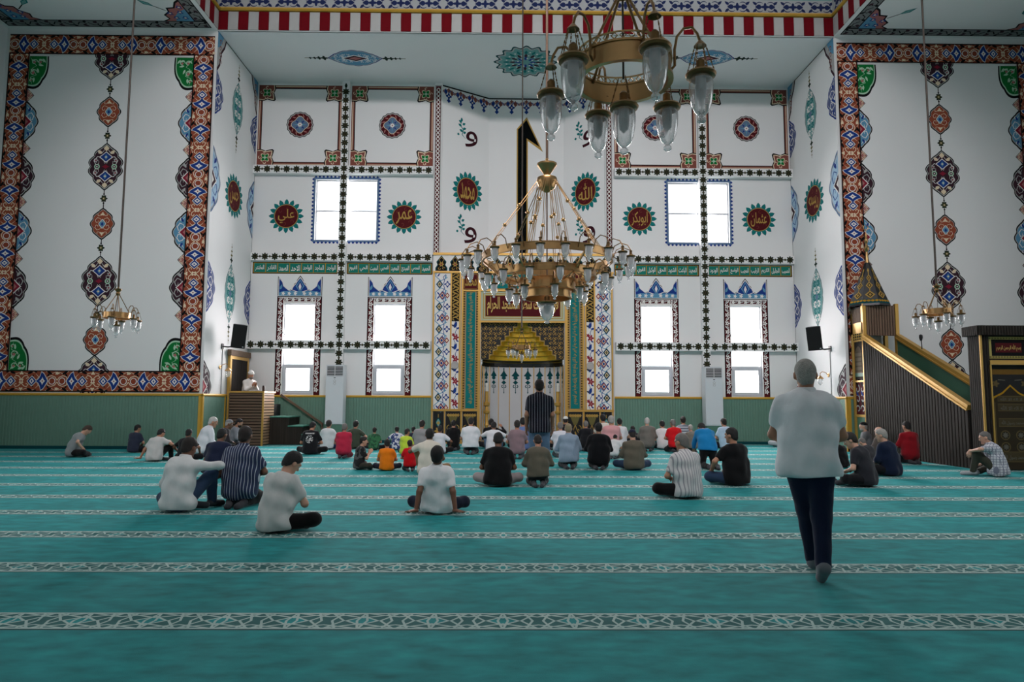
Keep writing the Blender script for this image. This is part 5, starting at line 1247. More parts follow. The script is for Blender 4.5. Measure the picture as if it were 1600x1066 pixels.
# ------------------------------------------------------------------ chandeliers
def lamp_parts(name='lamp', s=1.0, n=20, glass=None):
    """hanging glass lamp, origin at the rim; s scales"""
    mb = MB(); mb.lathe([(.052, .012), (.085, .012), (.092, .0), (.085, -.014), (.062, -.018), (.06, -.03)], n=n); mb.lathe([(.0, .1), (.014, .1), (.026, .085), (.028, .01), (.05, .012)], n=12)
    mb.v = [tuple(c * s for c in v) for v in mb.v]; cap = mb.build(name, BRASSD, None, smooth=True)
    mb = MB(); mb.lathe([(.062, -.012), (.07, -.03), (.072, -.07), (.069, -.13), (.058, -.19), (.038, -.235), (.02, -.25), (.014, -.258), (.026, -.272), (.026, -.288), (.012, -.3), (.0, -.302)], n=n); mb.v = [tuple(c * s for c in v) for v in mb.v]
    mb.build('glass', glass or LAMPG, cap, smooth=True)
    mb = MB(); mb.lathe([(.0, 0), (.03, 0), (.034, -.08), (.028, -.14), (.0, -.17)], n=12); mb.v = [tuple(c * s for c in v) for v in mb.v]; mb.build('bulb', mat('frosted_bulb', (150, 152, 154), .5), cap, smooth=True)
    return cap
def ring_mesh(r, z0, z1, t=.012, n=48, rim=True):
    mb = MB(); mb.lathe([(r, z0), (r, z1), (r - t, z1), (r - t, z0), (r, z0)], n=n)
    if rim: mb.lathe([(r + .012, z0 - .008), (r + .012, z0 + .012), (r - .02, z0 + .012), (r - .02, z0 - .008), (r + .012, z0 - .008)], n=n); mb.lathe([(r + .008, z1 - .006), (r + .008, z1 + .006), (r - .018, z1 + .006), (r - .018, z1 - .006), (r + .008, z1 - .006)], n=n)
    return mb
def ring_chandelier(loc, phi0, label, rodtop, s=1.0, detail=True):
    r = empty('ring_chandelier', loc, label=label, cat='chandelier', group='ring chandeliers')
    R = .29; RL = .46
    mb = ring_mesh(R, 0, .12); mb.build('ring', BRASS, r, smooth=True)
    if detail:
        mb = MB()
        for i in range(36):
            t = 2 * PI * i / 36; c = (R * math.cos(t), R * math.sin(t), .145)
            mb.tube([(c[0] * (1 + 0), c[1], .128), (c[0] + .018 * -math.sin(t), c[1] + .018 * math.cos(t), .146), (c[0], c[1], .166), (c[0] - .018 * -math.sin(t), c[1] - .018 * math.cos(t), .146), (c[0], c[1], .128)], .004, 5)
        mb.lathe([(R + .004, .166), (R + .004, .174), (R - .004, .174), (R - .004, .166), (R + .004, .166)], n=40); mb.build('pierced_crest', BRASS, r, smooth=True)
    for i in range(4):
        t = phi0 + .4 + i * PI / 2; mb = MB(); mb.tube([(R * .96 * math.cos(t), R * .96 * math.sin(t), .1), (.03 * math.cos(t), .03 * math.sin(t), .56)], .009, 8); mb.build('stay_rod', BRASSD, r, smooth=True)
    mb = MB(); mb.lathe([(0, .52), (.03, .54), (.05, .58), (.035, .62), (.07, .66), (.075, .69), (.02, .71), (.015, .76)], n=18); mb.build('hub', BRASSD, r, smooth=True)
    mb = MB(); mb.tube([(0, 0, .74), (0, 0, (rodtop - loc[2]) / s)], .014 if detail else .024, 8); mb.tube([(0, 0, .56), (0, 0, .02)], .007, 6); mb.build('rod', mat('dark_rod', (74, 66, 60), .5, .5), r, smooth=True)
    proto = lamp_parts(); first = True
    for i in range(7):
        t = phi0 + i * PI / 3
        if i < 6:
            c_, s_ = math.cos(t), math.sin(t); P = lambda rr, z: (rr * c_, rr * s_, z)
            mb = MB(); mb.tube([P(R - .01, .03), P(R + .02, .06), P(R + .02, .16), P(R + .035, .24), P(R + .075, .285), P(R + .125, .285), P(RL - .015, .24), P(RL, .19)], .0085, 8); mb.lathe([(0, .03), (.012, .028), (.035, .0), (.038, -.006), (0, -.004)], (RL * c_, RL * s_, .165), 14); mb.box(-.0, .0, 0, 0, 0, 0) if False else None
            mb.build('arm', BRASSD, r, smooth=True); lz = -.02; base = (RL * c_, RL * s_, lz); top = .165
        else: base = (0, 0, -.16); top = .03
        l = proto if first else copy_tree(proto, r); l.parent = r; l.location = base; first = False
        for k in range(3):
            mb = MB()
            a_ = t + k * 2 * PI / 3; pa = Vector((.03 * math.cos(a_), .03 * math.sin(a_), top - base[2])); pb = Vector((.082 * math.cos(a_), .082 * math.sin(a_), .006))
            if detail:
                n = 9
                for q in range(n):
                    u = pa.lerp(pb, (q + .1) / n); v = pa.lerp(pb, (q + .9) / n); mb.tube([u, v], .0045 if q % 2 else .0028, 5)
            else: mb.tube([pa, pb], .004, 4)
            mb.build('chain', BRASSD, l)
    r.scale = (s, s, s); return r
ring_chandelier((PY(974, 118, 4.05)[0], 4.05, 3.33), -PI / 2 + math.radians(12), 'large brass ring chandelier with seven glass lamps hanging close overhead, near the camera', 16.5, 1.0)
ring_chandelier((-8.86, 15.6, 3.22), -PI / 2 + .3, 'small brass ring chandelier hanging in front of the left painted panel', ZC, .98, False)
ring_chandelier((10.05, 15.6, 3.42), -PI / 2 - .2, 'small brass ring chandelier hanging above the minbar stairs', ZC, .98, False)
ring_chandelier((.47, 18.4, 2.78), -PI / 2 + .35, 'small brass ring chandelier hanging in front of the golden mihrab hood', 16.5, .8, False)

def great_chandelier():
    loc = (.69, 11.0, 3.63)
    r = empty('tiered_chandelier', loc, label='great brass chandelier of stacked rings carrying dozens of glass lamps below the dome', cat='chandelier')
    tiers = [(1.06, 0.0, .11, 24, 1.38), (.80, -.26, .10, 14, 1.02), (.46, -.46, .16, 8, .62)]
    proto = None
    for k, (R, z, h, n, RL) in enumerate(tiers):
        mb = ring_mesh(R, z, z + h, .015, 64); ring = mb.build('ring', BRASS, r, smooth=True)
        if k == 2: mb = ring_mesh(R * .86, z - .13, z - .02, .015, 48); mb.build('ring', BRASS, r, smooth=True)
        for i in range(n):
            t = 2 * PI * (i + .5 * (k % 2)) / n + .13; c_, s_ = math.cos(t), math.sin(t); P = lambda rr, zz: (rr * c_, rr * s_, zz)
            w = RL - R
            mb = MB(); mb.tube([P(R, z + .04), P(R + .03, z + .1), P(R + .06, z + .18), P(R + w * .5, z + .225), P(R + w * .85, z + .18), P(RL, z + .1)], .008, 6); mb.lathe([(0, .03), (.03, 0), (0, -.004)], (RL * c_, RL * s_, z + .08), 10); mb.build('arm', BRASSD, r, smooth=True)
            if proto is None: proto = l = lamp_parts('lamp', .82, 14, LAMPG2); l.parent = r
            else: l = copy_tree(proto, r)
            l.location = P(RL, z + .0)
    # inner tier joins and bottom lamp
    l = lamp_parts('lamp', 1.6, 24, LAMPG2); l.parent = r; l.location = (0, 0, -.66); l.scale = (1.05, 1.05, .72)
    mb = MB(); mb.lathe([(0, 1.78), (.03, 1.74), (.02, 1.7), (.165, 1.66), (.165, 1.63), (.07, 1.5), (.05, 1.46), (.16, 1.42), (.175, 1.36), (.13, 1.24), (.04, 1.18), (0, 1.17)], n=28); mb.build('hub', BRASS, r, smooth=True)
    for i in range(12):
        t = 2 * PI * i / 12 + .2; R, z = (1.05, .1) if i % 2 == 0 else (.46, -.34)
        mb = MB(); a_ = Vector((.15 * math.cos(t), .15 * math.sin(t), 1.38)); b = Vector((R * math.cos(t), R * math.sin(t), z)); mb.tube([a_, b], .007, 6)
        mb.tube([a_ + Vector((.03, .0, -.02)), b + Vector((.03, .02, 0))], .005, 6)
        for q in ((.35, .62) if i % 2 == 0 else (.4,)):
            c = a_.lerp(b, q); mb.lathe([(0, .03), (.03, .02), (.036, 0), (.03, -.02), (0, -.03)], c, 10)
        mb.build('stay_rod', BRASS, r, smooth=True)
    for i in range(6):
        t = 2 * PI * i / 6; mb = MB()
        mb.bar((1.05 * math.cos(t), 1.05 * math.sin(t), .02), (.8 * math.cos(t), .8 * math.sin(t), -.2), .02, .03); mb.bar((.8 * math.cos(t), .8 * math.sin(t), -.22), (.46 * math.cos(t), .46 * math.sin(t), -.34), .02, .03); mb.build('tie', BRASS, r)
    mb = MB(); mb.tube([(0, 0, 1.74), (0, 0, 16.5 - loc[2])], .022, 10); mb.tube([(0, 0, 1.2), (0, 0, -.64)], .012, 8); mb.build('rod', mat('bronze_rod', (112, 92, 78), .45, .7), r, smooth=True)
great_chandelier()
# ------------------------------------------------------------------ people: implicit surfaces meshed with surface nets
V3 = lambda *a: np.array(a, float)
def unit(v): return v / (np.linalg.norm(v) + 1e-9)
def C(a, b, ra, rb, k=.035, lat=None, flat=False): return ('c', np.array(a, float), np.array(b, float), ra, rb, k, lat, flat)
def El(c, Rm, rad, k=.02): return ('e', np.array(c, float), np.array(Rm, float), np.array(rad, float), k)
def sdf_mesh(prims, h, cut=None, noise=None, blur=0):
    lo = np.full(3, 1e9); hi = -lo; boxes = []
    for p in prims:
        if p[0] == 'c':
            r = max(p[3], p[4]) * (p[6][1] if p[6] else 1); l = np.minimum(p[1], p[2]) - r; u = np.maximum(p[1], p[2]) + r
        else: r = max(p[3]); l = p[1] - r; u = p[1] + r
        boxes.append((l, u)); lo = np.minimum(lo, l); hi = np.maximum(hi, u)
    lo = lo - 2.5 * h; hi = hi + 2.5 * h
    n = np.ceil((hi - lo) / h).astype(int) + 1
    ax = [(lo[i] + h * np.arange(n[i])).astype(np.float32) for i in range(3)]
    D = np.full(n, .25, np.float32)
    for p, (l, u) in zip(prims, boxes):
        m = .055 + h
        i0 = np.maximum(np.floor((l - m - lo) / h).astype(int), 0); i1 = np.minimum(np.ceil((u + m - lo) / h).astype(int) + 1, n)
        sl = tuple(slice(i0[i], i1[i]) for i in range(3))
        X = ax[0][sl[0]][:, None, None]; Y = ax[1][sl[1]][None, :, None]; Z = ax[2][sl[2]][None, None, :]
        if p[0] == 'c':
            a, b, ra, rb, k, lat, flat = p[1:]
            ab = b - a
            x, y, z = X - a[0], Y - a[1], Z - a[2]
            if lat:
                s_, f = lat; g = 1 / f - 1; q = (x * s_[0] + y * s_[1] + z * s_[2]) * g
                x, y, z = x + q * s_[0], y + q * s_[1], z + q * s_[2]; ab = ab + s_ * (ab @ s_) * g
            L2 = ab @ ab + 1e-12
            t0 = (x * ab[0] + y * ab[1] + z * ab[2]) / L2; t = np.clip(t0, 0, 1)
            d = np.sqrt((x - t * ab[0]) ** 2 + (y - t * ab[1]) ** 2 + (z - t * ab[2]) ** 2) - (ra + t * (rb - ra))
            if flat: d = np.maximum(d, (t0 - 1) * math.sqrt(L2))
        else:
            c, Rm, rad, k = p[1:]
            x, y, z = X - c[0], Y - c[1], Z - c[2]
            q = [(x * Rm[0, i] + y * Rm[1, i] + z * Rm[2, i]) / rad[i] for i in range(3)]
            d = (np.sqrt(q[0] ** 2 + q[1] ** 2 + q[2] ** 2) - 1) * min(rad)
        e = D[sl]; hh = np.maximum(k - np.abs(e - d), 0) / k
        D[sl] = np.minimum(e, d) - hh * hh * k * .25
    X = ax[0][:, None, None]; Y = ax[1][None, :, None]; Z = ax[2][None, None, :]
    for _ in range(blur):
        for ax_ in range(3): D[tuple(slice(1, -1) if q == ax_ else slice(None) for q in range(3))] = .5 * D[tuple(slice(1, -1) if q == ax_ else slice(None) for q in range(3))] + .25 * (D[tuple(slice(2, None) if q == ax_ else slice(None) for q in range(3))] + D[tuple(slice(0, -2) if q == ax_ else slice(None) for q in range(3))])
    if noise is not None: D = D + noise(X, Y, Z).astype(np.float32)
    if cut is not None: D = np.maximum(D, cut(X, Y, Z).astype(np.float32))
    S = D < 0
    cnt = np.zeros(n - 1, np.int8)
    for i in (0, 1):
        for j in (0, 1):
            for k in (0, 1): cnt += S[i:n[0] - 1 + i, j:n[1] - 1 + j, k:n[2] - 1 + k]
    act = (cnt > 0) & (cnt < 8); idx = np.argwhere(act); nv = len(idx)
    if nv == 0: return [], []
    vid = np.full(n - 1, -1, np.int32); vid[act] = np.arange(nv)
    acc = np.zeros((nv, 3)); num = np.zeros(nv)
    cs = [np.array((i, j, k)) for i in (0, 1) for j in (0, 1) for k in (0, 1)]
    for A in cs:
        for B in cs:
            if (B - A).sum() == 1 and ((B - A) >= 0).all():
                ia = idx + A; ib = idx + B; da = D[tuple(ia.T)]; db = D[tuple(ib.T)]; c = (da < 0) != (db < 0)
                t = np.where(c, da / np.where(np.abs(da - db) < 1e-9, 1, da - db), 0)
                acc += np.where(c[:, None], A + t[:, None] * (B - A), 0); num += c
    V = lo + h * (idx + acc / np.maximum(num, 1)[:, None])
    F = []
    for axn in range(3):
        o1, o2 = (axn + 1) % 3, (axn + 2) % 3
        sl0 = [slice(1, n[i] - 1) for i in range(3)]; sl1 = list(sl0); sl0[axn] = slice(0, n[axn] - 1); sl1[axn] = slice(1, n[axn])
        ch = S[tuple(sl0)] != S[tuple(sl1)]; e = np.argwhere(ch)
        if len(e) == 0: continue
        ins = S[tuple(sl0)][ch]
        base = e.copy(); base[:, o1] += 1; base[:, o2] += 1
        def cell(d1, d2):
            q = base.copy(); q[:, o1] += d1; q[:, o2] += d2; return vid[tuple(q.T)]
        q = np.stack([cell(-1, -1), cell(0, -1), cell(0, 0), cell(-1, 0)], 1)
        q[~ins] = q[~ins][:, ::-1]; F.append(q)
    F = np.concatenate(F); F = F[(F >= 0).all(1)]
    return V, F
def np_obj(name, parts, m, parent):
    vs = []; fs = []; b = 0
    for V, F in parts:
        if len(V) == 0: continue
        vs.append(np.asarray(V)); fs.append(np.asarray(F) + b); b += len(V)
    if not vs: return None
    V = np.concatenate(vs).astype(np.float32); F = np.concatenate(fs).astype(np.int32)
    me = bpy.data.meshes.new(name); me.vertices.add(len(V)); me.vertices.foreach_set('co', V.ravel())
    me.loops.add(F.size); me.loops.foreach_set('vertex_index', F.ravel()); me.polygons.add(len(F))
    me.polygons.foreach_set('loop_start', np.arange(0, F.size, 4, dtype=np.int32)); me.polygons.foreach_set('loop_total', np.full(len(F), 4, np.int32))
    me.polygons.foreach_set('use_smooth', np.ones(len(F), bool)); me.materials.append(m); me.update(calc_edges=True); me.validate()
    o = bpy.data.objects.new(name, me); link(o, parent); return o
_HAND = {}
def hand(kind, h):
    key = (kind, h)
    if key in _HAND: return _HAND[key]
    cu = {'flat': .05, 'relax': .45, 'curl': .95}[kind]; pr = []
    for kx, ln, sp in ((-.031, .07, -.12), (-.010, .08, -.03), (.011, .075, .05), (.031, .06, .14)):
        kn = V3(kx, .088 - abs(kx) * .25, 0); pr.append(C((kx * .45, 0, 0), kn, .02, .0145, .02)); p = kn; an = cu * .35; r = .0098
        for f in (.45, .32, .26):
            q = p + ln * f * 1.05 * V3(math.sin(sp) * math.cos(an), math.cos(sp) * math.cos(an), -math.sin(an)); pr.append(C(p, q, r, r - .0009, .006)); p = q; r -= .0009; an += cu * .8
    pr += [C((-.012, .02, -.004), (-.045, .052, -.012), .018, .0125, .016), C((-.045, .052, -.012), (-.058, .082, -.018), .0122, .0098, .006), C((-.058, .082, -.018), (-.056, .105, -.024), .0098, .0085, .006)]
    _HAND[key] = sdf_mesh(pr, h); return _HAND[key]
def ik(S, T, l1, l2, pole):
    d = T - S; L = np.linalg.norm(d); dr = d / (L + 1e-9); L = min(L, l1 + l2 - .004); L = max(L, abs(l1 - l2) + .02)
    a = (l1 * l1 - l2 * l2 + L * L) / (2 * L); hg = math.sqrt(max(0, l1 * l1 - a * a)); pp = pole - dr * (pole @ dr); pp = unit(pp)
    return S + dr * a + pp * hg, S + dr * L

def fabric(name, c, kind='plain', c2=None, freq=18, w=.25):
    if name in MATS: return MATS[name]
    m = bpy.data.materials.new(name); m.use_nodes = True; MATS[name] = m; nt = m.node_tree; h = NT(nt); b = nt.nodes['Principled BSDF']
    x, y, z, v = h.xyz('Object'); n1 = h.noise(v, 9, 3); n2 = h.noise(v, 160, 2)
    col = lin(c); base = h.mix(n1, tuple(q * .9 for q in col[:3]) + (1,), tuple(min(1, q * 1.08) for q in col[:3]) + (1,))
    if kind == 'stripe':
        s = h.m('LESS_THAN', h.m('FRACT', h.m('MULTIPLY', x, freq)), w); base = h.mix(s, base, lin(c2))
    elif kind == 'hoop':
        s = h.m('LESS_THAN', h.m('FRACT', h.m('MULTIPLY', z, freq)), w); base = h.mix(s, base, lin(c2))
    elif kind == 'check':
        s = h.m('LESS_THAN', h.m('FRACT', h.m('MULTIPLY', x, freq)), w); t = h.m('LESS_THAN', h.m('FRACT', h.m('MULTIPLY', z, freq)), w); u_ = h.m('LESS_THAN', h.m('FRACT', h.m('MULTIPLY', y, freq)), w); base = h.mix(h.m('MULTIPLY', h.m('MAXIMUM', h.m('MAXIMUM', s, u_), t), .8), base, lin(c2))
    elif kind == 'blotch':
        s = h.m('GREATER_THAN', h.noise(v, freq, 2), .52); base = h.mix(s, base, lin(c2))
    elif kind == 'print':
        e = h.m('ADD', h.m('POWER', h.m('DIVIDE', x, .1), 2), h.m('POWER', h.m('DIVIDE', h.m('SUBTRACT', z, .43), .11), 2))
        k1 = h.m('MULTIPLY', h.m('LESS_THAN', e, 1), h.m('GREATER_THAN', h.noise(v, 22, 3), .5))
        k2 = h.m('MULTIPLY', h.m('LESS_THAN', h.m('ABSOLUTE', h.m('SUBTRACT', z, .585)), .018), h.m('LESS_THAN', h.m('ABSOLUTE', x), .13))
        k2 = h.m('MULTIPLY', k2, h.m('GREATER_THAN', h.m('FRACT', h.m('MULTIPLY', x, 26)), .3))
        base = h.mix(h.m('MULTIPLY', h.m('MAXIMUM', k1, k2), h.m('LESS_THAN', y, .1)), base, lin(c2))
    nt.links.new(base, b.inputs['Base Color']); b.inputs['Roughness'].default_value = .9; b.inputs['Specular IOR Level'].default_value = .15; b.inputs['Sheen Weight'].default_value = .12
    hb = h.m('ADD', h.noise(v, 7, 3, (1, 1, .45)), h.m('MULTIPLY', n2, .06)); nt.links.new(h.bump(hb, .5, .03), b.inputs['Normal'])
    return m
SKIN = [mat('skin_light', (204, 156, 132), .55, var=.06, vscale=12), mat('skin_tan', (172, 122, 96), .55, var=.06, vscale=12), mat('skin_brown', (118, 78, 58), .55, var=.06, vscale=12)]
HAIRC = {'black': (22, 20, 20), 'dark': (34, 27, 24), 'brown': (62, 46, 36), 'grey': (158, 154, 148), 'salt': (112, 108, 104), 'white': (186, 184, 180), 'blond': (150, 134, 104)}
def hairm(c): return mat('hair_' + c, HAIRC[c], .75, var=.35, vscale=60, bump=.5, bscale=120)
EYEW = mat('eye_white', (220, 218, 214), .3); IRIS = mat('iris_dark', (34, 24, 20), .3); LIP = mat('lip', (150, 88, 78), .5)
_eye = None
PCOUNT = [0]

def person(px, py, top, label, legs='cross', arms='lap', yaw=0, lean=10, roll=0, head=(5, 0), bulk=1.0, shirt=('plain', (200, 200, 200)), sleeve='short', pants=(28, 28, 32), hair=('short', 'black'), skin=1, face=False, collar=False, pos=None, fixscale=None, hemz=None, socks=(60, 62, 66), zbase=0.0, beard=None, vox=None, name='person'):
    PCOUNT[0] += 1; rnd = random.Random(PCOUNT[0] * 7 + 1)
    hz = {'cross': .125, 'kneel': .25, 'kneeR': .125, 'kneeL': .125, 'stand': .95, 'walk': .94, 'bow': .42, 'knees': .125}[legs]
    stand = legs in ('stand', 'walk')
    rr = math.radians(roll)
    def dr(a): a = math.radians(a); return unit(V3(math.sin(rr) * math.cos(a), math.sin(a), math.cos(a) * math.cos(rr)))
    a1, a2 = lean * .55, lean * 1.35
    P0 = V3(0, 0, hz); P1 = P0 + .21 * dr(a1); P2 = P1 + .2 * dr((a1 + a2) / 2); N = P2 + .13 * dr(a2)
    s = unit(V3(math.cos(rr), 0, -math.sin(rr)))
    dN = dr(a2); B = bulk
    sw = .166 * (.6 + .4 * B)
    S = {k: N - .085 * dN + s * (sw * k) for k in (-1, 1)}
    hp, hy = math.radians(head[0] + a2 * .55), math.radians(head[1])
    cy, sy, cp, sp = math.cos(-hy), math.sin(-hy), math.cos(-hp), math.sin(-hp)
    Rh = np.array([[cy, -sy, 0], [sy, cy, 0], [0, 0, 1]]) @ np.array([[1, 0, 0], [0, cp, -sp], [0, sp, cp]])
    Hc = N + .062 * dN + Rh @ V3(0, .018, .085)
    # legs
    H = {k: P0 + V3(.09 * k, .0, -.01) for k in (-1, 1)}; K = {}; A = {}; T = {}
    for k in (-1, 1):
        if legs == 'kneel': K[k], A[k], T[k] = V3(.15 * k, .35, .08), V3(.09 * k, -.06, .075), V3(.06 * k, -.23, .035)
        elif legs == 'bow': K[k], A[k], T[k] = V3(.14 * k, .03, .075), V3(.1 * k, -.36, .06), V3(.08 * k, -.5, .03)
        elif legs == 'stand': K[k], A[k], T[k] = V3(.1 * k, .02, .5), V3(.1 * k, -.02, .085), V3(.13 * k, .17, .035)
        elif legs == 'walk':
            if k > 0: K[k], A[k], T[k] = V3(.08, .02, .50), V3(.07, -.14, .14), V3(.06, -.03, .04)
            else: K[k], A[k], T[k] = V3(-.02, .17, .53), V3(.03, .33, .09), V3(.03, .52, .05)
        elif (legs == 'kneeR' and k > 0) or (legs == 'kneeL' and k < 0) or legs == 'knees': K[k], A[k], T[k] = V3(.24 * k, .33, .44), V3(.2 * k, .42, .075), V3(.23 * k, .6, .035)
        else: K[k], A[k], T[k] = V3(.36 * k, .24, .135), V3(-.03 * k, .33 + .05 * k, .07), V3(-.19 * k, .37 + .05 * k, .045)
    # arms
    E = {}; W = {}; hd = {}
    for k in (-1, 1):
        am = arms if isinstance(arms, str) else arms[0 if k < 0 else 1]
        hk = 'relax'
        if am == 'lap': tg, pole = V3(.09 * k, .27, hz + .13), V3(1.0 * k, -.4, -.5)
        elif am == 'knee': tg, pole = K[k] + V3(-.04 * k, -.0, .085), V3(1.0 * k, -.3, -.4)
        elif am == 'hang': tg, pole = K[k] + V3(.03 * k, .1, .06), V3(1.0 * k, -.2, .1)
        elif am == 'back': tg, pole, hk = V3(.27 * k, -.24, .055), V3(.3 * k, -1, .0), 'flat'
        elif am == 'backwide': tg, pole, hk = V3(.44 * k, -.02, .055), V3(.6 * k, -1, .0), 'flat'
        elif am == 'phone': tg, pole = V3(.06 * k, .33, hz + .22), V3(1.0 * k, -.3, -.8)
        elif am == 'dua': tg, pole = V3(.05 * k, .3, hz + .34), V3(.7 * k, -.2, -1)
        elif am == 'front': tg, pole = V3(.12 * k, .28, hz + .1), V3(.9 * k, -.7, -.3)
        elif am == 'down': tg, pole = S[k] + V3(.06 * k, .06, -.5), V3(.3 * k, -1, 0)
        elif am == 'floor': tg, pole, hk = V3(.2 * k, .62, .07), V3(1 * k, 0, .2), 'flat'
        elif am == 'raise': tg, pole = S[k] + V3(.16 * k, .2, .1), V3(1 * k, -.2, -.6)
        E[k], W[k] = ik(S[k], tg, .285, .25, pole)
        f = unit(W[k] - E[k])
        if am in ('back', 'backwide'): f = unit(V3(.75 * k, -.65, -.02))
        if am == 'floor': f = V3(0, 1, 0)
        if am == 'hang': f = unit(V3(0, .35, -1))
        if am == 'dua': f = unit(V3(-.05 * k, .55, .7))
        z = V3(0, 0, 1) - f * f[2] if abs(f[2]) < .95 else V3(0, 1, 0)
        if am in ('hang', 'down'): z = V3(k, .2, 0) - f * (V3(k, .2, 0) @ f)
        if am == 'dua': z = V3(k, 0, 0) - f * (V3(k, 0, 0) @ f)
        z = unit(z); hd[k] = (f, z, hk)
    lat = lambda f: (s, f)
    top_l = (Hc + Rh @ V3(0, -.01, .12))[2]
    # placement
    if pos is not None: loc = V3(*pos)
    else:
        p = PZ(px, py); off = {'kneel': .2, 'bow': .45}.get(legs, .13); loc = V3(p[0] * (p[1] + off) / p[1], p[1] + off, 0)
    loc[2] += zbase
    if fixscale: sc = fixscale
    else:
        need = PY(px, top, loc[1] + Hc[1] * math.cos(math.radians(yaw)))[2] - loc[2]; sc = float(np.clip(need / top_l, .55, 1.22))
    dist = loc[1]; h = vox or max(.0115, .00098 * dist / sc)
    root = empty(name, loc, -math.radians(yaw), label=label, cat='person', group='worshippers on the carpet'); root.scale = (sc, sc, sc)
    near = dist < 9
    # ---- body
    tor = lambda g: [C(P0, P1, (.118 + g) * B, (.112 + g) * B, .05, lat(1.42)), C(P1, P2, (.112 + g) * B, (.12 + g) * (.5 + .5 * B), .05, lat(1.42)), C(P2, N - .085 * dN, (.116 + g) * (.6 + .4 * B), .07 + g, .05, lat(1.4)), C(N - .06 * dN, S[-1], .05 + g, .046 + g, .05), C(N - .06 * dN, S[1], .05 + g, .046 + g, .05)]
    bp = tor(-.014) + [C(N - .05 * dN, Hc + Rh @ V3(0, -.02, -.05), .06, .054, .03)]
    for k in (-1, 1):
        bp += [C(S[k], E[k], .045, .041, .03), C(E[k], W[k], .041, .027, .02), C(H[k], K[k], .085, .058, .04), C(K[k], A[k], .055, .036, .03), C(A[k], T[k], .036, .03, .02)]
    hR = lambda q: Hc + Rh @ np.array(q)
    bp += [El(hR((0, -.012, .022)), Rh, (.078, .098, .094), .03), El(hR((0, .022, -.05)), Rh, (.06, .07, .074), .03), C(hR((0, .088, .012)), hR((0, .106, -.024)), .011, .016, .012), C(hR((-.035, .08, .028)), hR((.035, .08, .028)), .016, .016, .015), El(hR((.081, -.006, -.012)), Rh, (.013, .026, .034), .008), El(hR((-.081, -.006, -.012)), Rh, (.013, .026, .034), .008), C(hR((0, .078, -.1)), hR((0, .07, -.105)), .024, .024, .02)]
    parts = [sdf_mesh(bp, h)]
    for k in (-1, 1):
        hv, hf = hand(hd[k][2], .006 if near else .009); f, z, _ = hd[k]; xv = np.cross(f, z)
        Rm = np.stack([xv * (1 if k > 0 else -1), f, z], 1); v = hv @ Rm.T + (W[k] - f * .012)
        parts.append((v, hf if k > 0 else hf[:, ::-1]))
    np_obj('body', parts, SKIN[skin], root)
    # ---- shirt
    g = .02
    sp_ = tor(g)
    if stand: sp_ += [C(P0, P0 - V3(0, 0, .14), (.118 + g) * B, (.122 + g) * B, .05, lat(1.46), True)]
    else: sp_ += [C(P0 - V3(0, 0, .02), P1, (.135 + g) * B, (.115 + g) * B, .05, lat(1.4)), C(P0 - V3(0, -.04, .02), P1 + V3(0, .05, -.03), (.125 + g) * B, .1 * B, .05, lat(1.3))]
    if collar: sp_.append(C(N - .06 * dN, N + .03 * dN, .078, .066, .02))
    for k in (-1, 1):
        if sleeve == 'short': sp_.append(C(S[k], S[k] + (E[k] - S[k]) * .8, .066 * (.7 + .3 * B), .066 * (.7 + .3 * B), .04, None, True))
        elif sleeve == 'long': sp_ += [C(S[k], E[k], .064 * (.7 + .3 * B), .056, .04), C(E[k], W[k], .056, .04, .03, None, True)]
    hem = hemz if hemz is not None else ((P0[2] - .13) if stand else (.03 if legs != 'kneel' and legs != 'bow' else (.15 if legs == 'kneel' else P0[2] - .02)))
    cofs = .028 if collar else .004
    ph = [rnd.uniform(0, 6) for _ in range(4)]
    def scut(X, Y, Z):
        pl = (X - N[0]) * dN[0] + (Y - N[1]) * dN[1] + (Z - N[2]) * dN[2] - cofs
        di = .17 - np.sqrt((X - N[0]) ** 2 + (Y - N[1]) ** 2 + (Z - N[2]) ** 2)
        return np.maximum(np.minimum(pl, di), hem - Z + .012 * np.sin(9 * X + ph[0]) + 0 * Y)
    am_ = .009 if near else .006
    def snoise(X, Y, Z): return am_ * .8 * np.sin(27 * X + 5 * np.sin(4 * Z + ph[0]) + 5 * Y) * np.clip(1.2 - (Z - hem) / .45, 0.1, 1) + am_ * (np.sin(22 * X + 16 * Z + 6 * Y + ph[1]) * np.sin(13 * Z - 9 * X + ph[2]) + .6 * np.sin(34 * X - 12 * Z + ph[3] + 8 * Y))
    kind, c1 = shirt[0], shirt[1]; key = 'shirt_' + '_'.join(str(q) for q in shirt).replace(' ', '')
    np_obj('shirt', [sdf_mesh(sp_, h, scut, snoise, max(1, int(round((.03 / h) ** 2))))], fabric(key, c1, kind, *shirt[2:]), root)
    if collar:
        cdn = unit(dN + V3(0, -.12, 0))
        def ccut(X, Y, Z): q = (X - N[0]) * cdn[0] + (Y - N[1]) * cdn[1] + (Z - N[2]) * cdn[2]; return np.maximum(q - .042, -.045 - q)
        np_obj('collar', [sdf_mesh([C(N - .05 * dN, N + .06 * dN, .083, .068)], min(h, .012), ccut)], fabric(key, c1, kind, *shirt[2:]), root)
    # ---- trousers
    tp = [C(P0 - V3(0, 0, .0), P0 + .06 * dr(a1), (.128) * B, .125 * B, .05, lat(1.4))]
    for k in (-1, 1):
        tp += [C(H[k], K[k], .1 * (.5 + .5 * B), .076, .05), C(K[k], A[k], .074, .058, .04, None, True)]
    def tnoise(X, Y, Z): return .004 * np.sin(26 * X + 20 * Z + 24 * Y + ph[0]) * np.sin(17 * Y - 12 * Z + ph[1])
    np_obj('trousers', [sdf_mesh(tp, h, lambda X, Y, Z: .012 - Z + 0 * X + 0 * Y, tnoise)], fabric('trousers_%d_%d_%d' % pants, pants), root)
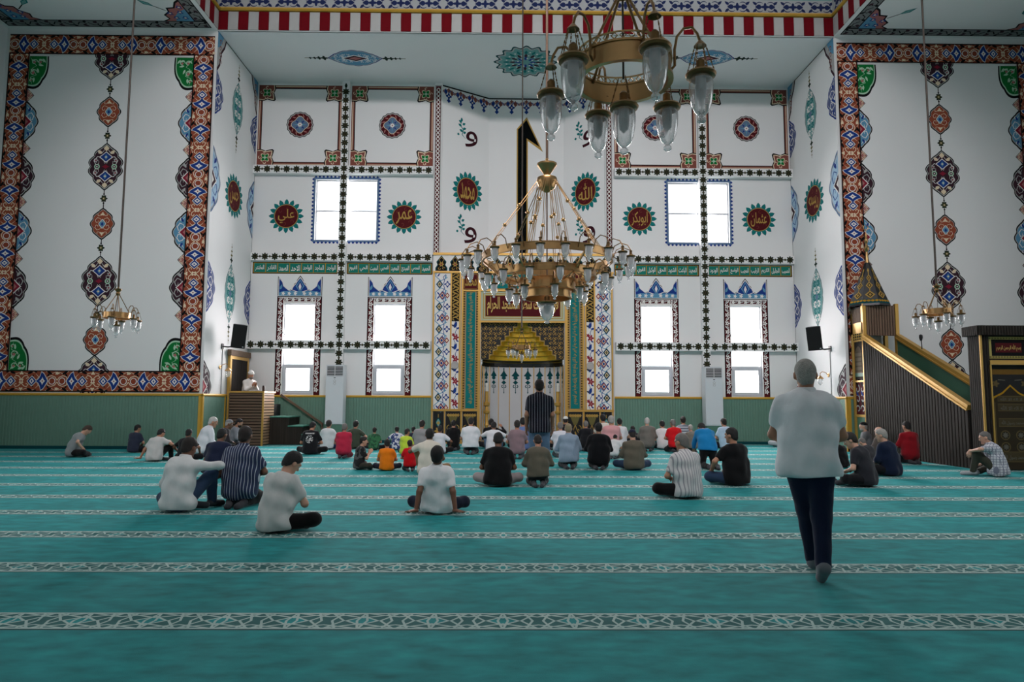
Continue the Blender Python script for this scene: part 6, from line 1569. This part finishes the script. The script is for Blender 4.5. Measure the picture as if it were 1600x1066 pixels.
    for k in (-1, 1):
        so = []
        fd = unit(T[k] - A[k]); so += [C(A[k] - unit(A[k] - K[k]) * .06, A[k], .051, .051, .02), C(A[k] - fd * .03 - V3(0, 0, .02 if A[k][2] > .06 else 0), T[k], .049, .042, .02)]
        np_obj('sock', [sdf_mesh(so, h, lambda X, Y, Z: .004 - Z + 0 * X + 0 * Y)], fabric('socks_%d_%d_%d' % socks, socks), root)
    # ---- hair and headwear
    style, hc = hair[0], hair[1]
    hh = min(h, .013)
    def loc_(X, Y, Z):
        x, y, z = X - Hc[0], Y - Hc[1], Z - Hc[2]
        return [x * Rh[0, i] + y * Rh[1, i] + z * Rh[2, i] for i in range(3)]
    def hcut(X, Y, Z):
        x, y, z = loc_(X, Y, Z); f = (-.07 + 1.15 * (y + .05) - z) / 1.52 + .006 * np.sin(75 * x + ph[2]) * np.sin(60 * y + ph[3])
        ear = .03 - np.sqrt((np.abs(x) - .084) ** 2 + (y + .004) ** 2 + (z + .016) ** 2)
        f = np.maximum(f, ear)
        if style == 'bald': f = np.maximum(f, z - .045)
        return f
    def hn(X, Y, Z): return .0022 * np.sin(70 * X + ph[0]) * np.sin(64 * Y + 30 * Z + ph[1])
    thick = {'short': .010, 'full': .016, 'bald': .006, 'cap': .008, 'turban': .006, 'crop': .006}[style]
    np_obj('hair', [sdf_mesh([El(hR((0, -.014, .024)), Rh, (.078 + thick, .098 + thick, .096 + thick * 1.3)), El(hR((0, -.048, -.045)), Rh, (.062 + thick * .5, .056 + thick * .6, .062))], hh, hcut, hn)], hairm(hc), root)
    if style == 'cap':
        np_obj('skullcap', [sdf_mesh([El(hR((0, -.014, .03)), Rh, (.092, .112, .105))], hh, lambda X, Y, Z: (lambda q: (.045 + .25 * q[1] - q[2]))(loc_(X, Y, Z)))], fabric('cap_%d_%d_%d' % hair[2], hair[2]), root)
    if style == 'turban':
        pr = [El(hR((0, -.012, .075)), Rh, (.098, .112, .062)), El(hR((0, -.012, .125)), Rh, (.07, .08, .04))]
        np_obj('turban', [sdf_mesh(pr, hh, None, lambda X, Y, Z: .004 * np.sin(90 * Z + 20 * X))], fabric('turban_white', (226, 224, 220)), root)
    if beard:
        np_obj('beard', [sdf_mesh([El(hR((0, .03, -.072)), Rh, (.064, .07, .07))], hh, lambda X, Y, Z: (lambda q: np.maximum(.0 - q[1] * .6 + .0, q[2] + .045 + .3 * (.06 - q[1])))(loc_(X, Y, Z)))], hairm(beard), root)
    if face:
        global _eye
        for k in (-1, 1):
            if _eye is None:
                mb = MB(); n = 10; mb.lathe([(.013 * math.sin(PI * i / 6), -.013 * math.cos(PI * i / 6)) for i in range(7)], n=n); mb.v = [(q[0], -q[2], q[1]) for q in mb.v]
                mb.mi = [1 if sum(mb.v[i][1] for i in f) / len(f) > .0085 else 0 for f in mb.f]
                o = mb.build('eye', [EYEW, IRIS], root, smooth=True); _eye = o.data
            else: o = bpy.data.objects.new('eye', _eye); link(o, root)
            o.matrix_local = Matrix([list(Rh[i]) + [float(hR((.031 * k, .0785, .004))[i])] for i in range(3)] + [[0, 0, 0, 1]])
        np_obj('mouth', [sdf_mesh([C(hR((-.02, .082, -.066)), hR((.02, .082, -.066)), .007, .007, .005), C(hR((-.012, .088, -.066)), hR((.012, .088, -.066)), .007, .007, .005)], .005)], LIP, root)
    return root
W_, LG, GR, BK, NV = (214, 214, 212), (176, 178, 178), (112, 116, 118), (16, 16, 18), (26, 32, 52)
JEANS, KHAKI, DK = (44, 62, 88), (140, 112, 80), (22, 22, 26)
cast = [
 # front rows
 dict(px=276, py=803, top=685, label='man in a light grey long-sleeved shirt and jeans, right forearm resting on his raised knee', legs='kneeR', arms=('lap', 'hang'), yaw=10, lean=14, shirt=('plain', (218, 220, 220)), sleeve='long', collar=True, pants=JEANS, hair=('short', 'dark'), skin=2, head=(12, 10), bulk=1.02),
 dict(px=373, py=796, top=667, label='man in a navy shirt with white pinstripes kneeling behind the grey t-shirt boy', legs='kneel', arms='lap', lean=10, shirt=('stripe', (44, 54, 82), (170, 178, 190), 28, .2), sleeve='short', collar=True, pants=BK, hair=('short', 'dark'), skin=2, bulk=1.12, hemz=.1),
 dict(px=428, py=836, top=710, label='boy in a grey t-shirt sitting cross-legged, head bowed, nearest the camera on the left', legs='cross', arms='phone', yaw=26, lean=17, shirt=('plain', (204, 206, 204)), pants=BK, hair=('full', 'black'), skin=0, head=(28, 22), face=True),
 dict(px=683, py=806, top=698, label='boy in a white polo leaning back on both hands', legs='cross', arms='back', yaw=0, lean=-10, shirt=('plain', (232, 234, 236)), collar=True, pants=(26, 32, 50), hair=('full', 'black'), skin=2, head=(6, 10)),
 dict(px=1076, py=781, top=678, label='grey-haired man in a pale vertically striped shirt, seated nearest on the right of the mihrab', legs='cross', arms='lap', yaw=-24, lean=10, shirt=('stripe', (206, 204, 204), (150, 150, 156), 24, .3), collar=True, pants=BK, hair=('short', 'salt'), skin=1, head=(4, -14), bulk=1.08),
 dict(px=1152, py=760, top=669, label='man in a black t-shirt and jeans sitting just left of the walking man', legs='cross', arms=('knee', 'lap'), yaw=-22, lean=8, shirt=('plain', BK), pants=JEANS, hair=('short', 'black'), skin=1, head=(2, -24), bulk=1.12, face=True),
 dict(px=778, py=762, top=677, label='man in a black t-shirt and grey trousers sitting cross-legged before the mihrab', legs='cross', arms='lap', lean=12, shirt=('plain', BK), pants=(150, 142, 142), hair=('short', 'black'), skin=2, head=(14, 0), bulk=1.12),
 dict(px=841, py=763, top=680, label='man in an olive jumper kneeling directly in front of the standing man', legs='kneel', arms='lap', lean=14, shirt=('plain', (92, 88, 76)), sleeve='long', pants=(30, 30, 34), hair=('crop', 'dark'), skin=1, head=(14, 0), hemz=.2),
 dict(px=1356, py=762, top=678, label='youth in a charcoal t-shirt facing left with head lowered, beside the walking man', legs='cross', arms='lap', yaw=-48, lean=20, shirt=('plain', (44, 44, 50)), pants=DK, hair=('full', 'dark'), skin=0, head=(16, -18), face=True),
 dict(px=1294, py=753, top=694, label='person in dark blue partly hidden behind the walking man', legs='kneel', arms='lap', yaw=-10, lean=24, shirt=('plain', (32, 36, 66)), sleeve='long', pants=(30, 34, 60), hair=('short', 'black'), skin=1, head=(22, 0), hemz=.08),
 dict(px=1394, py=745, top=671, label='grey-haired man in a navy shirt sitting between the charcoal t-shirt youth and the crimson shirt', legs='cross', arms='lap', yaw=-32, lean=14, shirt=('plain', (16, 28, 52)), sleeve='long', pants=DK, hair=('short', 'grey'), skin=0, head=(8, -20), bulk=1.1, face=True),
 dict(px=1562, py=746, top=675, label='man in a checked shirt sitting in front of the minbar portal, holding his knee', legs='kneeL', arms=('hang', 'lap'), yaw=-46, lean=18, shirt=('check', (206, 208, 214), (84, 90, 116), 20, .2), collar=True, pants=(66, 66, 56), socks=(170, 172, 176), hair=('crop', 'salt'), skin=0, head=(4, -18), bulk=1.1, face=True),
 dict(px=1424, py=726, top=659, label='man in a crimson long-sleeved shirt kneeling beside the minbar', legs='kneel', arms='lap', yaw=-6, lean=8, shirt=('plain', (140, 18, 30)), sleeve='long', pants=DK, hair=('short', 'black'), skin=1, head=(6, -10), bulk=1.05, hemz=.05),
 # left side
 dict(px=112, py=715, top=667, label='man in a grey t-shirt sitting alone by the left wainscot, head bowed', legs='cross', arms='knee', yaw=58, lean=26, shirt=('plain', (134, 140, 142)), pants=BK, hair=('short', 'brown'), skin=0, head=(30, 0), bulk=1.05, face=True),
 dict(px=208, py=708, top=664, label='man in a dark slate shirt by the wainscot, behind the man propped on one arm', legs='cross', arms='lap', yaw=15, lean=10, shirt=('plain', (48, 52, 70)), pants=DK, hair=('short', 'black'), skin=1, head=(8, 20)),
 dict(px=240, py=722, top=671, label='man in an off-white shirt propped on his left arm with one knee raised', legs='kneeR', arms=('backwide', 'knee'), yaw=14, lean=22, roll=-4, shirt=('plain', (196, 194, 192)), pants=BK, hair=('short', 'black'), skin=1, head=(16, 10), bulk=1.08),
 dict(px=288, py=722, top=671, label='man in a black t-shirt just beyond the light grey long-sleeved shirt', legs='cross', arms='knee', yaw=8, lean=12, shirt=('plain', (22, 22, 26)), pants=DK, hair=('short', 'black'), skin=2, head=(10, 0)),
 dict(px=315, py=711, top=652, label='white-haired man in a loose white shirt turned toward the pulpit', legs='cross', arms='lap', yaw=46, lean=20, shirt=('plain', (212, 216, 222)), sleeve='long', collar=True, pants=(70, 74, 84), hair=('crop', 'white'), skin=1, head=(6, 20), face=True),
 dict(px=346, py=706, top=656, label='man in a grey knitted cap and dark jacket near the pulpit foot', legs='cross', arms='lap', yaw=58, lean=14, shirt=('plain', (44, 42, 46)), sleeve='long', pants=DK, hair=('cap', 'grey', (120, 122, 124)), skin=2, head=(8, 10), face=True),
 dict(px=363, py=702, top=655, label='bearded man in a grey shirt against the pulpit front', legs='cross', arms='lap', yaw=72, lean=12, shirt=('plain', (120, 124, 130)), sleeve='long', pants=DK, hair=('short', 'black'), skin=1, beard='black', head=(16, 10), face=True),
 dict(px=337, py=748, top=670, label='man with a shaved head in a navy shirt left of the pinstriped shirt', legs='cross', arms='lap', yaw=6, lean=12, shirt=('plain', (28, 34, 58)), pants=DK, hair=('crop', 'black'), skin=2, head=(10, 10), bulk=1.1),
 # centre left
 dict(px=484, py=711, top=660, label='man in a black t-shirt with a white back print by the pulpit steps', legs='cross', arms='lap', lean=12, shirt=('print', (24, 24, 28), (190, 190, 190)), pants=BK, hair=('short', 'black'), skin=1, head=(22, 14)),
 dict(px=511, py=703, top=657, label='youth in a white top between the black print t-shirt and the crimson polo', legs='cross', arms='lap', yaw=6, lean=8, shirt=('plain', (204, 206, 208)), pants=(34, 46, 84), hair=('full', 'dark'), skin=1),
 dict(px=536, py=717, top=662, label='grey-haired man in a crimson polo shirt kneeling left of centre', legs='kneel', arms=('lap', 'knee'), lean=8, shirt=('plain', (178, 40, 66)), pants=(120, 28, 48), hair=('short', 'salt'), skin=1, bulk=1.12, hemz=.04),
 dict(px=553, py=702, top=658, label='youth in a dark green t-shirt right behind the crimson polo', legs='cross', arms='knee', yaw=8, lean=10, shirt=('plain', (62, 70, 58)), pants=DK, hair=('full', 'black'), skin=1),
 dict(px=584, py=704, top=668, label='child in a green camouflage t-shirt by the wainscot', legs='cross', arms='lap', lean=8, shirt=('blotch', (62, 118, 78), (44, 80, 58), 9), pants=DK, hair=('short', 'dark'), skin=1),
 dict(px=560, py=735, top=683, label='boy in a black t-shirt facing right with palms held together', legs='cross', arms='dua', yaw=68, lean=10, shirt=('blotch', (34, 34, 36), (84, 84, 84), 7), pants=(52, 50, 42), hair=('full', 'dark'), skin=0, head=(4, 12), face=True),
 dict(px=604, py=737, top=687, label='child in a bright orange t-shirt', legs='cross', arms='lap', yaw=-6, lean=8, shirt=('plain', (228, 122, 20)), pants=(26, 28, 44), hair=('full', 'black'), skin=1, head=(6, -12)),
 dict(px=640, py=738, top=688, label='child in a red t-shirt beside the cream shirt', legs='kneel', arms='lap', yaw=-14, lean=6, shirt=('plain', (196, 16, 26)), pants=(40, 42, 48), hair=('full', 'dark'), skin=1),
 dict(px=633, py=712, top=670, label='child in a lime yellow t-shirt', legs='cross', arms='lap', yaw=24, lean=8, shirt=('plain', (186, 210, 64)), pants=DK, hair=('short', 'dark'), skin=1, head=(4, 20), face=True),
 dict(px=620, py=704, top=667, label='boy in a white and blue patterned shirt by the wainscot', legs='cross', arms='knee', yaw=-12, lean=14, shirt=('blotch', (206, 208, 214), (60, 72, 120), 8), pants=(30, 36, 58), hair=('short', 'black'), skin=1),
 dict(px=645, py=702, top=667, label='dark-haired boy mostly hidden behind the lime t-shirt child', legs='cross', arms='lap', lean=8, shirt=('plain', (40, 46, 62)), pants=DK, hair=('short', 'black'), skin=1),
 dict(px=657, py=706, top=657, label='man in a mid-grey shirt beyond the cream shirt', legs='cross', arms='lap', yaw=10, lean=10, shirt=('plain', (140, 140, 142)), pants=DK, hair=('short', 'dark'), skin=1),
 dict(px=670, py=744, top=670, label='man in a cream shirt and tan trousers behind the boy leaning back', legs='kneeL', arms=('knee', 'lap'), yaw=-4, lean=8, shirt=('plain', (214, 208, 194)), collar=True, pants=KHAKI, hair=('short', 'black'), skin=2, bulk=1.02),
 dict(px=686, py=710, top=665, label='man in a white t-shirt just right of the grey shirt', legs='cross', arms='knee', yaw=6, lean=12, shirt=('plain', (208, 210, 216)), pants=DK, hair=('short', 'black'), skin=2),
 # centre
 dict(px=708, py=705, top=657, label='man in a black shirt left of the kneeling white t-shirt', legs='kneel', arms='lap', lean=8, shirt=('plain', (18, 18, 20)), sleeve='long', pants=BK, hair=('short', 'black'), skin=1, hemz=.06),
 dict(px=735, py=711, top=653, label='man in a white t-shirt and dark trousers kneeling at the left edge of the niche', legs='kneel', arms='lap', lean=8, shirt=('plain', (214, 216, 220)), pants=(26, 28, 36), hair=('short', 'dark'), skin=1, bulk=1.1, head=(12, 0), hemz=.2),
 dict(px=767, py=702, top=655, label='man in black with one hand raised in front of the niche', legs='cross', arms=('lap', 'raise'), lean=10, shirt=('plain', (18, 18, 20)), sleeve='long', pants=BK, hair=('short', 'black'), skin=1, head=(12, 0)),
 dict(px=771, py=708, top=660, label='man in a white t-shirt and jeans leaning forward before the niche', legs='knees', arms='knee', lean=16, shirt=('plain', (212, 214, 218)), pants=(86, 108, 134), hair=('short', 'black'), skin=2, head=(16, 0)),
 dict(px=808, py=718, top=657, label='man in a mauve t-shirt kneeling before the niche', legs='kneel', arms='lap', lean=8, shirt=('plain', (134, 112, 118)), pants=(40, 46, 62), hair=('short', 'dark'), skin=1, hemz=.12),
 dict(px=817, py=704, top=653, label='man in a blue shirt half hidden behind the mauve t-shirt', legs='cross', arms='lap', lean=8, shirt=('plain', (92, 112, 158)), pants=DK, hair=('short', 'black'), skin=1),
 dict(px=864, py=704, top=665, label='person in dark clothes beside the legs of the standing man', legs='kneel', arms='lap', lean=18, shirt=('plain', (26, 24, 28)), sleeve='long', pants=DK, hair=('short', 'black'), skin=1, head=(18, 0)),
 dict(px=876, py=716, top=660, label='grey-haired man in a white t-shirt right of the standing man', legs='kneel', arms='lap', lean=10, shirt=('plain', (208, 210, 218)), pants=(60, 60, 66), hair=('short', 'salt'), skin=1, hemz=.1),
 dict(px=884, py=702, top=651, label='man wearing a white prayer cap at the right edge of the niche', legs='kneel', arms='lap', lean=6, shirt=('plain', (34, 34, 38)), sleeve='long', pants=DK, hair=('cap', 'dark', (214, 212, 206)), skin=1),
 dict(px=889, py=734, top=662, label='fair-haired man in a light blue shirt kneeling right of the standing man', legs='kneel', arms='lap', lean=10, shirt=('plain', (150, 168, 188)), sleeve='long', collar=True, pants=(24, 24, 30), hair=('crop', 'blond'), skin=0, bulk=1.08, hemz=.16),
 dict(px=916, py=706, top=658, label='man in dark clothes with greying hair before the black urn panels', legs='kneel', arms='lap', lean=10, shirt=('plain', (26, 26, 30)), sleeve='long', pants=DK, hair=('short', 'salt'), skin=1, hemz=.06),
 dict(px=936, py=735, top=661, label='broad man in a black long-sleeved shirt kneeling right of the light blue shirt', legs='kneel', arms='lap', yaw=6, lean=10, shirt=('plain', (18, 18, 22)), sleeve='long', pants=BK, hair=('short', 'black'), skin=1, bulk=1.2, hemz=.06),
 dict(px=943, py=702, top=648, label='black-haired man in an off-white shirt by the right end of the mihrab', legs='kneel', arms='lap', lean=6, shirt=('plain', (204, 198, 188)), pants=DK, hair=('full', 'black'), skin=1, hemz=.06),
 dict(px=956, py=712, top=650, label='grey-haired man in a pink shirt by the right end of the mihrab', legs='kneel', arms='lap', lean=6, shirt=('plain', (206, 150, 152)), pants=DK, hair=('short', 'grey'), skin=1, hemz=.06),
 dict(px=969, py=706, top=654, label='black-haired man in a white shirt right of the pink shirt', legs='kneel', arms='lap', yaw=4, lean=8, shirt=('plain', (212, 212, 216)), pants=(80, 80, 86), hair=('short', 'black'), skin=1, hemz=.06),
 dict(px=959, py=718, top=680, label='child in a white top and dark sleeves bent low beside the broad man in black', legs='kneel', arms='lap', yaw=20, lean=30, shirt=('plain', (206, 206, 206)), sleeve='short', pants=DK, hair=('short', 'black'), skin=1, head=(20, 0), hemz=.06),
 # centre right
 dict(px=990, py=704, top=666, label='dark-haired person just behind the navy cap', legs='cross', arms='lap', lean=10, shirt=('plain', (34, 36, 44)), sleeve='long', pants=DK, hair=('short', 'black'), skin=1),
 dict(px=991, py=736, top=672, label='man in an olive brown shirt, jeans and navy cap', legs='cross', arms='lap', lean=12, shirt=('plain', (98, 92, 80)), sleeve='long', pants=JEANS, hair=('cap', 'dark', (34, 38, 58)), skin=0, head=(18, -6), bulk=1.05),
 dict(px=1012, py=706, top=653, label='white-haired man in a grey brown shirt', legs='kneel', arms='lap', yaw=8, lean=8, shirt=('plain', (112, 108, 102)), sleeve='long', pants=(34, 34, 38), hair=('crop', 'white'), skin=0, bulk=1.1, hemz=.06),
 dict(px=1037, py=703, top=658, label='man in a white t-shirt left of the red t-shirt', legs='cross', arms='lap', lean=12, shirt=('plain', (214, 214, 216)), pants=(40, 42, 48), hair=('short', 'black'), skin=1, head=(12, 0)),
 dict(px=1055, py=708, top=656, label='man in a red t-shirt right of the mihrab', legs='kneel', arms='lap', yaw=-8, lean=12, shirt=('plain', (204, 22, 30)), pants=DK, hair=('short', 'salt'), skin=1, head=(8, -6)),
 dict(px=1069, py=698, top=651, label='man in a grey striped shirt against the wainscot', legs='cross', arms='lap', lean=6, shirt=('hoop', (112, 118, 130), (196, 198, 204), 12, .35), pants=DK, hair=('short', 'dark'), skin=1),
 dict(px=1082, py=708, top=664, label='grey-haired man in a taupe shirt left of the bowing blue shirt', legs='kneel', arms='lap', yaw=-10, lean=10, shirt=('plain', (118, 112, 104)), sleeve='long', pants=DK, hair=('short', 'grey'), skin=0),
 dict(px=1107, py=735, top=678, label='person in a bright blue shirt bowing forward on the knees', legs='bow', arms='floor', lean=46, shirt=('plain', (24, 120, 176)), sleeve='long', pants=BK, hair=('short', 'black'), skin=1, head=(20, 0), fixscale=.92),
 dict(px=1135, py=702, top=654, label='man in a pale blue t-shirt against the right wainscot', legs='cross', arms='lap', yaw=-12, lean=10, shirt=('plain', (176, 196, 216)), pants=DK, hair=('short', 'dark'), skin=1, bulk=1.06),
 dict(px=1226, py=700, top=655, label='person in pale grey trousers almost hidden by the walking man', legs='cross', arms='lap', lean=8, shirt=('plain', (168, 170, 174)), pants=(176, 178, 182), hair=('short', 'dark'), skin=1),
 dict(px=1317, py=732, top=684, label='person in black leaning behind the charcoal t-shirt youth', legs='cross', arms='lap', yaw=-20, lean=20, shirt=('plain', (18, 18, 20)), sleeve='long', pants=DK, hair=('short', 'black'), skin=1, head=(16, 0)),
 dict(px=1357, py=712, top=660, label='man in a black cap and grey jacket sitting in profile by the minbar, facing left', legs='cross', arms='lap', yaw=-62, lean=8, shirt=('plain', (96, 96, 98)), sleeve='long', pants=DK, hair=('cap', 'grey', (20, 20, 22)), skin=0, beard='grey', head=(0, -10), face=True),
 dict(px=1363, py=732, top=686, label='bowed grey head between the charcoal t-shirt youth and the navy shirt', legs='cross', arms='lap', yaw=-20, lean=26, shirt=('plain', (58, 58, 62)), sleeve='long', pants=DK, hair=('short', 'salt'), skin=0, head=(24, 0)),
 dict(px=1381, py=724, top=667, label='balding man just beyond the navy shirt by the minbar', legs='cross', arms='lap', yaw=-24, lean=8, shirt=('plain', (92, 84, 80)), sleeve='long', pants=DK, hair=('bald', 'grey'), skin=0),
 # standing
 dict(px=843, py=0, top=593, label='man in a dark pinstriped short-sleeved shirt and jeans standing before the mihrab', legs='stand', arms='down', pos=(PY(843, 620, 12.0)[0], 12.0, 0), lean=2, shirt=('stripe', (26, 26, 38), (140, 140, 152), 22, .14), collar=True, pants=(92, 120, 148), hair=('crop', 'dark'), skin=1, head=(8, 0), socks=(200, 200, 200)),
 dict(px=1262, py=0, top=562, label='stout grey-haired man in a white short-sleeved shirt walking away from the camera', legs='walk', arms='front', pos=(PY(1263, 700, 5.35)[0], 5.35, 0), yaw=20, lean=3, shirt=('plain', (234, 236, 240)), collar=True, pants=(20, 30, 54), hair=('crop', 'grey'), skin=1, head=(2, 0), bulk=1.14, socks=(110, 114, 120)),
]
for d in cast: person(**d)
hoca = person(px=392, py=0, top=581, label='preacher in a white robe and white turban sitting in the slatted pulpit', legs='kneel', arms='dua', pos=(-8.0, 21.5, 1.26), yaw=125, lean=8, shirt=('plain', (222, 220, 216)), sleeve='long', collar=True, pants=(190, 190, 190), hair=('turban', 'grey'), skin=1, beard='salt', head=(6, 0), face=True, bulk=1.1)
hoca['group'] = 'preacher'
